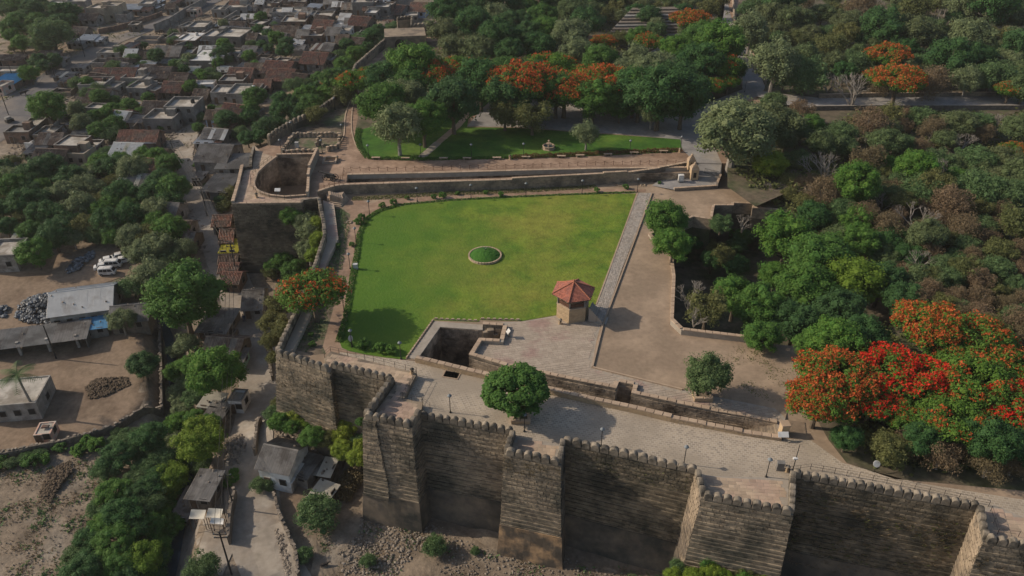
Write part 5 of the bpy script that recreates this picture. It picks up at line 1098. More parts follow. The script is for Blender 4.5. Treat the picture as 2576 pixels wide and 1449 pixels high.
while c < 3800:
    x, y = R.uniform(30, 1040), R.uniform(0, 700)
    if y < 450 and not inside(x, y, TOWN): continue
    if y >= 450 and not inside(x, y, [(420,450),(470,470),(560,620),(590,700),(660,840),(640,900),(540,900),(520,780),(590,740),(540,640),(450,620)]): continue
    p = lo(x, y)
    if segdist(p.x, p.y, ROAD) < 7 or segdist(p.x, p.y, LANE) < 2.2 or inside(p.x, p.y, outer1): continue
    for _ in range(4):
        a, b_ = p.x+R.gauss(0, .9), p.y+R.gauss(0, .9); s0 = R.uniform(.12, .6); deb.box((a, b_, g(a, b_)-.05), (s0, s0*R.uniform(.3, 1), R.uniform(.08, .45)), R.random()*3, bottom=False)
    c += 1
o = deb.obj('town_debris', M['rock'], kind='stuff'); tag(o, 'rubble and building debris strewn between the houses of the town', 'debris')
# sheds and houses in the lower left, one by one
house(210,742,142,52,'gable','plaster','whiteroof',3.6,.25,'long white corrugated warehouse beside the heap of filled bags','warehouse',win=4,door=False,name='warehouse')
house(237,803,66,28,'shed','conc','bluesheet',2.8,.22,'bright blue corrugated lean-to against the white warehouse','shed',name='lean_to')
house(330,776,88,34,'gable','rubblewall','greysheet',2.8,.15,'brown corrugated shed at the right end of the white warehouse','shed',name='shed')
ls = house(100,838,222,32,'shed','conc',('greysheet','conc'),3.2,.23,'long open fronted cattle shed with pillars facing the brown yard','shed',door='open',name='cattle_shed')
for k in range(5): b = MB(); b.box((-12.5+k*4.6, -1.6, -.5), (.45, .45, 3.1)); b.obj('pillar', M['plaster'], ls)
house(38,985,135,54,'flat','plaster','slabroof',3.6,.14,'flat white roofed house behind the coconut palm','house',parapet=.15,win=3)
t = house(113,1078,40,22,'flat','pink','slabroof',2.2,.15,'tiny pink shrine with a cream roof standing alone in the yard','shrine',win=1,parapet=.1,name='shrine')
b = MB(); b.hull8([(-.5,-.3,2.2),(.7,-.3,2.2),(.7,.4,2.2),(-.5,.4,2.2),(-.2,-.2,2.5),(.6,-.2,2.35),(.6,.3,2.35),(-.2,.3,2.5)]); b.obj('red_cloth', M['redtile'], t)
t = house(515,1215,58,50,'shed','rubblewall','greysheet',2.8,-.12,'grey corrugated house weighted with many stones beside the lower lane','house',name='corrugated_house')
t2_ = house(470,1262,40,56,'shed','rubblewall','greysheet',2.5,-.12,'lower corrugated annexe joined to the stone weighted house','shed',name='shed')
for x, y, w, d, m, lab in ((497,1295,38,20,'tarp','cream cloth awning stretched over the yard, nearer the ditch'),(540,1292,38,20,'tarp','cream cloth awning stretched over the yard, nearer the lane'),(546,1312,34,10,'whiteroof','pale triangular cloth hung below the cream awnings')):
    p = lo(x, y, 2.4); t = thing('awning', lab, 'awning', (p.x, p.y, p.z-2.4), R.uniform(-.2, .1)); sc_ = pxm(y, p.z); W, D = w/sc_/2, d/sc_/1.1; b = MB(); n = 6
    for j in range(n+1):
        for i in range(n+1): u, v = i/n*2-1, j/n*2-1; b.v.append((u*W, v*D/2*1.2, 2.5+.25*v-.35*(1-u*u)*(1-v*v)))
    k0 = len(b.v); b.v += [(x_, y_, z_-.03) for x_, y_, z_ in b.v]
    b.f = [(j*(n+1)+i, j*(n+1)+i+1, (j+1)*(n+1)+i+1, (j+1)*(n+1)+i) for j in range(n) for i in range(n)]; b.f += [tuple(k0+q for q in f[::-1]) for f in b.f[:]]; b.m = [0]*len(b.f); b.obj('cloth', M[m], t, smooth=True)
    for sx, sy in ((-1,-1),(1,-1),(1,1),(-1,1)): b = MB(); b.tube([(sx*W, sy*D*.6, -.2), (sx*W, sy*D*.6, 2.5+.25*sy)], .05, 5); b.obj('pole', M['wood'], t)
house(709,1136,84,56,'gable','white',('greysheet'),4.2,-.25,'white walled house with a brown sheet roof under the tall tower','house',win=2)
house(712,1178,76,30,'shed','plaster','whiteroof',2.8,-.3,'pale sheet lean-to in front of the white walled house','shed',name='lean_to',door='open')
house(762,1165,62,40,'shed','plaster',('greysheet','rust'),2.6,-.35,'patchwork lean-to at the right of the white walled house','shed',name='lean_to')
house(816,1170,46,28,'shed','rubblewall',('tarp','greysheet'),2.3,-.2,'small shed with rags on its roof nearest the tower','shed',name='shed',door='open')
house(815,1232,50,26,'shed','rubblewall',('tarp','browntile'),1.9,-.4,'low tan sheet shelter above the feathery bush','shed',name='shelter')
# walls of yards and fields
def yard_wall(label, pts, h=1.7, m='rubblewall', th=.35, cat='wall'):
    pl = [lo(x, y).xy for x, y in pts]; t = wthing('yard_wall', label, cat, (pl[0].x, pl[0].y, g(*pl[0]))); w = MB(); q = []
    for a, b_ in zip(pl, pl[1:]):
        n = max(1, int((b_-a).length/1.2)); q += [a.lerp(b_, i/n) for i in range(n)]
    q.append(pl[-1]); inn_ = offset(q, -th); ou = q; hs = [h*R.uniform(.85, 1.1) if m == 'rubblewall' else h for _ in q]
    for i in range(len(q)-1):
        z0, z1 = g(*q[i])-.6, g(*q[i+1])-.6; w.hull8([(*q[i], z0), (*q[i+1], z1), (*inn_[i+1], z1), (*inn_[i], z0), (*q[i], z0+.6+hs[i]), (*q[i+1], z1+.6+hs[i+1]), (*inn_[i+1], z1+.6+hs[i+1]), (*inn_[i], z0+.6+hs[i])])
    w.obj('masonry', M[m], t)
    if m == 'rubblewall':
        c = MB()
        for i in range(len(q)-1):
            for _ in range(3): p = q[i].lerp(q[i+1], R.random()); c.box((p.x+R.uniform(-.05, .2), p.y+R.uniform(-.1, .2), g(*p)+h*.9), (R.uniform(.25, .5), R.uniform(.25, .4), R.uniform(.12, .3)), R.random()*3)
        c.obj('loose_cap_stones', M['rock'], t, kind='stuff')
yard_wall('rubble wall between the brown yard and the ditch', [(404,830),(408,930),(410,1045)], 1.8); yard_wall('mossy low wall along the bottom of the brown yard', [(410,1047),(290,1085),(150,1125),(-40,1165)], 1.4)
yard_wall('stone yard wall along the lane beside the stone weighted house', [(592,1250),(582,1300),(576,1372)], 1.8); yard_wall('broken wall along the ditch edge of the lower yard', [(440,1325),(425,1370),(405,1440),(396,1480)], 1.3)
yard_wall('long narrow wall running down beside the lane under the tower', [(690,1255),(700,1300),(722,1350),(745,1400),(750,1460)], 1.4); yard_wall('dark yard wall left of the white walled house', [(655,1065),(645,1120),(640,1150)], 1.6); yard_wall('rubble wall beside the lane below the left rampart', [(655,830),(672,880),(684,960)], 1.3)
yard_wall('tall grey compound wall along the upper town road', [(392,82),(430,66),(470,40),(520,12)], 3, 'conc'); yard_wall('long grey wall across the field at the upper town', [(445,130),(480,118),(560,66),(600,42)], 2.4, 'conc'); yard_wall('brick field wall beside the upper road', [(250,86),(300,76),(350,62),(410,40)], 1.8, 'brick'); yard_wall('low wall along the road under the dark bushes', [(118,182),(150,162),(180,146)], 1.3); yard_wall('courtyard wall in front of the two storey grey house', [(430,305),(470,318),(480,300)], 2.0, 'conc'); yard_wall('grey court wall left of the big concrete house', [(268,315),(300,296),(335,300)], 2, 'conc'); yard_wall('green and grey gate wall by the village lane', [(545,255),(600,252)], 2, 'conc')
# ------------------------------------------------------------------ poles and cables
def pole(x, y, h, label, arms=1, m='metal', lean=0, z=None, stay=False):
    p = lo(x, y) if z is None else at(x, y, z); t = thing('power_pole', label, 'pole', p, R.uniform(-.3, .3), 'power poles'); b = MB(); b.tube([(0,0,-.3),(lean*h,0,h)], [.13,.09], 6); b.obj('shaft', M[m], t)
    for k in range(arms):
        b = MB(); b.box((lean*h, 0, h-.5-.6*k), (1.7, .1, .1)); b.obj('crossarm', M['metal'], t)
        for sx in (-.7, 0, .7): b = MB(); b.lathe([(.06,0),(.08,.1),(.03,.2),(0,.2)], 6, (lean*h+sx, 0, h-.4-.6*k)); b.obj('insulator', M['lampcap'], t)
    return p+Vector((lean*h, 0, h-.3))
PT = {}
for k, a in {'a': (583,1445,8,'leaning power pole at the bottom of the lower lane',2),'b': (590,1282,7,'pole behind the stone weighted house',1),'c': (598,700,8,'power pole under the big bastion corner',2),'d': (556,630,7,'short pole beside the yellow tarpaulin shed',1),'e': (522,545,7,'pole beside the lane opposite the left bastion',1),'f': (142,903,7,'pole in front of the open cattle shed',0),'g': (448,430,8,'double pole at the lane junction below the town',2),'h': (214,144,9,'tall pole where the road narrows',1),'i': (142,205,6,'pole beside the road bend',1),'j': (87,292,6,'dark pole on the near side of the road',1),'k': (438,100,7,'left pole of the pair by the white sheet roof',1),'l': (461,102,7,'right pole of the pair by the white sheet roof',1),'m': (553,97,7,'pole before the flat brown roofs',1),'n': (618,95,7,'pole before the flat brown roofs further right',1),'o': (549,195,8,'pole beside the palm and the long white wall',1),'p': (1038-400,40,7,'pole on the dirt lane at the top of the town',1),'q': (36,205,6,'pole in front of the blue roofed shed',0),'r': (497,75,6,'pole behind the upper town field',0),'s': (808,190,6,'thin pole beside the orange topped shed',0),'t': (22,290,6,'thin pole at the road shoulder, far left',0)}.items():
    PT[k] = pole(*a)
def cable(label, pts, r=.03):
    q = []
    for a, b_ in zip(pts, pts[1:]):
        n = 8; sag = .06*(b_-a).length*.35; q += [a.lerp(b_, i/n)-Vector((0, 0, 4*sag*(i/n)*(1-i/n))) for i in range(n)]
    q.append(pts[-1]); b = MB(); b.tube(q, r, 4, cap=False); o = b.obj('cable', M['metal']); tag(o, label, 'cable', 'power cables')
for dx, w in ((-.7,'left'),(0,'middle'),(.7,'right')):
    d = Vector((dx, 0, 0)); cable('%s power cable over the lane from the bottom pole to the bastion corner pole' % w, [PT['a']+d, PT['c']+d]); cable('%s power cable from the bastion corner up the village lane' % w, [PT['c']+d, PT['d']+d, PT['e']+d, PT['g']+d]); 
cable('power cable past the palm pole to the lane junction', [PT['g'], PT['o'], PT['n']]); cable('power cable between the poles before the flat brown roofs', [PT['k'], PT['l'], PT['m'], PT['n']]); cable('power cable across the road bend', [PT['j'], PT['i'], PT['h']])
# ------------------------------------------------------------------ vehicles
def wheel_me():
    b = MB(); n = 14
    for y, r_ in ((-.09,.31),(.09,.31)): b.v += [(r_*math.cos(2*math.pi*k/n), y, r_*math.sin(2*math.pi*k/n)) for k in range(n)]
    b.f = [(k, (k+1) % n, n+(k+1) % n, n+k) for k in range(n)]+[tuple(range(n))[::-1], tuple(range(n, 2*n))]; b.m = [0]*len(b.f)
    rim = MB(); rim.lathe([(.18,-.1),(.18,.1)], 10); rim.f += [tuple(range(10))[::-1], tuple(range(10, 20))]; rim.m += [0, 0]
    return b.mesh('tyre', M['rubber']), rim.mesh('rim', M['lampcap'])
WH = wheel_me()
def vehicle(x, y, rz, label, kind='car', m='white', s=1.0):
    p = lo(x, y); t = thing('parked_'+kind, label, kind, p, rz, 'vehicles parked in the town', s); Wd = .78
    if kind == 'van': prof = [(-1.8,.35),(-1.8,1.0),(-1.72,1.75),(-1.5,1.88),(.95,1.88),(1.25,1.75),(1.72,1.0),(1.85,.9),(1.87,.35)]; glass = [(-1.55,1.1,-1.5,1.7,-.7,1.72,-.7,1.1),(-.6,1.1,-.6,1.72,.25,1.72,.25,1.1),(.35,1.1,.35,1.72,1.1,1.7,1.5,1.1)]; ws = (1.27,1.7,1.68,1.05)
    else: prof = [(-2.0,.35),(-2.03,.8),(-1.9,.98),(-1.35,1.02),(-.95,1.45),(.35,1.47),(1.0,1.0),(1.85,.85),(2.0,.65),(2.0,.35)]; glass = [(-1.2,1.02,-.88,1.38,-.3,1.4,-.3,1.02),(-.22,1.02,-.22,1.4,.32,1.4,.85,1.02)]; ws = (.42,1.43,.98,1.02)
    b = MB(); n = len(prof)
    for yy, k in ((-Wd,.93),(-Wd+.1,1),(Wd-.1,1),(Wd,.93)): b.v += [(x_*k, yy*(1 if z_ < 1.05 else .9), .35+(z_-.35)*k) for x_, z_ in prof]
    for r_ in range(3):
        for i in range(n): j = (i+1) % n; b.f.append((r_*n+i, r_*n+n+i, r_*n+n+j, r_*n+j)); b.m.append(0)
    b.f += [tuple(range(n)), tuple(range(3*n, 4*n))[::-1]]; b.m += [0, 0]; b.obj('body', M[m], t)
    for sy in (-1, 1):
        for gq in glass:
            b = MB(); pts = [(gq[0],gq[1]),(gq[2],gq[3]),(gq[4],gq[5]),(gq[6],gq[7])]; yy = [sy*(Wd+.012)*(1 if z_ < 1.12 else .92) for _, z_ in pts]
            pl = [(a[0]*.95, q, a[1]*.97) for a, q in zip(pts, yy)]; b.poly(pl if sy > 0 else pl[::-1]); b.obj('side_window', M['glass'], t)
    b = MB(); b.poly([(ws[0]+.02,-.62,ws[1]+.0),(ws[2]+.03,-.68,ws[3]),(ws[2]+.03,.68,ws[3]),(ws[0]+.02,.62,ws[1])]); b.obj('windscreen', M['glass'], t)
    b = MB(); xb = -1.83 if kind == 'van' else -1.4; b.poly([(xb+(.02 if kind == 'van' else -.02),-.6,1.1),(xb+(.08 if kind == 'van' else .4),-.6,1.62 if kind == 'van' else 1.43),(xb+(.08 if kind == 'van' else .4),.6,1.62 if kind == 'van' else 1.43),(xb+(.02 if kind == 'van' else -.02),.6,1.1)][::-1]); b.obj('rear_window', M['glass'], t)
    for wx in ((-1.2, 1.25) if kind == 'car' else (-1.1, 1.15)):
        for sy in (-1, 1):
            o = inst('wheel', WH[0], t, (wx, sy*(Wd-.04), .31)); r_ = inst('rim', WH[1], o, (0, 0, 0), rot=(math.pi/2, 0, 0))
    for sy in (-1, 1):
        b = MB(); b.box((1.84 if kind == 'van' else 1.95, sy*.55, .62), (.08, .25, .16)); b.obj('headlight', M['lampcap'], t); b = MB(); b.box((-1.8 if kind == 'van' else -1.98, sy*.6, .7), (.06, .15, .25)); b.obj('tail_light', M['redtile'], t)
for a in [(275,660,.45,'white car nearest the top of the yard group','car'),(262,676,.35,'white hatchback at the left of the parked group','car'),(287,671,.12,'beige van boxed in between the white cars','van'),(272,690,.12,'pale van lowest in the parked group with side windows facing us','van'),(303,650,.5,'white car half under the grey tree','car'),(312,660,.3,'white car right of the parked group touching the awning','car'),(44,13,.1,'small silver car parked at the far top left','car'),(75,206,1.35,'small white car on the shoulder of the road bend','car')]:
    vehicle(*a, s=.86)
vehicle(458,16,.2,'dark jeep on the dirt by the upper compound wall','van','metal',.9); vehicle(27,705-45,.3,'blue truck in the shade at the left end of the bag yard','van','bluesheet',1.3); vehicle(216,7,.1,'white car behind the flame tree lane at the top of the town','car') if False else None
p = lo(40,309); t = thing('auto_rickshaw', 'dark three wheeled rickshaw at the near edge of the wide road', 'rickshaw', lo(27,308), 1.0); b = MB(); b.hull8([(-1.2,-.6,.3),(1.0,-.3,.3),(1.0,.3,.3),(-1.2,.6,.3),(-1.1,-.6,1.0),(.9,-.4,1.0),(.9,.4,1.0),(-1.1,.6,1.0)]); b.obj('body', M['metal'], t); b = MB(); b.hull8([(-1.1,-.6,1.1),(.5,-.5,1.1),(.5,.5,1.1),(-1.1,.6,1.1),(-1.0,-.55,1.7),(.3,-.45,1.7),(.3,.45,1.7),(-1.0,.55,1.7)]); b.obj('canopy', M['conc'], t)
for w in ((-.8,-.55),(-.8,.55),(.85,0)): inst('wheel', WH[0], t, (w[0], w[1], .3))
# heap of bags and other loose stuff
def heap(label, pts, n, m, r0, r1, hmax, cat='heap', name='bag_heap', sub=0):
    pl = [lo(x, y).xy for x, y in pts]; c = sum(pl, Vector((0, 0)))/len(pl); rad = max((p-c).length for p in pl); b = MB(); k = 0
    while k < n:
        x, y = c.x+R.uniform(-rad, rad), c.y+R.uniform(-rad, rad)
        if not inside(x, y, pl): continue
        f = 1-min(1, (Vector((x, y))-c).length/rad); z = g(x, y)+R.uniform(0, 1)**.6*hmax*f+.1; b.ico((x, y, z), R.uniform(r0, 1)**2*(r1-r0)+r0 if name == 'rubble' else R.uniform(r0, r1), sub, .35, sq=.6); k += 1
    o = b.obj(name, M[m], kind='stuff'); tag(o, label, cat); return o
M['dungheap'] = mat('dark_heaped_earth', (.13,.095,.06), (.09,.065,.045), 1, bump=.8)
heap('large heap of grey and black filled plastic bags beside the warehouse', [(42,800),(48,770),(90,745),(155,740),(160,765),(140,790),(130,815),(60,815)], 420, 'bag', .28, .5, 1.6, sub=0)
heap('scattered row of pale bags under the trees at the back of the yard', [(165,685),(190,655),(235,632),(240,645),(200,680),(175,690)], 120, 'bag', .25, .5, .6)
heap('small dark bag pile at the left edge below the yard', [(0,770),(22,775),(15,800),(-20,800)], 60, 'bag', .25, .5, .8)
heap('litter strewn over the slope below the bag heap', [(60,820),(135,815),(140,838),(70,850)], 130, 'rock', .08, .25, .2, 'litter', 'litter')
heap('dark mound of earth and dung in the walled yard', [(215,975),(240,955),(320,950),(330,970),(260,1000),(225,1005)], 700, 'dungheap', .1, .24, .5, 'earth mound', 'earth_mound')
heap('dark weedy earth mounds in the lower left field', [(100,1250),(120,1190),(175,1160),(185,1185),(150,1230),(125,1270)], 700, 'dungheap', .1, .28, .6, 'earth mound', 'earth_mound')
heap('fallen stone rubble under the foot of the tall tower', [(905,1305),(1060,1305),(1100,1330),(1040,1400),(980,1460),(860,1449),(850,1390),(905,1340)], 1100, 'rock', .05, .26, .06, 'rubble', 'rubble')
heap('fine rubble scattered along the foot of the middle walls', [(1090,1310),(1250,1400),(1430,1405),(1690,1470),(1500,1500),(1100,1440)], 700, 'rock', .05, .2, .05, 'rubble', 'rubble')
heap('stones fallen along the wall beside the lower lane', [(690,1330),(712,1340),(735,1449),(720,1449),(705,1390)], 260, 'rock', .08, .26, .15, 'rubble', 'rubble')
heap('broken stones beside the lane below the round green tree', [(570,1100),(612,1090),(620,1130),(600,1180),(572,1170)], 200, 'rock', .12, .35, .4, 'rubble', 'rubble')
heap('debris beside the lane above the green tree canopy', [(500,700),(540,690),(548,730),(530,770),(505,760)], 160, 'rock', .15, .4, .6, 'rubble', 'rubble')
heap('small stones sprinkled over the lower left field', [(150,1150),(320,1110),(330,1200),(260,1300),(200,1449),(0,1449),(0,1200)], 420, 'rock', .05, .13, .05, 'stones', 'field_stones')
heap('loose stones on the slope of the left rampart foot', [(650,1040),(690,1020),(760,1100),(830,1140),(760,1150),(700,1110)], 260, 'rock', .1, .35, .3, 'rubble', 'rubble')
# a walking person and two animals
def skin_body(name, label, cat, loc, rz, V, E, rad, m, parts=()):
    t = thing(name, label, cat, loc, rz); me = bpy.data.meshes.new('body'); me.from_pydata(V, E, []); me.materials.append(M[m]); o = bpy.data.objects.new('body', me); C.objects.link(o); o.parent = t
    sk = o.modifiers.new('skin', 'SKIN'); 
    for i, r_ in enumerate(rad): me.skin_vertices[0].data[i].radius = (r_, r_)
    me.skin_vertices[0].data[0].use_root = True
    sb = o.modifiers.new('sub', 'SUBSURF'); sb.levels = sb.render_levels = 1
    return t
M['cloth'] = mat('dark_clothes', (.03,.05,.10), (.05,.07,.12), 2, bump=0)
M['skin'] = mat('brown_skin', (.22,.12,.08), (.2,.11,.07), 2, bump=0)
M['hair'] = mat('black_hair', (.012,.01,.01), (.02,.018,.016), 2, bump=0)
M['hide'] = mat('dark_hide', (.03,.025,.022), (.05,.04,.035), 2, bump=0)
V = [(0,0,.92),(0,0,1.15),(0,0,1.42),(0,0,1.52),(0,.02,1.66),(-.1,0,.88),(-.12,.12,.5),(-.12,-.02,.08),(-.12,.12,.03),(.1,0,.88),(.12,-.1,.5),(.12,-.22,.1),(.12,-.1,.03),(-.2,0,1.4),(-.27,-.04,1.12),(-.25,.1,.9),(.2,0,1.4),(.27,.04,1.12),(.25,.14,.92)]
E_ = [(0,1),(1,2),(2,3),(3,4),(0,5),(5,6),(6,7),(7,8),(0,9),(9,10),(10,11),(11,12),(2,13),(13,14),(14,15),(2,16),(16,17),(17,18)]
rad = [.15,.15,.16,.06,.1,.1,.08,.05,.05,.1,.08,.05,.05,.07,.05,.04,.07,.05,.04]
t = skin_body('person', 'person in dark blue clothes walking up the lane beside the ruined roof', 'person', lo(615,811), .3, V, E_, rad, 'cloth')
b = MB(); b.ico((0,.03,1.68), .105, 1, 0, sq=1.2); b.obj('head', M['skin'], t, smooth=True); b = MB(); b.ico((0,.0,1.72), .11, 1, .05); b.obj('hair', M['hair'], t, smooth=True)
for x_, sx in ((-.25,-1),(.25,1)): b = MB(); b.ico((x_,.13,.86), .05, 1, .05); b.obj('hand', M['skin'], t, smooth=True)
def beast(x, y, label, s, rz, name, cat):
    V = [(0,0,.72),(.45,0,.74),(-.45,0,.75),(.72,0,.98),(.95,0,.95),(1.12,0,.84),(.42,.16,.45),(.42,.16,.04),(.42,-.16,.45),(.46,-.16,.04),(-.45,.16,.5),(-.52,.16,.25),(-.46,.16,.04),(-.45,-.16,.5),(-.5,-.16,.25),(-.42,-.16,.04),(-.7,0,.75),(-.8,0,.45)]
    E_ = [(0,1),(0,2),(1,3),(3,4),(4,5),(1,6),(6,7),(1,8),(8,9),(2,10),(10,11),(11,12),(2,13),(13,14),(14,15),(2,16),(16,17)]
    rr = [.25,.24,.24,.13,.12,.07,.09,.05,.09,.05,.12,.06,.05,.12,.06,.05,.04,.03]
    t = skin_body(name, label, cat, lo(x, y), rz, V, E_, rr, 'hide'); t.scale = (s,)*3
    for sy in (-1, 1): b = MB(); b.box((.88, sy*.13, 1.0), (.05, .12, .09)); b.obj('ear', M['hide'], t)
beast(817,1426,'black dog standing on the rubble below the tower',.75,.3,'dog','dog')
for x, y, rz, lab in ((418,86,.2,'dark buffalo nearest the brick wall of the upper field'),(430,84,2.8,'dark buffalo standing right of the others in the upper field'),(456,84,.5,'dark buffalo near the upper road'),(60,240,.4,'dark buffalo under the long brown shed at far left')): beast(x-20 if x > 400 else x, y, lab, 1.4, rz, 'buffalo', 'buffalo')
# ------------------------------------------------------------------ trees and plants
def crown_proto(seed, n, leaves, ls, flat=.75, cr=(.16,.36), shell=.75, up=.2, core=.7, ragged=0, lobe=None, jit=.35):
    r = np.random.RandomState(seed); cl = []
    while len(cl) < n:
        p = r.uniform(-1, 1, 3); d = np.linalg.norm(p)
        if d > 1 or d < .35: continue
        if p[2] < -.55+.5*up and r.rand() < .8: continue
        p = p/d*(d**.4)*(1-(ragged+(.12 if core < .74 else 0))*r.rand())*(r.choice([.8, .86, .98]) if core < .74 else .84)
        if lobe is not None: p[2] = p[2]*(1-lobe)+lobe*(.5-.6*(p[0]**2+p[1]**2))
        cl.append(p*np.array([1, 1, flat]))
    b = MB(); V = []; F = []; cent = np.array(cl); rad = r.uniform(cr[0], cr[1], n)
    for c, q in zip(cent, rad):
        if core:  # unseen lumps inside each clump, added to block light through the crown
            Vi, Fi = ICO[0]; k0 = len(V); V += [tuple(c+np.array(v)*q*core*r.uniform(.8, 1.1)*np.array([1, 1, .8])) for v in Vi]; F += [tuple(k0+i for i in f) for f in Fi]
        m = leaves; dr = r.normal(size=(m, 3)); dr[:, 2] = dr[:, 2]*.9+.25; dr /= np.linalg.norm(dr, axis=1)[:, None]
        ps = c+dr*(q*r.uniform(.72, 1.12, m))[:, None]*np.array([1, 1, .85])
        nr = dr*.6+np.array([0, 0, .5])+r.normal(size=(m, 3))*jit; nr /= np.linalg.norm(nr, axis=1)[:, None]
        t1 = np.cross(nr, r.normal(size=(m, 3))); t1 /= np.linalg.norm(t1, axis=1)[:, None]; t2 = np.cross(nr, t1); sz = ls*r.uniform(.6, 1.3, m)[:, None]
        for i in range(m):
            k0 = len(V); a, bb = t1[i]*sz[i], t2[i]*sz[i]*.6
            V += [tuple(ps[i]-a), tuple(ps[i]-bb-nr[i]*ls*.2), tuple(ps[i]+a), tuple(ps[i]+bb-nr[i]*ls*.2)]; F.append((k0, k0+1, k0+2, k0+3))
    return V, F, cent, rad
def trunk_mesh(cent, hc, r0, seed, m, nl=7, name='trunk', spread=.6):
    r = random.Random(seed); b = MB(); fork = hc*.45
    b.tube([(0,0,-.25),(r.uniform(-.03,.03),0,fork*.5),(0,0,fork),(r.uniform(-.1,.1),r.uniform(-.1,.1),hc)], [r0*1.35,r0,r0*.85,r0*.45], 7)
    for c in r.sample(list(cent), min(nl, len(cent))):
        e = Vector(c)+Vector((0,0,hc)); s_ = Vector((0,0,fork*r.uniform(.7,1.3))); md = s_.lerp(e, .5)+Vector((0,0,-.08))
        b.tube([s_, md, e], [r0*.5, r0*.3, r0*.1], 5)
    return b.mesh(name, M[m])
def branch_mesh(seed, m, n=26, name='branches'):
    r = random.Random(seed); b = MB()
    def grow(p, d, L, rr, k):
        q = p+d*L; b.tube([p, p.lerp(q, .5)+Vector((r.uniform(-.03,.03),r.uniform(-.03,.03),.02)), q], [rr, rr*.75, rr*.5], 4)
        if k == 0: return
        for _ in range(3): grow(q, (d+Vector((r.uniform(-.8,.8),r.uniform(-.8,.8),r.uniform(-.15,.6)))).normalized(), L*.68, rr*.5, k-1)
    for _ in range(5): grow(Vector((0,0,.0)), Vector((r.uniform(-.7,.7),r.uniform(-.7,.7),.8)).normalized(), .55, .05, 3)
    return b.mesh(name, M[m])
SP = {}
def species(key, leaf, n=55, leaves=70, ls=.06, hc=1.25, r0=.07, bark='bark', variants=2, flower=None, fl_frac=.6, fl_n=26, **k):
    out = []
    for v in range(variants):
        sd = abs(hash(key)) % 1000 if False else sum(ord(c) for c in key)*7+v*13
        V, F, cent, rad = crown_proto(sd, n, leaves, ls, **k); b = MB(); b.v = V; b.f = F; b.m = [0]*len(F); cm = b.mesh('crown', M[leaf]); fm = None
        if flower:
            r = np.random.RandomState(sd+5); fb = MB(); idx = [i for i in range(n) if r.rand() < fl_frac]
            for i in idx:
                for _ in range(fl_n):
                    d = r.normal(size=3); d[2] = abs(d[2])+.2; d /= np.linalg.norm(d); p = cent[i]+d*rad[i]*r.uniform(.95, 1.2)*np.array([1, 1, .85]); s_ = ls*r.uniform(.35, .75)
                    for _ in range(5):
                        a = r.normal(size=3)*s_; c = r.normal(size=3)*s_; o = p+r.normal(size=3)*s_*.8; a, c = a*.62, c*.62; k0 = len(fb.v); fb.v += [tuple(o-a), tuple(o-c), tuple(o+a), tuple(o+c)]; fb.f.append((k0, k0+1, k0+2, k0+3)); fb.m.append(0)
            fm = fb.mesh('blossom', M[flower])
        out.append((cm, trunk_mesh(cent, hc, r0, sd, bark), fm))
    SP[key] = (out, hc)
species('neem', 'leaf_neem', 75, 150, .038, variants=3); species('lime', 'leaf_lime', 75, 150, .038, variants=2); species('dark', 'leaf_dark', 75, 130, .04, variants=2)
species('grey', 'leaf_grey', 65, 120, .042, hc=1.2, bark='palebark', ragged=.25, core=.55, variants=2); species('feather', 'leaf_feather', 70, 150, .036, hc=.8, flat=.6, core=.5, ragged=.3, jit=.9, variants=3)
species('olive', 'leaf_olive', 60, 120, .036, hc=.9, core=.45, ragged=.35, jit=.8, variants=2); species('dry', 'leaf_dry', 55, 100, .034, hc=.85, core=0, ragged=.4, jit=1, bark='palebark', variants=2); species('forest', 'leaf_forest', 70, 130, .038, hc=.9, core=.6, ragged=.25, variants=3)
species('flame', 'leaf_flam', 80, 110, .036, hc=1.0, flat=.5, cr=(.16,.26), lobe=.5, core=.4, flower='flower_orange', fl_frac=.5, fl_n=18, variants=2); species('flameorange', 'leaf_flam', 95, 100, .034, hc=1.0, flat=.5, cr=(.15,.24), lobe=.5, core=.5, flower='flower_orange', fl_frac=.7, fl_n=38, variants=2)
species('flamered', 'leaf_flam', 95, 100, .034, hc=1.0, flat=.5, cr=(.15,.24), lobe=.5, core=.5, flower='flower_red', fl_frac=.62, fl_n=42, variants=2); species('flamegreen', 'leaf_flam', 95, 110, .034, hc=1.0, flat=.5, cr=(.15,.25), lobe=.5, core=.5, flower='flower_orange', fl_frac=.16, variants=2)
species('frangi', 'leaf_neem', 140, 90, .045, hc=1.15, flat=.8, cr=(.13,.19), core=.75, jit=.25, variants=1); species('bush', 'leaf_neem', 26, 40, .12, hc=.75, flat=.8, r0=.05, variants=2); species('banyan', 'leaf_grey', 120, 110, .032, hc=1.1, r0=.1, bark='palebark', ragged=.2, core=.6, cr=(.16,.27), variants=1)
BR = [branch_mesh(k, 'palebark') for k in range(3)]
TDESC = {'neem': 'leafy green tree', 'lime': 'bright yellow-green tree', 'dark': 'dark green tree', 'grey': 'grey-green tree', 'feather': 'feathery thorn tree', 'olive': 'olive scrub tree', 'dry': 'dry brown thorn tree', 'forest': 'dull green scrub tree', 'flame': 'flame tree with scattered orange blossom', 'flameorange': 'flame tree covered in orange blossom', 'flamered': 'flame tree covered in red blossom', 'flamegreen': 'green flame tree with a few orange flowers', 'frangi': 'round glossy tree', 'bush': 'small green bush', 'banyan': 'large grey-green tree', 'bare': 'bare pale branched tree'}
TREES = []
def zsurf(x, y):
    q = (x, y)
    if inside(x, y, OUT1): return 2.0
    if inside(x, y, RAVP): return -9.0
    if inside(x, y, OUT0): return 0.0
    if y > yend+10 and x > 0: return 2.0
    return g(x, y)
OUT0 = [(p[0], p[1]) for p in outer0]; OUT1 = [(p[0], p[1]) for p in outer1]; RAVP = [(p.x, p.y) for p in RAV]
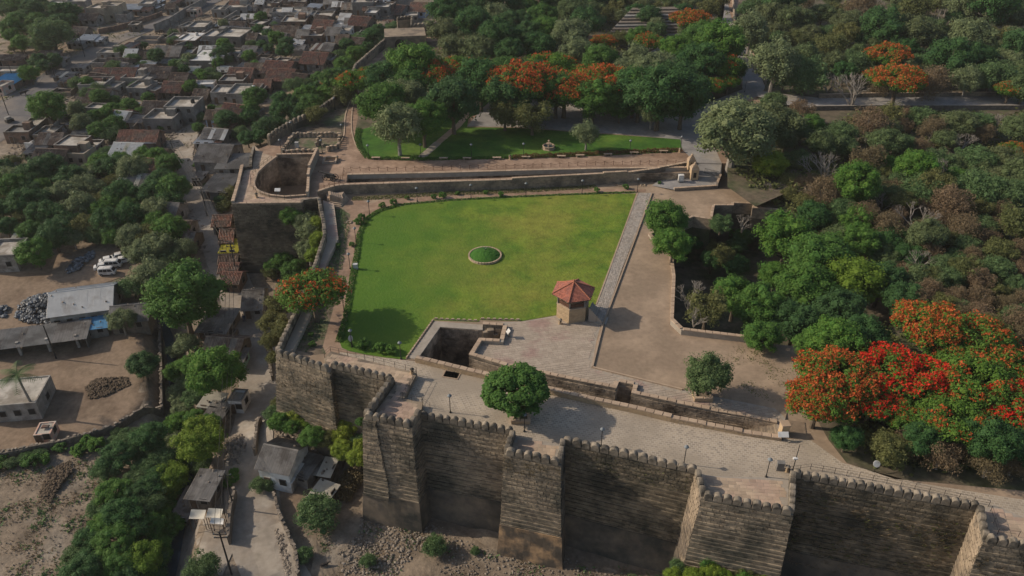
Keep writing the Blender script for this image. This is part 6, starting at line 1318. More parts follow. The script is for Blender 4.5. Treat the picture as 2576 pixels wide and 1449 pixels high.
def tree(x, y, rpx, key, label=None, z=None, place=None, squash=1.0, group=None, rad=None, cat='tree', name=None):
    hc = SP[key][1] if key in SP else .8; zz = 0 if z is None else z; p = at(x, y, zz)
    for _ in range(6):
        r_ = rad or rpx/pxm(y, zz+3)
        if rad is None: r_ = rpx*(H-zz-hc*r_)/(FPX*(_s+(y-724.5)/FPX*_c))
        p = at(x, y, zz+hc*r_*squash)
        if z is None: zz = zsurf(p.x, p.y)
    nm = name or {'flame': 'flame_tree', 'flameorange': 'flame_tree', 'flamered': 'flame_tree', 'flamegreen': 'flame_tree', 'bush': 'bush', 'dry': 'thorn_tree', 'feather': 'thorn_tree', 'bare': 'bare_tree', 'dark': 'broadleaf_tree', 'forest': 'scrub_tree', 'olive': 'scrub_tree', 'grey': 'grey_leaved_tree', 'neem': 'neem_tree', 'lime': 'neem_tree', 'banyan': 'banyan_tree', 'frangi': 'frangipani_tree'}.get(key, 'leafy_tree')
    t = thing(nm, label or TDESC[key], cat if key != 'bush' else 'bush', (p.x, p.y, zz), R.random()*6.28, group or (None if label else TDESC[key].split(' with')[0]+'s'), (r_, r_, r_*squash*R.uniform(.92, 1.08)))
    if not label: t['auto'] = 1; t['place'] = place or ''; TREES.append(t)
    if key == 'bare': inst('branches', R.choice(BR), t, (0, 0, 0)); return t
    cm, tm, fm = R.choice(SP[key][0]); inst('trunk', tm, t, (0, 0, 0)); a = R.random()*6.28; inst('crown', cm, t, (0, 0, hc), a)
    if fm: inst('blossom', fm, t, (0, 0, hc), a)
    return t
NAMED = [(1297,975,95,'frangi','round glossy tree in the square planter on the promenade',0),(1786,942,66,'forest','tall dense tree standing on the dirt beside the right terrace',0),
 (1672,552,56,'neem','upper tree of the pair beside the hollow right of the dirt yard',0),(1695,610,52,'neem','lower tree of the pair beside the hollow right of the dirt yard',0),
 (785,735,92,'flame','flame tree with orange blossom leaning over the left rampart beside the lawn',0),
 (1852,330,112,'banyan','large grey-green tree beside the domed gate pillars',0),(1475,335,38,'grey','silvery round bush tree beside the hedge of the upper lawn',2),
 (455,742,96,'neem','huge bright green tree right of the white warehouse',None),(392,722,52,'grey','grey-green tree pressed between the warehouse and the huge tree',None),(335,722,42,'feather','feathery tree hanging over the warehouse roof end',None),
 (541,938,72,'neem','dense round tree beside the tiled roofs of the lane',None),(505,1108,66,'lime','bright yellow-green tree between ditch and lane',None),(425,1200,50,'lime','yellow-green tree standing above the dark ditch bushes',None),(352,1405,56,'lime','bright tree at the bottom edge beside the ditch',None),
 (86,632,44,'neem','round tree in front of the white roofs at the left edge',None),(360,916,40,'dark','lone tree in the brown walled yard',None),(306,806,38,'grey','thin grey-green tree in front of the blue lean-to',None),(352,634,44,'grey','grey-green tree beside the parked cars',None),
 (122,270,46,'neem','round tree beside the wide road bend',None),(132,88,58,'feather','broad feathery tree above the roadside stalls',None),(800,1290,60,'feather','feathery grey-green bush below the tan shelter',None),(660,1215,32,'feather','feathery tree at the corner of the lane wall',None),(1093,1372,34,'feather','low feathery bush in the middle of the rubble slope',None),(925,1410,22,'feather','small feathery bush on the rubble near the dog',None),(765,1395,26,'feather','feathery shrub beside the lower lane wall',None),(1195,1385,14,'feather','tiny shrub under the sunlit wall',None),(505,1430,52,'feather','feathery thorn bush at the bottom edge of the lower yard',None),
 (760,770,34,'olive','yellowish creeper bush on the left rampart edge',-1),(68,495,30,'flame','flame tree with orange blossom in the green belt at the left edge',None),
 (795,285,30,'olive','pale yellow tree standing over the ring of stone pillars',2),(865,235,36,'olive','pale yellow-green tree at the bend of the left garden path',2),
 (1735,48,52,'flameorange','orange flame tree beyond the stone seating rows',2),(1518,103,34,'flameorange','orange flame tree at the left end of the seating rows',2),(1632,105,42,'flame','thin open flame tree in front of the stone stage',2),(1080,190,54,'flameorange','broad orange flame tree at the left of the park',2),(925,178,26,'flame','small red-orange flame tree left of the park trees',2),(977,176,22,'flame','sparse flame tree behind the left park trees',2),
 (1310,212,74,'flameorange','wide flame tree with red flecks in the middle of the park',2),(1420,222,64,'flameorange','flame tree with red flecks right of the wide middle one',2),(1530,205,70,'flameorange','flame tree with dull orange blossom in the right half of the park',2),(1385,165,56,'flamegreen','green flame tree behind the wide middle flame tree',2),(1210,185,52,'flamegreen','green flame tree with orange edge left of the park centre',2),
 (2235,142,58,'flameorange','upper orange flame tree in the wood at the right',2),(2260,195,78,'flameorange','widest orange flame tree above the level road',2),(2255,95,40,'flame','dull flame tree behind the two orange ones in the wood',2),(2540,228,40,'flame','orange flame tree at the right edge above the level road',2),(2550,380,38,'flame','orange flame tree at the right edge below the level road',0),
 (1000,315,56,'grey','park tree with a pale trunk at the left of the upper lawn',2),(1065,300,50,'neem','park tree right of the pale trunked one',2),(960,262,52,'neem','leafy park tree at the left corner of the upper garden',2),(1140,255,58,'dark','dark spreading tree over the stepping path',2),(1020,235,46,'grey','grey-green park tree behind the left lawn trees',2),(1610,225,58,'dark','dark tree above the shaded square in the park',2),(1660,230,70,'dark','big dark tree at the right of the park square',2),(1640,280,40,'grey','thin pale tree standing on the shaded park square',2),(1560,270,34,'neem','leafy tree at the front of the shaded park square',2),(1720,240,60,'dark','rightmost dark tree of the park beside the grey road',2),(1340,290,48,'olive','yellow-green tree standing in the upper lawn',2),(1270,285,42,'olive','thin yellow-green tree at the back of the upper lawn',2),
 (2105,945,88,'flameorange','orange flame tree nearest the dirt yard',0),(2060,1010,74,'flameorange','low orange flame tree overhanging the promenade end',0),(2240,930,84,'flamered','scarlet flame tree in the middle of the blossom cluster',0),(2330,960,80,'flamered','scarlet flame tree right of the brightest one',0),(2195,1010,62,'flamered','lower scarlet flame tree with hanging branches',0),(2345,820,84,'flameorange','orange flame tree at the top of the blossom cluster',0),(2470,850,80,'flame','orange flecked flame tree at the upper right of the cluster',0),(2450,960,88,'flamegreen','green flame tree with orange flecks in the right of the cluster',0),(2560,1020,80,'flamered','red flame tree cut by the right edge',0),(2400,1050,80,'flamegreen','green flame tree below the scarlet ones',0),(2540,920,70,'flame','flame tree near the right edge with scattered orange',0),
 (2110,860,62,'neem','dark leafy tree above the orange blossom cluster',0),(2040,865,44,'neem','leafy tree at the corner of the dirt yard',0),(2180,840,52,'dark','dark tree behind the orange blossom cluster',0),(2235,1125,58,'olive','light green round bush at the promenade edge below the blossom',0),(2395,1130,44,'dry','grey dry tree in the shade below the blossom cluster',0),(2500,1110,70,'dark','dark tree in the lower right shade',0),(2320,1110,50,'dark','dark bush behind the promenade edge',0),(2130,1100,40,'dark','dark bush under the low orange flame tree',0),
 (1780,770,62,'olive','tangled greenish tree inside the curved retaining wall',-1),(1740,735,50,'bare','bare dead tree leaning out over the dirt yard',-.5),(1750,790,50,'bare','bare pale tree behind the curved retaining wall',-.5),
 (1905,770,66,'neem','leafy bush mass in the hollow left of the big green crowns',-4),(2070,640,84,'neem','big bright green crown in the hollow',-4),(1980,600,72,'neem','green crown at the upper left of the hollow',-5),(2150,700,78,'lime','bright lobed crown at the right of the hollow',-4),(2030,720,76,'neem','rounded crown in the middle of the hollow',-5),(1950,690,46,'neem','small tree deep in the hollow',-6),(2220,700,60,'dark','dark green crown at the far right of the hollow',-3),(1820,640,34,'olive','small bush alone in the dark hollow',-6),(1815,560,34,'feather','feathery shrub on the near hollow wall',-2),(1870,560,36,'bare','bare twiggy tree at the top of the hollow',-3),(1920,840,50,'neem','leafy bush over the end of the curved retaining wall',-1),(2000,810,60,'dark','dark crown at the bottom of the hollow',-4),(2110,780,66,'dark','dark crown right of the hollow bottom',-4),(1850,740,56,'neem','creeper covered crown beside the retaining wall',-4),
 (1935,415,44,'lime','bright light green tree right of the large grey-green tree',0)]
NAMED += [(1600,150,44,'grey','pale grey-green tree in front of the stone stage',2),(1560,95,32,'olive','olive tree among the stone seating rows',2),(1700,120,46,'neem','leafy tree at the right end of the seating rows',2),(1755,105,46,'neem','leafy tree between seating rows and the grey road',2),(1650,75,30,'feather','feathery tree rising over the seating rows',2),(2155,925,60,'flamegreen','green flame tree between the orange and scarlet ones',0),(2280,1040,56,'flamegreen','low green flame tree under the scarlet crowns',0),(2420,900,70,'flamegreen','green flame tree behind the right scarlet crowns',0)]
for n_ in NAMED:
    k_ = 1.22 if n_[5] == 2 and n_[1] > 150 and 900 < n_[0] < 1800 and n_[2] > 40 else (1.18 if n_[0] > 2040 and 800 < n_[1] < 1060 else 1)
    tree(n_[0], n_[1], n_[2]*k_, n_[3], n_[4], n_[5], squash={'frangi': .8}.get(n_[3], 1.2 if n_[0] == 1786 else 1.0))
CLEAR = [[(-60,255),(0,232),(90,178),(165,132),(230,108),(310,95),(320,120),(230,140),(160,190),(110,250),(40,330),(-60,400)], [(1785,0),(1850,0),(1890,90),(1945,190),(1960,235),(1900,300),(1850,290),(1850,200),(1810,90)], [(2040,235),(2170,235),(2170,305),(2040,305)], [(2430,235),(2600,235),(2600,305),(2430,305)], [(1560,95),(1700,90),(1700,165),(1560,165)]]
CLEAR0 = [[(440,400),(480,400),(525,520),(600,690),(610,730),(570,730),(500,610),(455,480)], [(300,425),(400,425),(400,475),(300,475)], [(235,425),(290,425),(290,455),(235,455)], [(430,545),(490,540),(500,620),(440,625)]]
def fill(poly, n, keys, rr, place, z=None, mind=.9, sq=1.0, avoid=()):
    pts = []; xs_ = [p[0] for p in poly]; ys_ = [p[1] for p in poly]; tries = 0
    while len(pts) < n and tries < n*60:
        tries += 1; x, y = R.uniform(min(xs_), max(xs_)), R.uniform(min(ys_), max(ys_))
        if not inside(x, y, poly) or any(inside(x, y, a) for a in CLEAR+CLEAR0): continue
        r_ = R.uniform(*rr)*(.55+.45*(y+576)/1300)
        if any(math.hypot(x-a, (y-b)*1.35) < (r_+c)*mind*.6 for a, b, c in pts): continue
        pts.append((x, y, r_)); tree(x, y, r_, R.choice(keys), z=z, place=place, squash=sq)
F_ = ['forest']*4+['feather', 'feather', 'olive', 'dry', 'grey', 'dark', 'bare']
fill([(1930,-10),(2590,-10),(2590,225),(2440,215),(2330,225),(2130,225),(1990,215),(1935,190),(1890,110),(1860,30)], 95, F_+['dark', 'forest', 'olive'], (30,92), 'in the wood above the level road')
fill([(1930,250),(2050,285),(2590,285),(2590,480),(2200,500),(1990,420),(1950,330)], 60, ['forest']*3+['dry', 'feather', 'feather', 'olive', 'neem', 'bare'], (32,88), 'in the wood below the level road')
fill([(2000,450),(2200,470),(2590,470),(2590,800),(2420,790),(2300,720),(2290,600),(2130,540)], 62, ['dry', 'dry', 'olive', 'dry', 'feather', 'bare', 'feather'], (30,78), 'on the dry slope at right')
fill([(1900,480),(2010,440),(2140,530),(1960,520)], 12, ['dry', 'dry', 'bare', 'olive'], (28,42), 'above the hollow')
fill([(2290,700),(2420,780),(2590,790),(2590,860),(2300,770)], 10, ['forest', 'dry', 'olive'], (40,56), 'above the blossom cluster')
fill([(2300,1080),(2590,1080),(2590,1190),(2450,1185),(2300,1150)], 9, ['dark', 'dark', 'forest', 'dry'], (38,54), 'in the shade at the lower right')
fill([(1100,0),(1400,-5),(1480,50),(1460,100),(1380,130),(1250,150),(1120,140),(1085,95)], 34, ['dark', 'neem', 'dark', 'forest', 'grey'], (50,72), 'in the dense grove at the top centre', z=2)
fill([(1440,-10),(1830,-10),(1815,20),(1650,35),(1500,60)], 24, ['forest', 'forest', 'dark', 'olive'], (30,46), 'in the scrub beyond the seating rows', z=2)
fill([(880,215),(960,195),(1080,230),(1230,225),(1480,250),(1740,200),(1850,190),(1840,120),(1780,80),(1700,160),(1560,150),(1450,130),(1400,150),(1250,160),(1100,150),(950,160)], 46, ['neem', 'dark', 'grey', 'flamegreen', 'flame', 'neem'], (58,84), 'in the park behind the upper lawn', z=2)
fill([(1760,60),(1835,120),(1860,200),(1800,230),(1740,200)], 12, ['dark', 'neem', 'flamegreen'], (38,52), 'beside the climbing grey road', z=2)
fill([(0,395),(160,420),(330,420),(470,470),(415,530),(420,600),(350,615),(300,592),(160,600),(60,590),(-20,560)], 54, ['neem', 'dark', 'feather', 'grey', 'dark', 'neem', 'olive'], (30,50), 'in the green belt left of the lane')
fill([(380,560),(430,560),(470,640),(400,680)], 8, ['neem', 'feather', 'grey'], (36,48), 'beside the lane roofs')
fill([(432,860),(470,860),(500,960),(490,1040),(545,1060),(520,1160),(440,1200),(420,1290),(390,1260),(430,1120),(452,1000)], 30, ['neem', 'grey', 'neem', 'feather'], (24,36), 'along the right bank of the ditch', sq=.8)
fill([(395,1230),(440,1290),(430,1340),(400,1449),(300,1460),(170,1449),(220,1350),(240,1240),(290,1110),(400,1070),(415,1130)], 40, ['feather', 'dark', 'neem', 'feather'], (28,44), 'among the dark bushes left of the ditch', sq=.8)
fill([(-10,1140),(120,1130),(260,1100),(300,1080),(290,1110),(100,1160),(-10,1180)], 14, ['bush', 'feather'], (14,24), 'along the mossy yard wall', sq=.8)
fill([(0,0),(110,0),(190,15),(180,60),(120,70),(60,60),(0,50)], 14, ['dark', 'neem', 'feather'], (26,36), 'at the top left corner')
fill([(0,70),(90,70),(110,130),(40,125),(0,110)], 9, ['feather', 'olive'], (16,26), 'on the scrubby field at upper left')
fill([(70,145),(165,150),(190,165),(120,190),(70,185)], 7, ['dark', 'feather', 'neem'], (24,32), 'by the roadside stalls')
fill([(650,330),(700,300),(700,240),(760,190),(850,200),(850,130),(890,90),(960,60),(1000,60),(985,90),(885,155),(870,215),(800,265),(750,285),(690,325),(640,350),(610,350)], 44, ['dark', 'feather', 'neem', 'dark'], (26,42), 'on the slope outside the upper rampart', z=-9)
fill([(620,20),(700,60),(760,120),(600,150),(640,60)], 12, ['feather', 'neem', 'dark'], (18,30), 'between houses in the upper town')
fill([(275,120),(330,118),(345,165),(300,200),(280,160)], 6, ['feather', 'feather'], (24,34), 'right of the town road')
fill([(180,190),(235,215),(300,250),(250,300),(330,260),(360,250),(300,270),(200,230)], 9, ['feather', 'neem'], (22,32), 'between the flat roofs')
fill([(180,270),(280,290),(300,330),(260,340),(200,310)], 8, ['neem', 'feather', 'grey'], (26,36), 'below the round roadside tree')
fill([(250,385),(420,385),(440,420),(330,420),(250,410)], 12, ['neem', 'grey', 'feather'], (26,38), 'around the white sheet roof')
fill([(200,130),(420,60),(640,20),(1000,10),(860,110),(640,260),(480,420),(250,400),(130,330),(220,210)], 46, ['neem', 'dark', 'feather', 'grey'], (13,26), 'scattered among the town roofs', z=-11)
fill([(380,130),(420,150),(480,180),(560,110),(610,130),(640,200),(600,170),(450,230),(420,200)], 12, ['neem', 'dark', 'feather'], (18,28), 'among the middle town roofs')
fill([(560,470),(620,440),(640,470),(580,505),(575,540),(540,500)], 9, ['olive', 'feather', 'dry'], (20,32), 'below the left bastion corner', z=-11.5)
fill([(470,425),(505,400),(520,520),(480,500)], 10, ['neem', 'bush', 'feather'], (12,20), 'beside the lane under the bastion', z=-11.5)
fill([(680,1010),(760,1030),(880,1060),(910,1090),(905,1150),(850,1140),(760,1080),(690,1070)], 22, ['neem', 'olive', 'feather', 'lime'], (20,34), 'at the foot of the leftmost front bastion', sq=.9, z=-10)
fill([(670,560),(760,660),(740,690),(680,690),(650,660)], 9, ['olive', 'neem'], (22,34), 'in the shadow of the big left bastion', sq=.9, z=-12)
fill([(1690,1425),(1760,1405),(1850,1425),(1940,1440),(1900,1475),(1700,1475)], 11, ['lime', 'olive', 'feather', 'neem'], (18,30), 'at the foot of the tiled front bastion', sq=.9, z=-10.5)
fill([(590,1130),(600,1200),(560,1230)], 3, ['neem'], (10,16), 'beside the lower lane', sq=.8)
# creepers and bushes growing on the rampart face: irregular leaf masses as things of their own
for x, y, r_, z_, lab, key in ((735,540,28,-2,'round bush hanging on the corner of the big dark bastion','neem'),(770,555,26,-2,'grey-green creeper mass on the rampart under the stairs','grey'),(785,580,30,-3,'grey-green creeper mass lower on the rampart','grey'),(800,565,18,-.5,'bright grassy creeper along the top of the rampart','lime'),(803,605,20,-1,'bright grassy creeper beside the narrow merlons','lime'),(775,625,26,-3.5,'drooping creeper near the dark bastion face','grey'),(790,640,18,-2,'grassy creeper at the bend of the rampart','lime'),(700,765,30,-3,'yellow-green bush below the flame tree','olive'),(690,810,32,-3.5,'leafy bush on the rampart above the lane','olive'),(715,830,24,-2,'light green creeper near the rampart corner','olive'),(680,860,22,-6,'bush at the base of the left rampart','olive'),(690,900,18,-8,'creeper on the edge of the leftmost front bastion','olive'),(905,1120,14,-7,'bright creeper on the left edge of the tall tower','lime'),(908,1060,10,-4,'small creeper on the shoulder of the tall tower','neem')):
    tree(x, y, r_*1.35, key, lab, z=z_-2, cat='creeper', name='creeper')
# hedge and plants
def hedge(label, pts, z, w, h, m, n, cat='hedge', name='hedge', ls=.12):
    pl = [at(x, y, z).xy if z is not None else lo(x, y).xy for x, y in pts]; V = []; F = []
    for a, b_ in zip(pl, pl[1:]):
        k = int(n*(b_-a).length)
        for _ in range(k):
            p = a.lerp(b_, R.random()); d = (b_-a).normalized(); o = R.uniform(-w/2, w/2); hh = h*(1-.5*(2*o/w)**2)*(.7+.5*noise.noise(Vector((p.x*1.2, p.y*1.2, 0)))); zz = (z if z is not None else g(p.x, p.y))+hh*R.uniform(.2, 1)
            c = Vector((p.x-d.y*o, p.y+d.x*o, zz)); u = Vector((R.gauss(0,1),R.gauss(0,1),R.gauss(0,.6))).normalized()*ls; v = u.cross(Vector((R.gauss(0,1),R.gauss(0,1),R.gauss(0,1)))).normalized()*ls*.7
            k0 = len(V); V += [c-u, c-v, c+u, c+v]; F.append((k0, k0+1, k0+2, k0+3))
    b = MB(); b.v = [tuple(v) for v in V]; b.f = F; b.m = [0]*len(F); o = b.obj(name, M[m], kind='stuff'); tag(o, label, cat); return o
hedge('dry brown brushwood piled against the tower foot', [(850,1262),(872,1225),(900,1190)], None, 3.4, 1.7, 'leaf_dry', 420, 'brushwood', 'brush_pile', ls=.16)
fill([(2000,545),(2130,548),(2300,620),(2345,760),(2280,775),(2235,670),(2100,600)], 16, ['neem','dark','forest','dry'], (44,66), 'along the far edge of the hollow', z=-3)
fill([(20,20),(190,10),(200,60),(130,130),(30,150)], 10, ['dark','feather','neem'], (26,40), 'among the upper left fields')
fill([(1560,60),(1760,50),(1780,110),(1600,150)], 5, ['grey','olive','feather','neem'], (26,40), 'around the stone seating rows', z=2)
fill([(560,300),(640,240),(660,300),(620,350)], 7, ['feather','neem','dark'], (28,40), 'behind the red tiled row by the rampart', z=-10)
hedge('green left half of the clipped hedge at the lower edge of the upper lawn', [(925,398),(1050,402),(1075,401),(1290,397)], 2, 1.3, .7, 'leaf_neem', 130)
hedge('red and green right half of the hedge at the upper lawn', [(1290,397),(1420,392),(1560,385),(1715,378)], 2, 1.7, .95, 'leaf_redbush', 150)
hedge('low flowering border at the left end of the upper lawn', [(903,325),(898,350),(905,372),(925,398)], 2, 1.2, .6, 'leaf_neem', 110)
hedge('planted border along the left edge of the large lawn', [(1000,518),(955,530),(922,550),(904,590),(898,640),(888,690),(880,740),(872,790),(862,830),(852,862)], 0, 1.0, .5, 'leaf_neem', 90, 'border', 'border_plants')
hedge('low planting along the top edge of the large lawn', [(1000,516),(1130,504),(1300,495),(1500,487),(1598,484)], 0, .7, .28, 'leaf_neem', 60, 'border', 'border_plants')
hedge('weeds in the dark bed beside the left rampart walk', [(845,530),(860,570),(850,620),(838,680)], 0, 3, .5, 'leaf_feather', 80, 'weeds', 'weeds')
hedge('weeds and seedlings in the bed above the front battlements', [(830,700),(800,800),(780,860),(750,875)], 0, 3.5, .4, 'leaf_feather', 50, 'weeds', 'weeds')
hedge('rough grass strip below the channel wall at left', [(885,500),(960,497),(1100,488),(1300,481),(1500,470)], 0, 1.8, .22, 'leaf_olive', 90, 'grass', 'rough_grass')
hedge('tall grass along the top of the upper left rampart', [(700,345),(745,318),(800,290)], 2, 1.5, .6, 'leaf_olive', 70, 'grass', 'rough_grass')
PL_ = [(815+0,0)]
for x, y, r_, lab in ((961,520,8,'glossy shrub at the rounded upper left lawn corner, higher one'),(989,513,9,'glossy shrub at the upper left lawn edge beside the path'),(909,551,9,'upper shrub of the pair at the left lawn bend'),(901,563,10,'lower shrub of the pair at the left lawn bend'),(885,618,7,'small round shrub halfway up the left lawn edge'),(1091,498,7,'left shrub of the pair on the top lawn edge'),(1113,496,9,'right shrub of the pair on the top lawn edge'),(1261,492,8,'round shrub above the middle of the lawn edge'),(1024,501,6,'small palm-like plant on the top lawn edge'),(1152,489,6,'spiky seedling beside the top sand path'),(1222,487,6,'spiky seedling right of the sand path lamp'),(1502,482,7,'round shrub near the upper right lawn corner'),(1574,474,8,'leafy shrub beside the upper right lawn corner'),(1660,463,5,'small shrub on the grey pad edge'),(858,848,9,'shrub at the lower left lawn corner'),(914,873,16,'largest glossy shrub on the lower lawn edge'),(955,882,15,'middle glossy shrub on the lower lawn edge'),(984,886,14,'glossy shrub nearest the lamp on the lower lawn edge'),(849,622,8,'whitish shrub in the bed beside the rampart walk'),(1578,448,6,'shrub in the small framed bed under the channel wall'),(1662,448,6,'climbing shrub against the right channel wall'),(1362,458,7,'green creeper on the channel wall'),(905,472,7,'dark creeper at the left end of the channel wall'),(782,845,7,'seedling in the bed above the battlements'),(785,870,8,'leafy weed above the front battlements')):
    tree(x, y-r_*.6, r_*1.15, 'bush', lab, z=0)
def ground_tufts(label, poly, n, m, s_=.3, z=None, name='dry_grass'):
    xs_ = [p[0] for p in poly]; ys_ = [p[1] for p in poly]; b = MB(); c = 0
    while c < n:
        x, y = R.uniform(min(xs_), max(xs_)), R.uniform(min(ys_), max(ys_))
        if not inside(x, y, poly): continue
        p = lo(x, y) if z is None else at(x, y, z); c += 1
        if noise.noise(Vector((p.x*.25, p.y*.25, 5))) < -.05: continue
        q = R.uniform(.5, 1.4)*s_
        for _ in range(6):
            o = p+Vector((R.gauss(0,.35), R.gauss(0,.35), 0)); u = Vector((R.gauss(0,.6), R.gauss(0,.6), R.uniform(.4,1)))*q; v = Vector((R.gauss(0,1), R.gauss(0,1), 0)).normalized()*q*.35; k0 = len(b.v); b.v += [tuple(o-v), tuple(o+v), tuple(o+u+v*.5), tuple(o+u-v*.5)]; b.f.append((k0, k0+1, k0+2, k0+3)); b.m.append(0)
    o = b.obj(name, M[m], kind='stuff'); tag(o, label, 'grass')
ground_tufts('dry scrubby grass on the slope below the middle walls', [(760,1449),(840,1300),(910,1290),(1250,1400),(1420,1405),(1690,1449),(1600,1500),(760,1500)], 2600, 'leaf_dry', .16)
ground_tufts('green weeds on the slope below the middle walls', [(760,1449),(840,1300),(910,1290),(1250,1400),(1420,1405),(1690,1449),(1600,1500),(760,1500)], 420, 'leaf_feather', .28, name='weeds')
ground_tufts('dry scrub in the lower left field', [(-40,1190),(150,1140),(300,1100),(300,1180),(230,1320),(170,1480),(-40,1480)], 900, 'leaf_dry', .2)
ground_tufts('dry grass tufts over the upper left fields', [(-20,30),(200,20),(380,90),(250,110),(150,170),(-20,280)], 1500, 'leaf_olive', .4)
ground_tufts('green weeds sprinkled in the lower left field', [(-40,1180),(150,1130),(300,1100),(300,1200),(230,1320),(170,1480),(-40,1480)], 350, 'leaf_feather', .3, name='weeds')
ground_tufts('sparse dry tufts at the right end of the dirt yard', [(1850,870),(1985,890),(1990,1000),(1900,1000),(1800,930)], 260, 'leaf_olive', .14, z=0)
ground_tufts('dry weeds beside the houses of the town', [(60,300),(600,60),(1000,20),(860,150),(640,260),(480,420),(200,400)], 2200, 'leaf_olive', .35)
fill([(1750,600),(1840,560),(1930,620),(1900,760),(1790,720)], 10, ['olive','dark','feather','neem'], (20,36), 'among the bushes of the dark hollow', z=-8)
# undergrowth carpet in the woods
ug = MB(); k = 0
UGP = [[(1870,-20),(2600,-20),(2700,1190),(2400,1180),(2200,1170),(1990,900),(2330,800),(2290,620),(1960,525),(1850,440),(1930,290),(1860,100)], [(1100,-10),(1830,-10),(1830,180),(1740,250),(1480,240),(1100,215),(960,190)]]
for poly, n, zz in ((UGP[0], 2600, 0.0), (UGP[1], 500, 2.0)):
    c = 0
    while c < n:
        x, y = R.uniform(900, 2700), R.uniform(-20, 1190)
        if not inside(x, y, poly) or (225 < y < 285 and x > 1900): continue
        if y < 480: zz2 = 2.0
        else: zz2 = zz
        p = at(x, y, zz2); c += 1; s_ = R.uniform(.5, 1.6)
        if inside(p.x, p.y, RAVP): p.z = -9
        for _ in range(14):
            o = Vector((R.gauss(0, .5), R.gauss(0, .5), abs(R.gauss(.4, .3))))*s_+p; u = Vector((R.gauss(0,1),R.gauss(0,1),R.gauss(0,.6))).normalized()*.28*s_; v = u.cross(Vector((R.gauss(0,1),R.gauss(0,1),R.gauss(0,1)))).normalized()*.2*s_
            k0 = len(ug.v); ug.v += [tuple(o-u), tuple(o-v), tuple(o+u), tuple(o+v)]; ug.f.append((k0, k0+1, k0+2, k0+3)); ug.m.append(0)
o = ug.obj('undergrowth', M['leaf_olive'], kind='stuff'); tag(o, 'dull green and brown undergrowth carpeting the woods', 'undergrowth')
# grass tufts on the long wall and weeds on the other faces
def tufts(label, i, z0, z1, n, m, k=.13, zt=.7, s_=.3):
    V = []; F = []
    for _ in range(n):
        z = R.uniform(z0, z1); t_ = R.random(); P_ = offset(CHAIN, k*(zt-z)+.05); p = P_[i].lerp(P_[i+1], t_)
        if noise.noise(Vector((t_*5, z*.4, i))) < -.15: continue
        for _ in range(4):
            o = Vector((p.x+R.gauss(0,.2), p.y+R.gauss(0,.1), z)); u = Vector((R.gauss(0,.5), -.2, R.uniform(.2,.8)))*s_; v = Vector((R.gauss(0,1), R.gauss(0,.4), R.gauss(0,.3)))*s_*.2; k0 = len(V); V += [o-v, o+u*.5-v, o+u, o+v]; F.append((k0, k0+1, k0+2, k0+3))
    b = MB(); b.v = [tuple(v) for v in V]; b.f = F; b.m = [0]*len(F); o = b.obj('wall_grass', M[m], kind='stuff'); tag(o, label, 'grass')
tufts('dry grass tufts over the face of the long wall at right', 26, -12, -.8, 1500, 'leaf_dry'); tufts('green weeds among the dry tufts of the long right wall', 26, -10, -1, 350, 'leaf_olive', s_=.35); tufts('brown grass on the leftmost front bastion', 12, -11, 0, 500, 'leaf_dry', zt=1.5, s_=.25); tufts('thin grass on the face of the bastion at the right edge', 28, -8, -1, 400, 'leaf_dry')
tufts('rusty dry moss tufts under the merlons of the orange footed bastion', 20, -1.6, .4, 260, 'leaf_dry', s_=.22); tufts('sparse weeds along the top of the broad blackened wall', 22, -2.5, 0, 160, 'leaf_olive', s_=.22)
# ------------------------------------------------------------------ palms
def palm(x, y, z, label, h, fr, n=15, date=False):
    p = lo(x, y) if z is None else at(x, y, z); t = thing('coconut_palm' if not date else 'date_palm', label, 'palm', p, R.random()*6); b = MB(); b.tube([(0,0,-.2),(.1,0,h*.3),(.35,.1,h*.65),(.4,.2,h)], [.26,.2,.17,.15], 7); b.obj('trunk', M['palebark'], t); top = Vector((.4,.2,h))
    for k in range(n):
        a = 2*math.pi*k/n+R.uniform(-.2,.2); el = R.uniform(.1, .9) if k % 2 else R.uniform(-.2, .4); b = MB(); pts = []
        for j in range(7): f = j/6; pts.append(top+Vector((math.cos(a)*fr*f*math.cos(el*.6), math.sin(a)*fr*f*math.cos(el*.6), fr*(math.sin(el)*f+.25*f-.62*f*f))))
        b.tube(pts, [.05,.045,.04,.03,.025,.02,.01], 4, cap=False)
        for j in range(1, 13):
            f = j/12.5*6; q = pts[int(f)].lerp(pts[min(6, int(f)+1)], f-int(f)); d = (pts[min(6, int(f)+1)]-pts[int(f)]).normalized(); sd_ = d.cross(Vector((0,0,1))).normalized(); L2 = .75*(1-abs(j/12-.45))*fr/2.6
            for s_ in (-1, 1): e = q+sd_*s_*L2+d*L2*.45-Vector((0,0,L2*.5)); b.poly([q-d*.05, q+d*.07, e+d*.02, e-d*.03] if s_ > 0 else [q+d*.07, q-d*.05, e-d*.03, e+d*.02])
        b.obj('frond', M['leaf_feather'], t)
palm(95,1050,None,'tall coconut palm in front of the flat white roofed house',8.5,3.0); palm(470,187,None,'date palm among the middle town roofs',4.5,2.2,date=True)
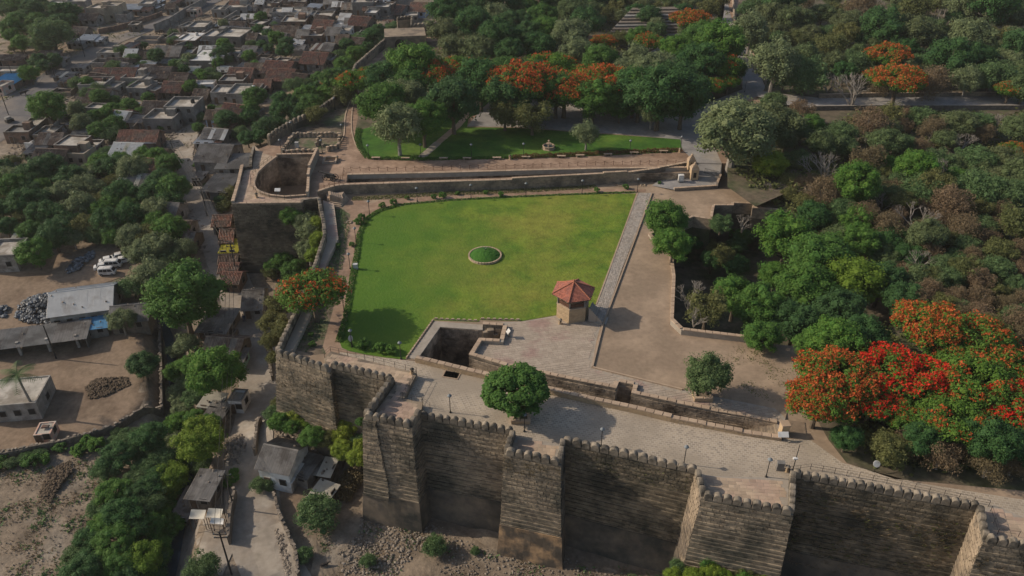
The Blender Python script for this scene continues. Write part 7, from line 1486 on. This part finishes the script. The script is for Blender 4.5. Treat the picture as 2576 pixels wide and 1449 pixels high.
# ------------------------------------------------------------------ every label points at one thing
LMK = {'the wide road bend': (90,250), 'the roadside stalls': (215,95), 'the upper compound wall': (450,60), 'the large white flat roof': (530,138), 'the grey two storey house': (463,262), 'the white sheet roof': (327,371), 'the cream terrace house': (185,375), 'the long red tiled roofs': (708,172), 'the orange topped shed': (822,214), 'the upper town lane': (690,60), 'the town top edge': (950,20), 'the left bastion': (640,440), 'the village lane': (500,330), 'the white warehouse': (210,750), 'the ditch': (430,1050), 'the coconut palm': (95,1000), 'the parked cars': (285,670), 'the lower lane': (620,1200), 'the bastion corner': (580,620), 'the left field': (30,130), 'the big grey metal roof': (545,370), 'the top left corner': (100,20)}
ORD = ['leftmost', 'second from left', 'third from left', 'fourth from left', 'fifth from left', 'sixth from left', 'seventh from left', 'eighth from left', 'ninth from left', 'tenth from left', 'eleventh from left', 'twelfth from left']
def near_lm(o):
    s_ = scr(o.location); return min(LMK, key=lambda k: math.hypot(LMK[k][0]-s_[0], (LMK[k][1]-s_[1])*1.3))
for o in ALL:
    if o.get('auto'):
        pl = o.get('place', '')
        o['label'] = o['label']+' '+(pl if pl else 'near '+near_lm(o))
grp = {}
for o in ALL:
    if o.get('auto'): grp.setdefault(o['label'], []).append(o)
for lab, os_ in grp.items():
    if 1 < len(os_) <= 12:
        os_.sort(key=lambda o: scr(o.location)[0])
        for i, o in enumerate(os_): o['label'] = lab+', '+(ORD[i] if i < len(os_)-1 or len(os_) > 99 else 'rightmost')
    elif len(os_) > 12:
        os_.sort(key=lambda o: scr(o.location)[1]); nb_ = -(-len(os_)//9); BN = ['farthest', 'second', 'third', 'fourth', 'fifth', 'sixth', 'seventh', 'eighth']
        for q in range(nb_):
            row = sorted(os_[q*len(os_)//nb_:(q+1)*len(os_)//nb_], key=lambda o: scr(o.location)[0]); rn = 'nearest' if q == nb_-1 else BN[q]
            for i, o in enumerate(row): o['label'] = lab+', '+rn+' row, '+(ORD[i].replace(' from left', '') if i < len(row)-1 else 'rightmost'); o['group'] = lab
for o in ALL:
    w_ = o['label'].split()
    if len(w_) > 16:
        s2 = o['label'].replace(' with scattered orange blossom', '').replace(' with a few orange flowers', '').replace(' covered in orange blossom', '').replace('dry brown thorn', 'brown thorn').replace('dull green scrub', 'green scrub').replace(' and water tank', '').replace('bright yellow-green', 'yellow-green').replace(' in the dense grove at the top centre', ' in the top centre grove').replace(' corrugated', '').replace('among the dark bushes left', 'in bushes left')
        if len(s2.split()) > 16: s2 = s2.replace(' the ', ' ')
        o['label'] = s2
for o in ALL:
    for k in ('auto', 'place'):
        if k in o: del o[k]
for t in WC: rebase(t)
# ------------------------------------------------------------------ thin morning haze over the whole place
hz = MB(); hz.box((0, 300, -25), (1900, 1300, 110)); hm = bpy.data.materials.new('haze'); hm.use_nodes = True; hn = hm.node_tree; hn.nodes.clear()
ho = hn.nodes.new('ShaderNodeOutputMaterial'); hv = hn.nodes.new('ShaderNodeVolumePrincipled'); hv.inputs['Density'].default_value = .00013; hv.inputs['Color'].default_value = (.92, .90, .86, 1); hv.inputs['Anisotropy'].default_value = .2
hn.links.new(hv.outputs[0], ho.inputs['Volume']); o = hz.obj('haze', hm, kind='stuff'); tag(o, 'thin pale haze in the air over the fort and town', 'haze')
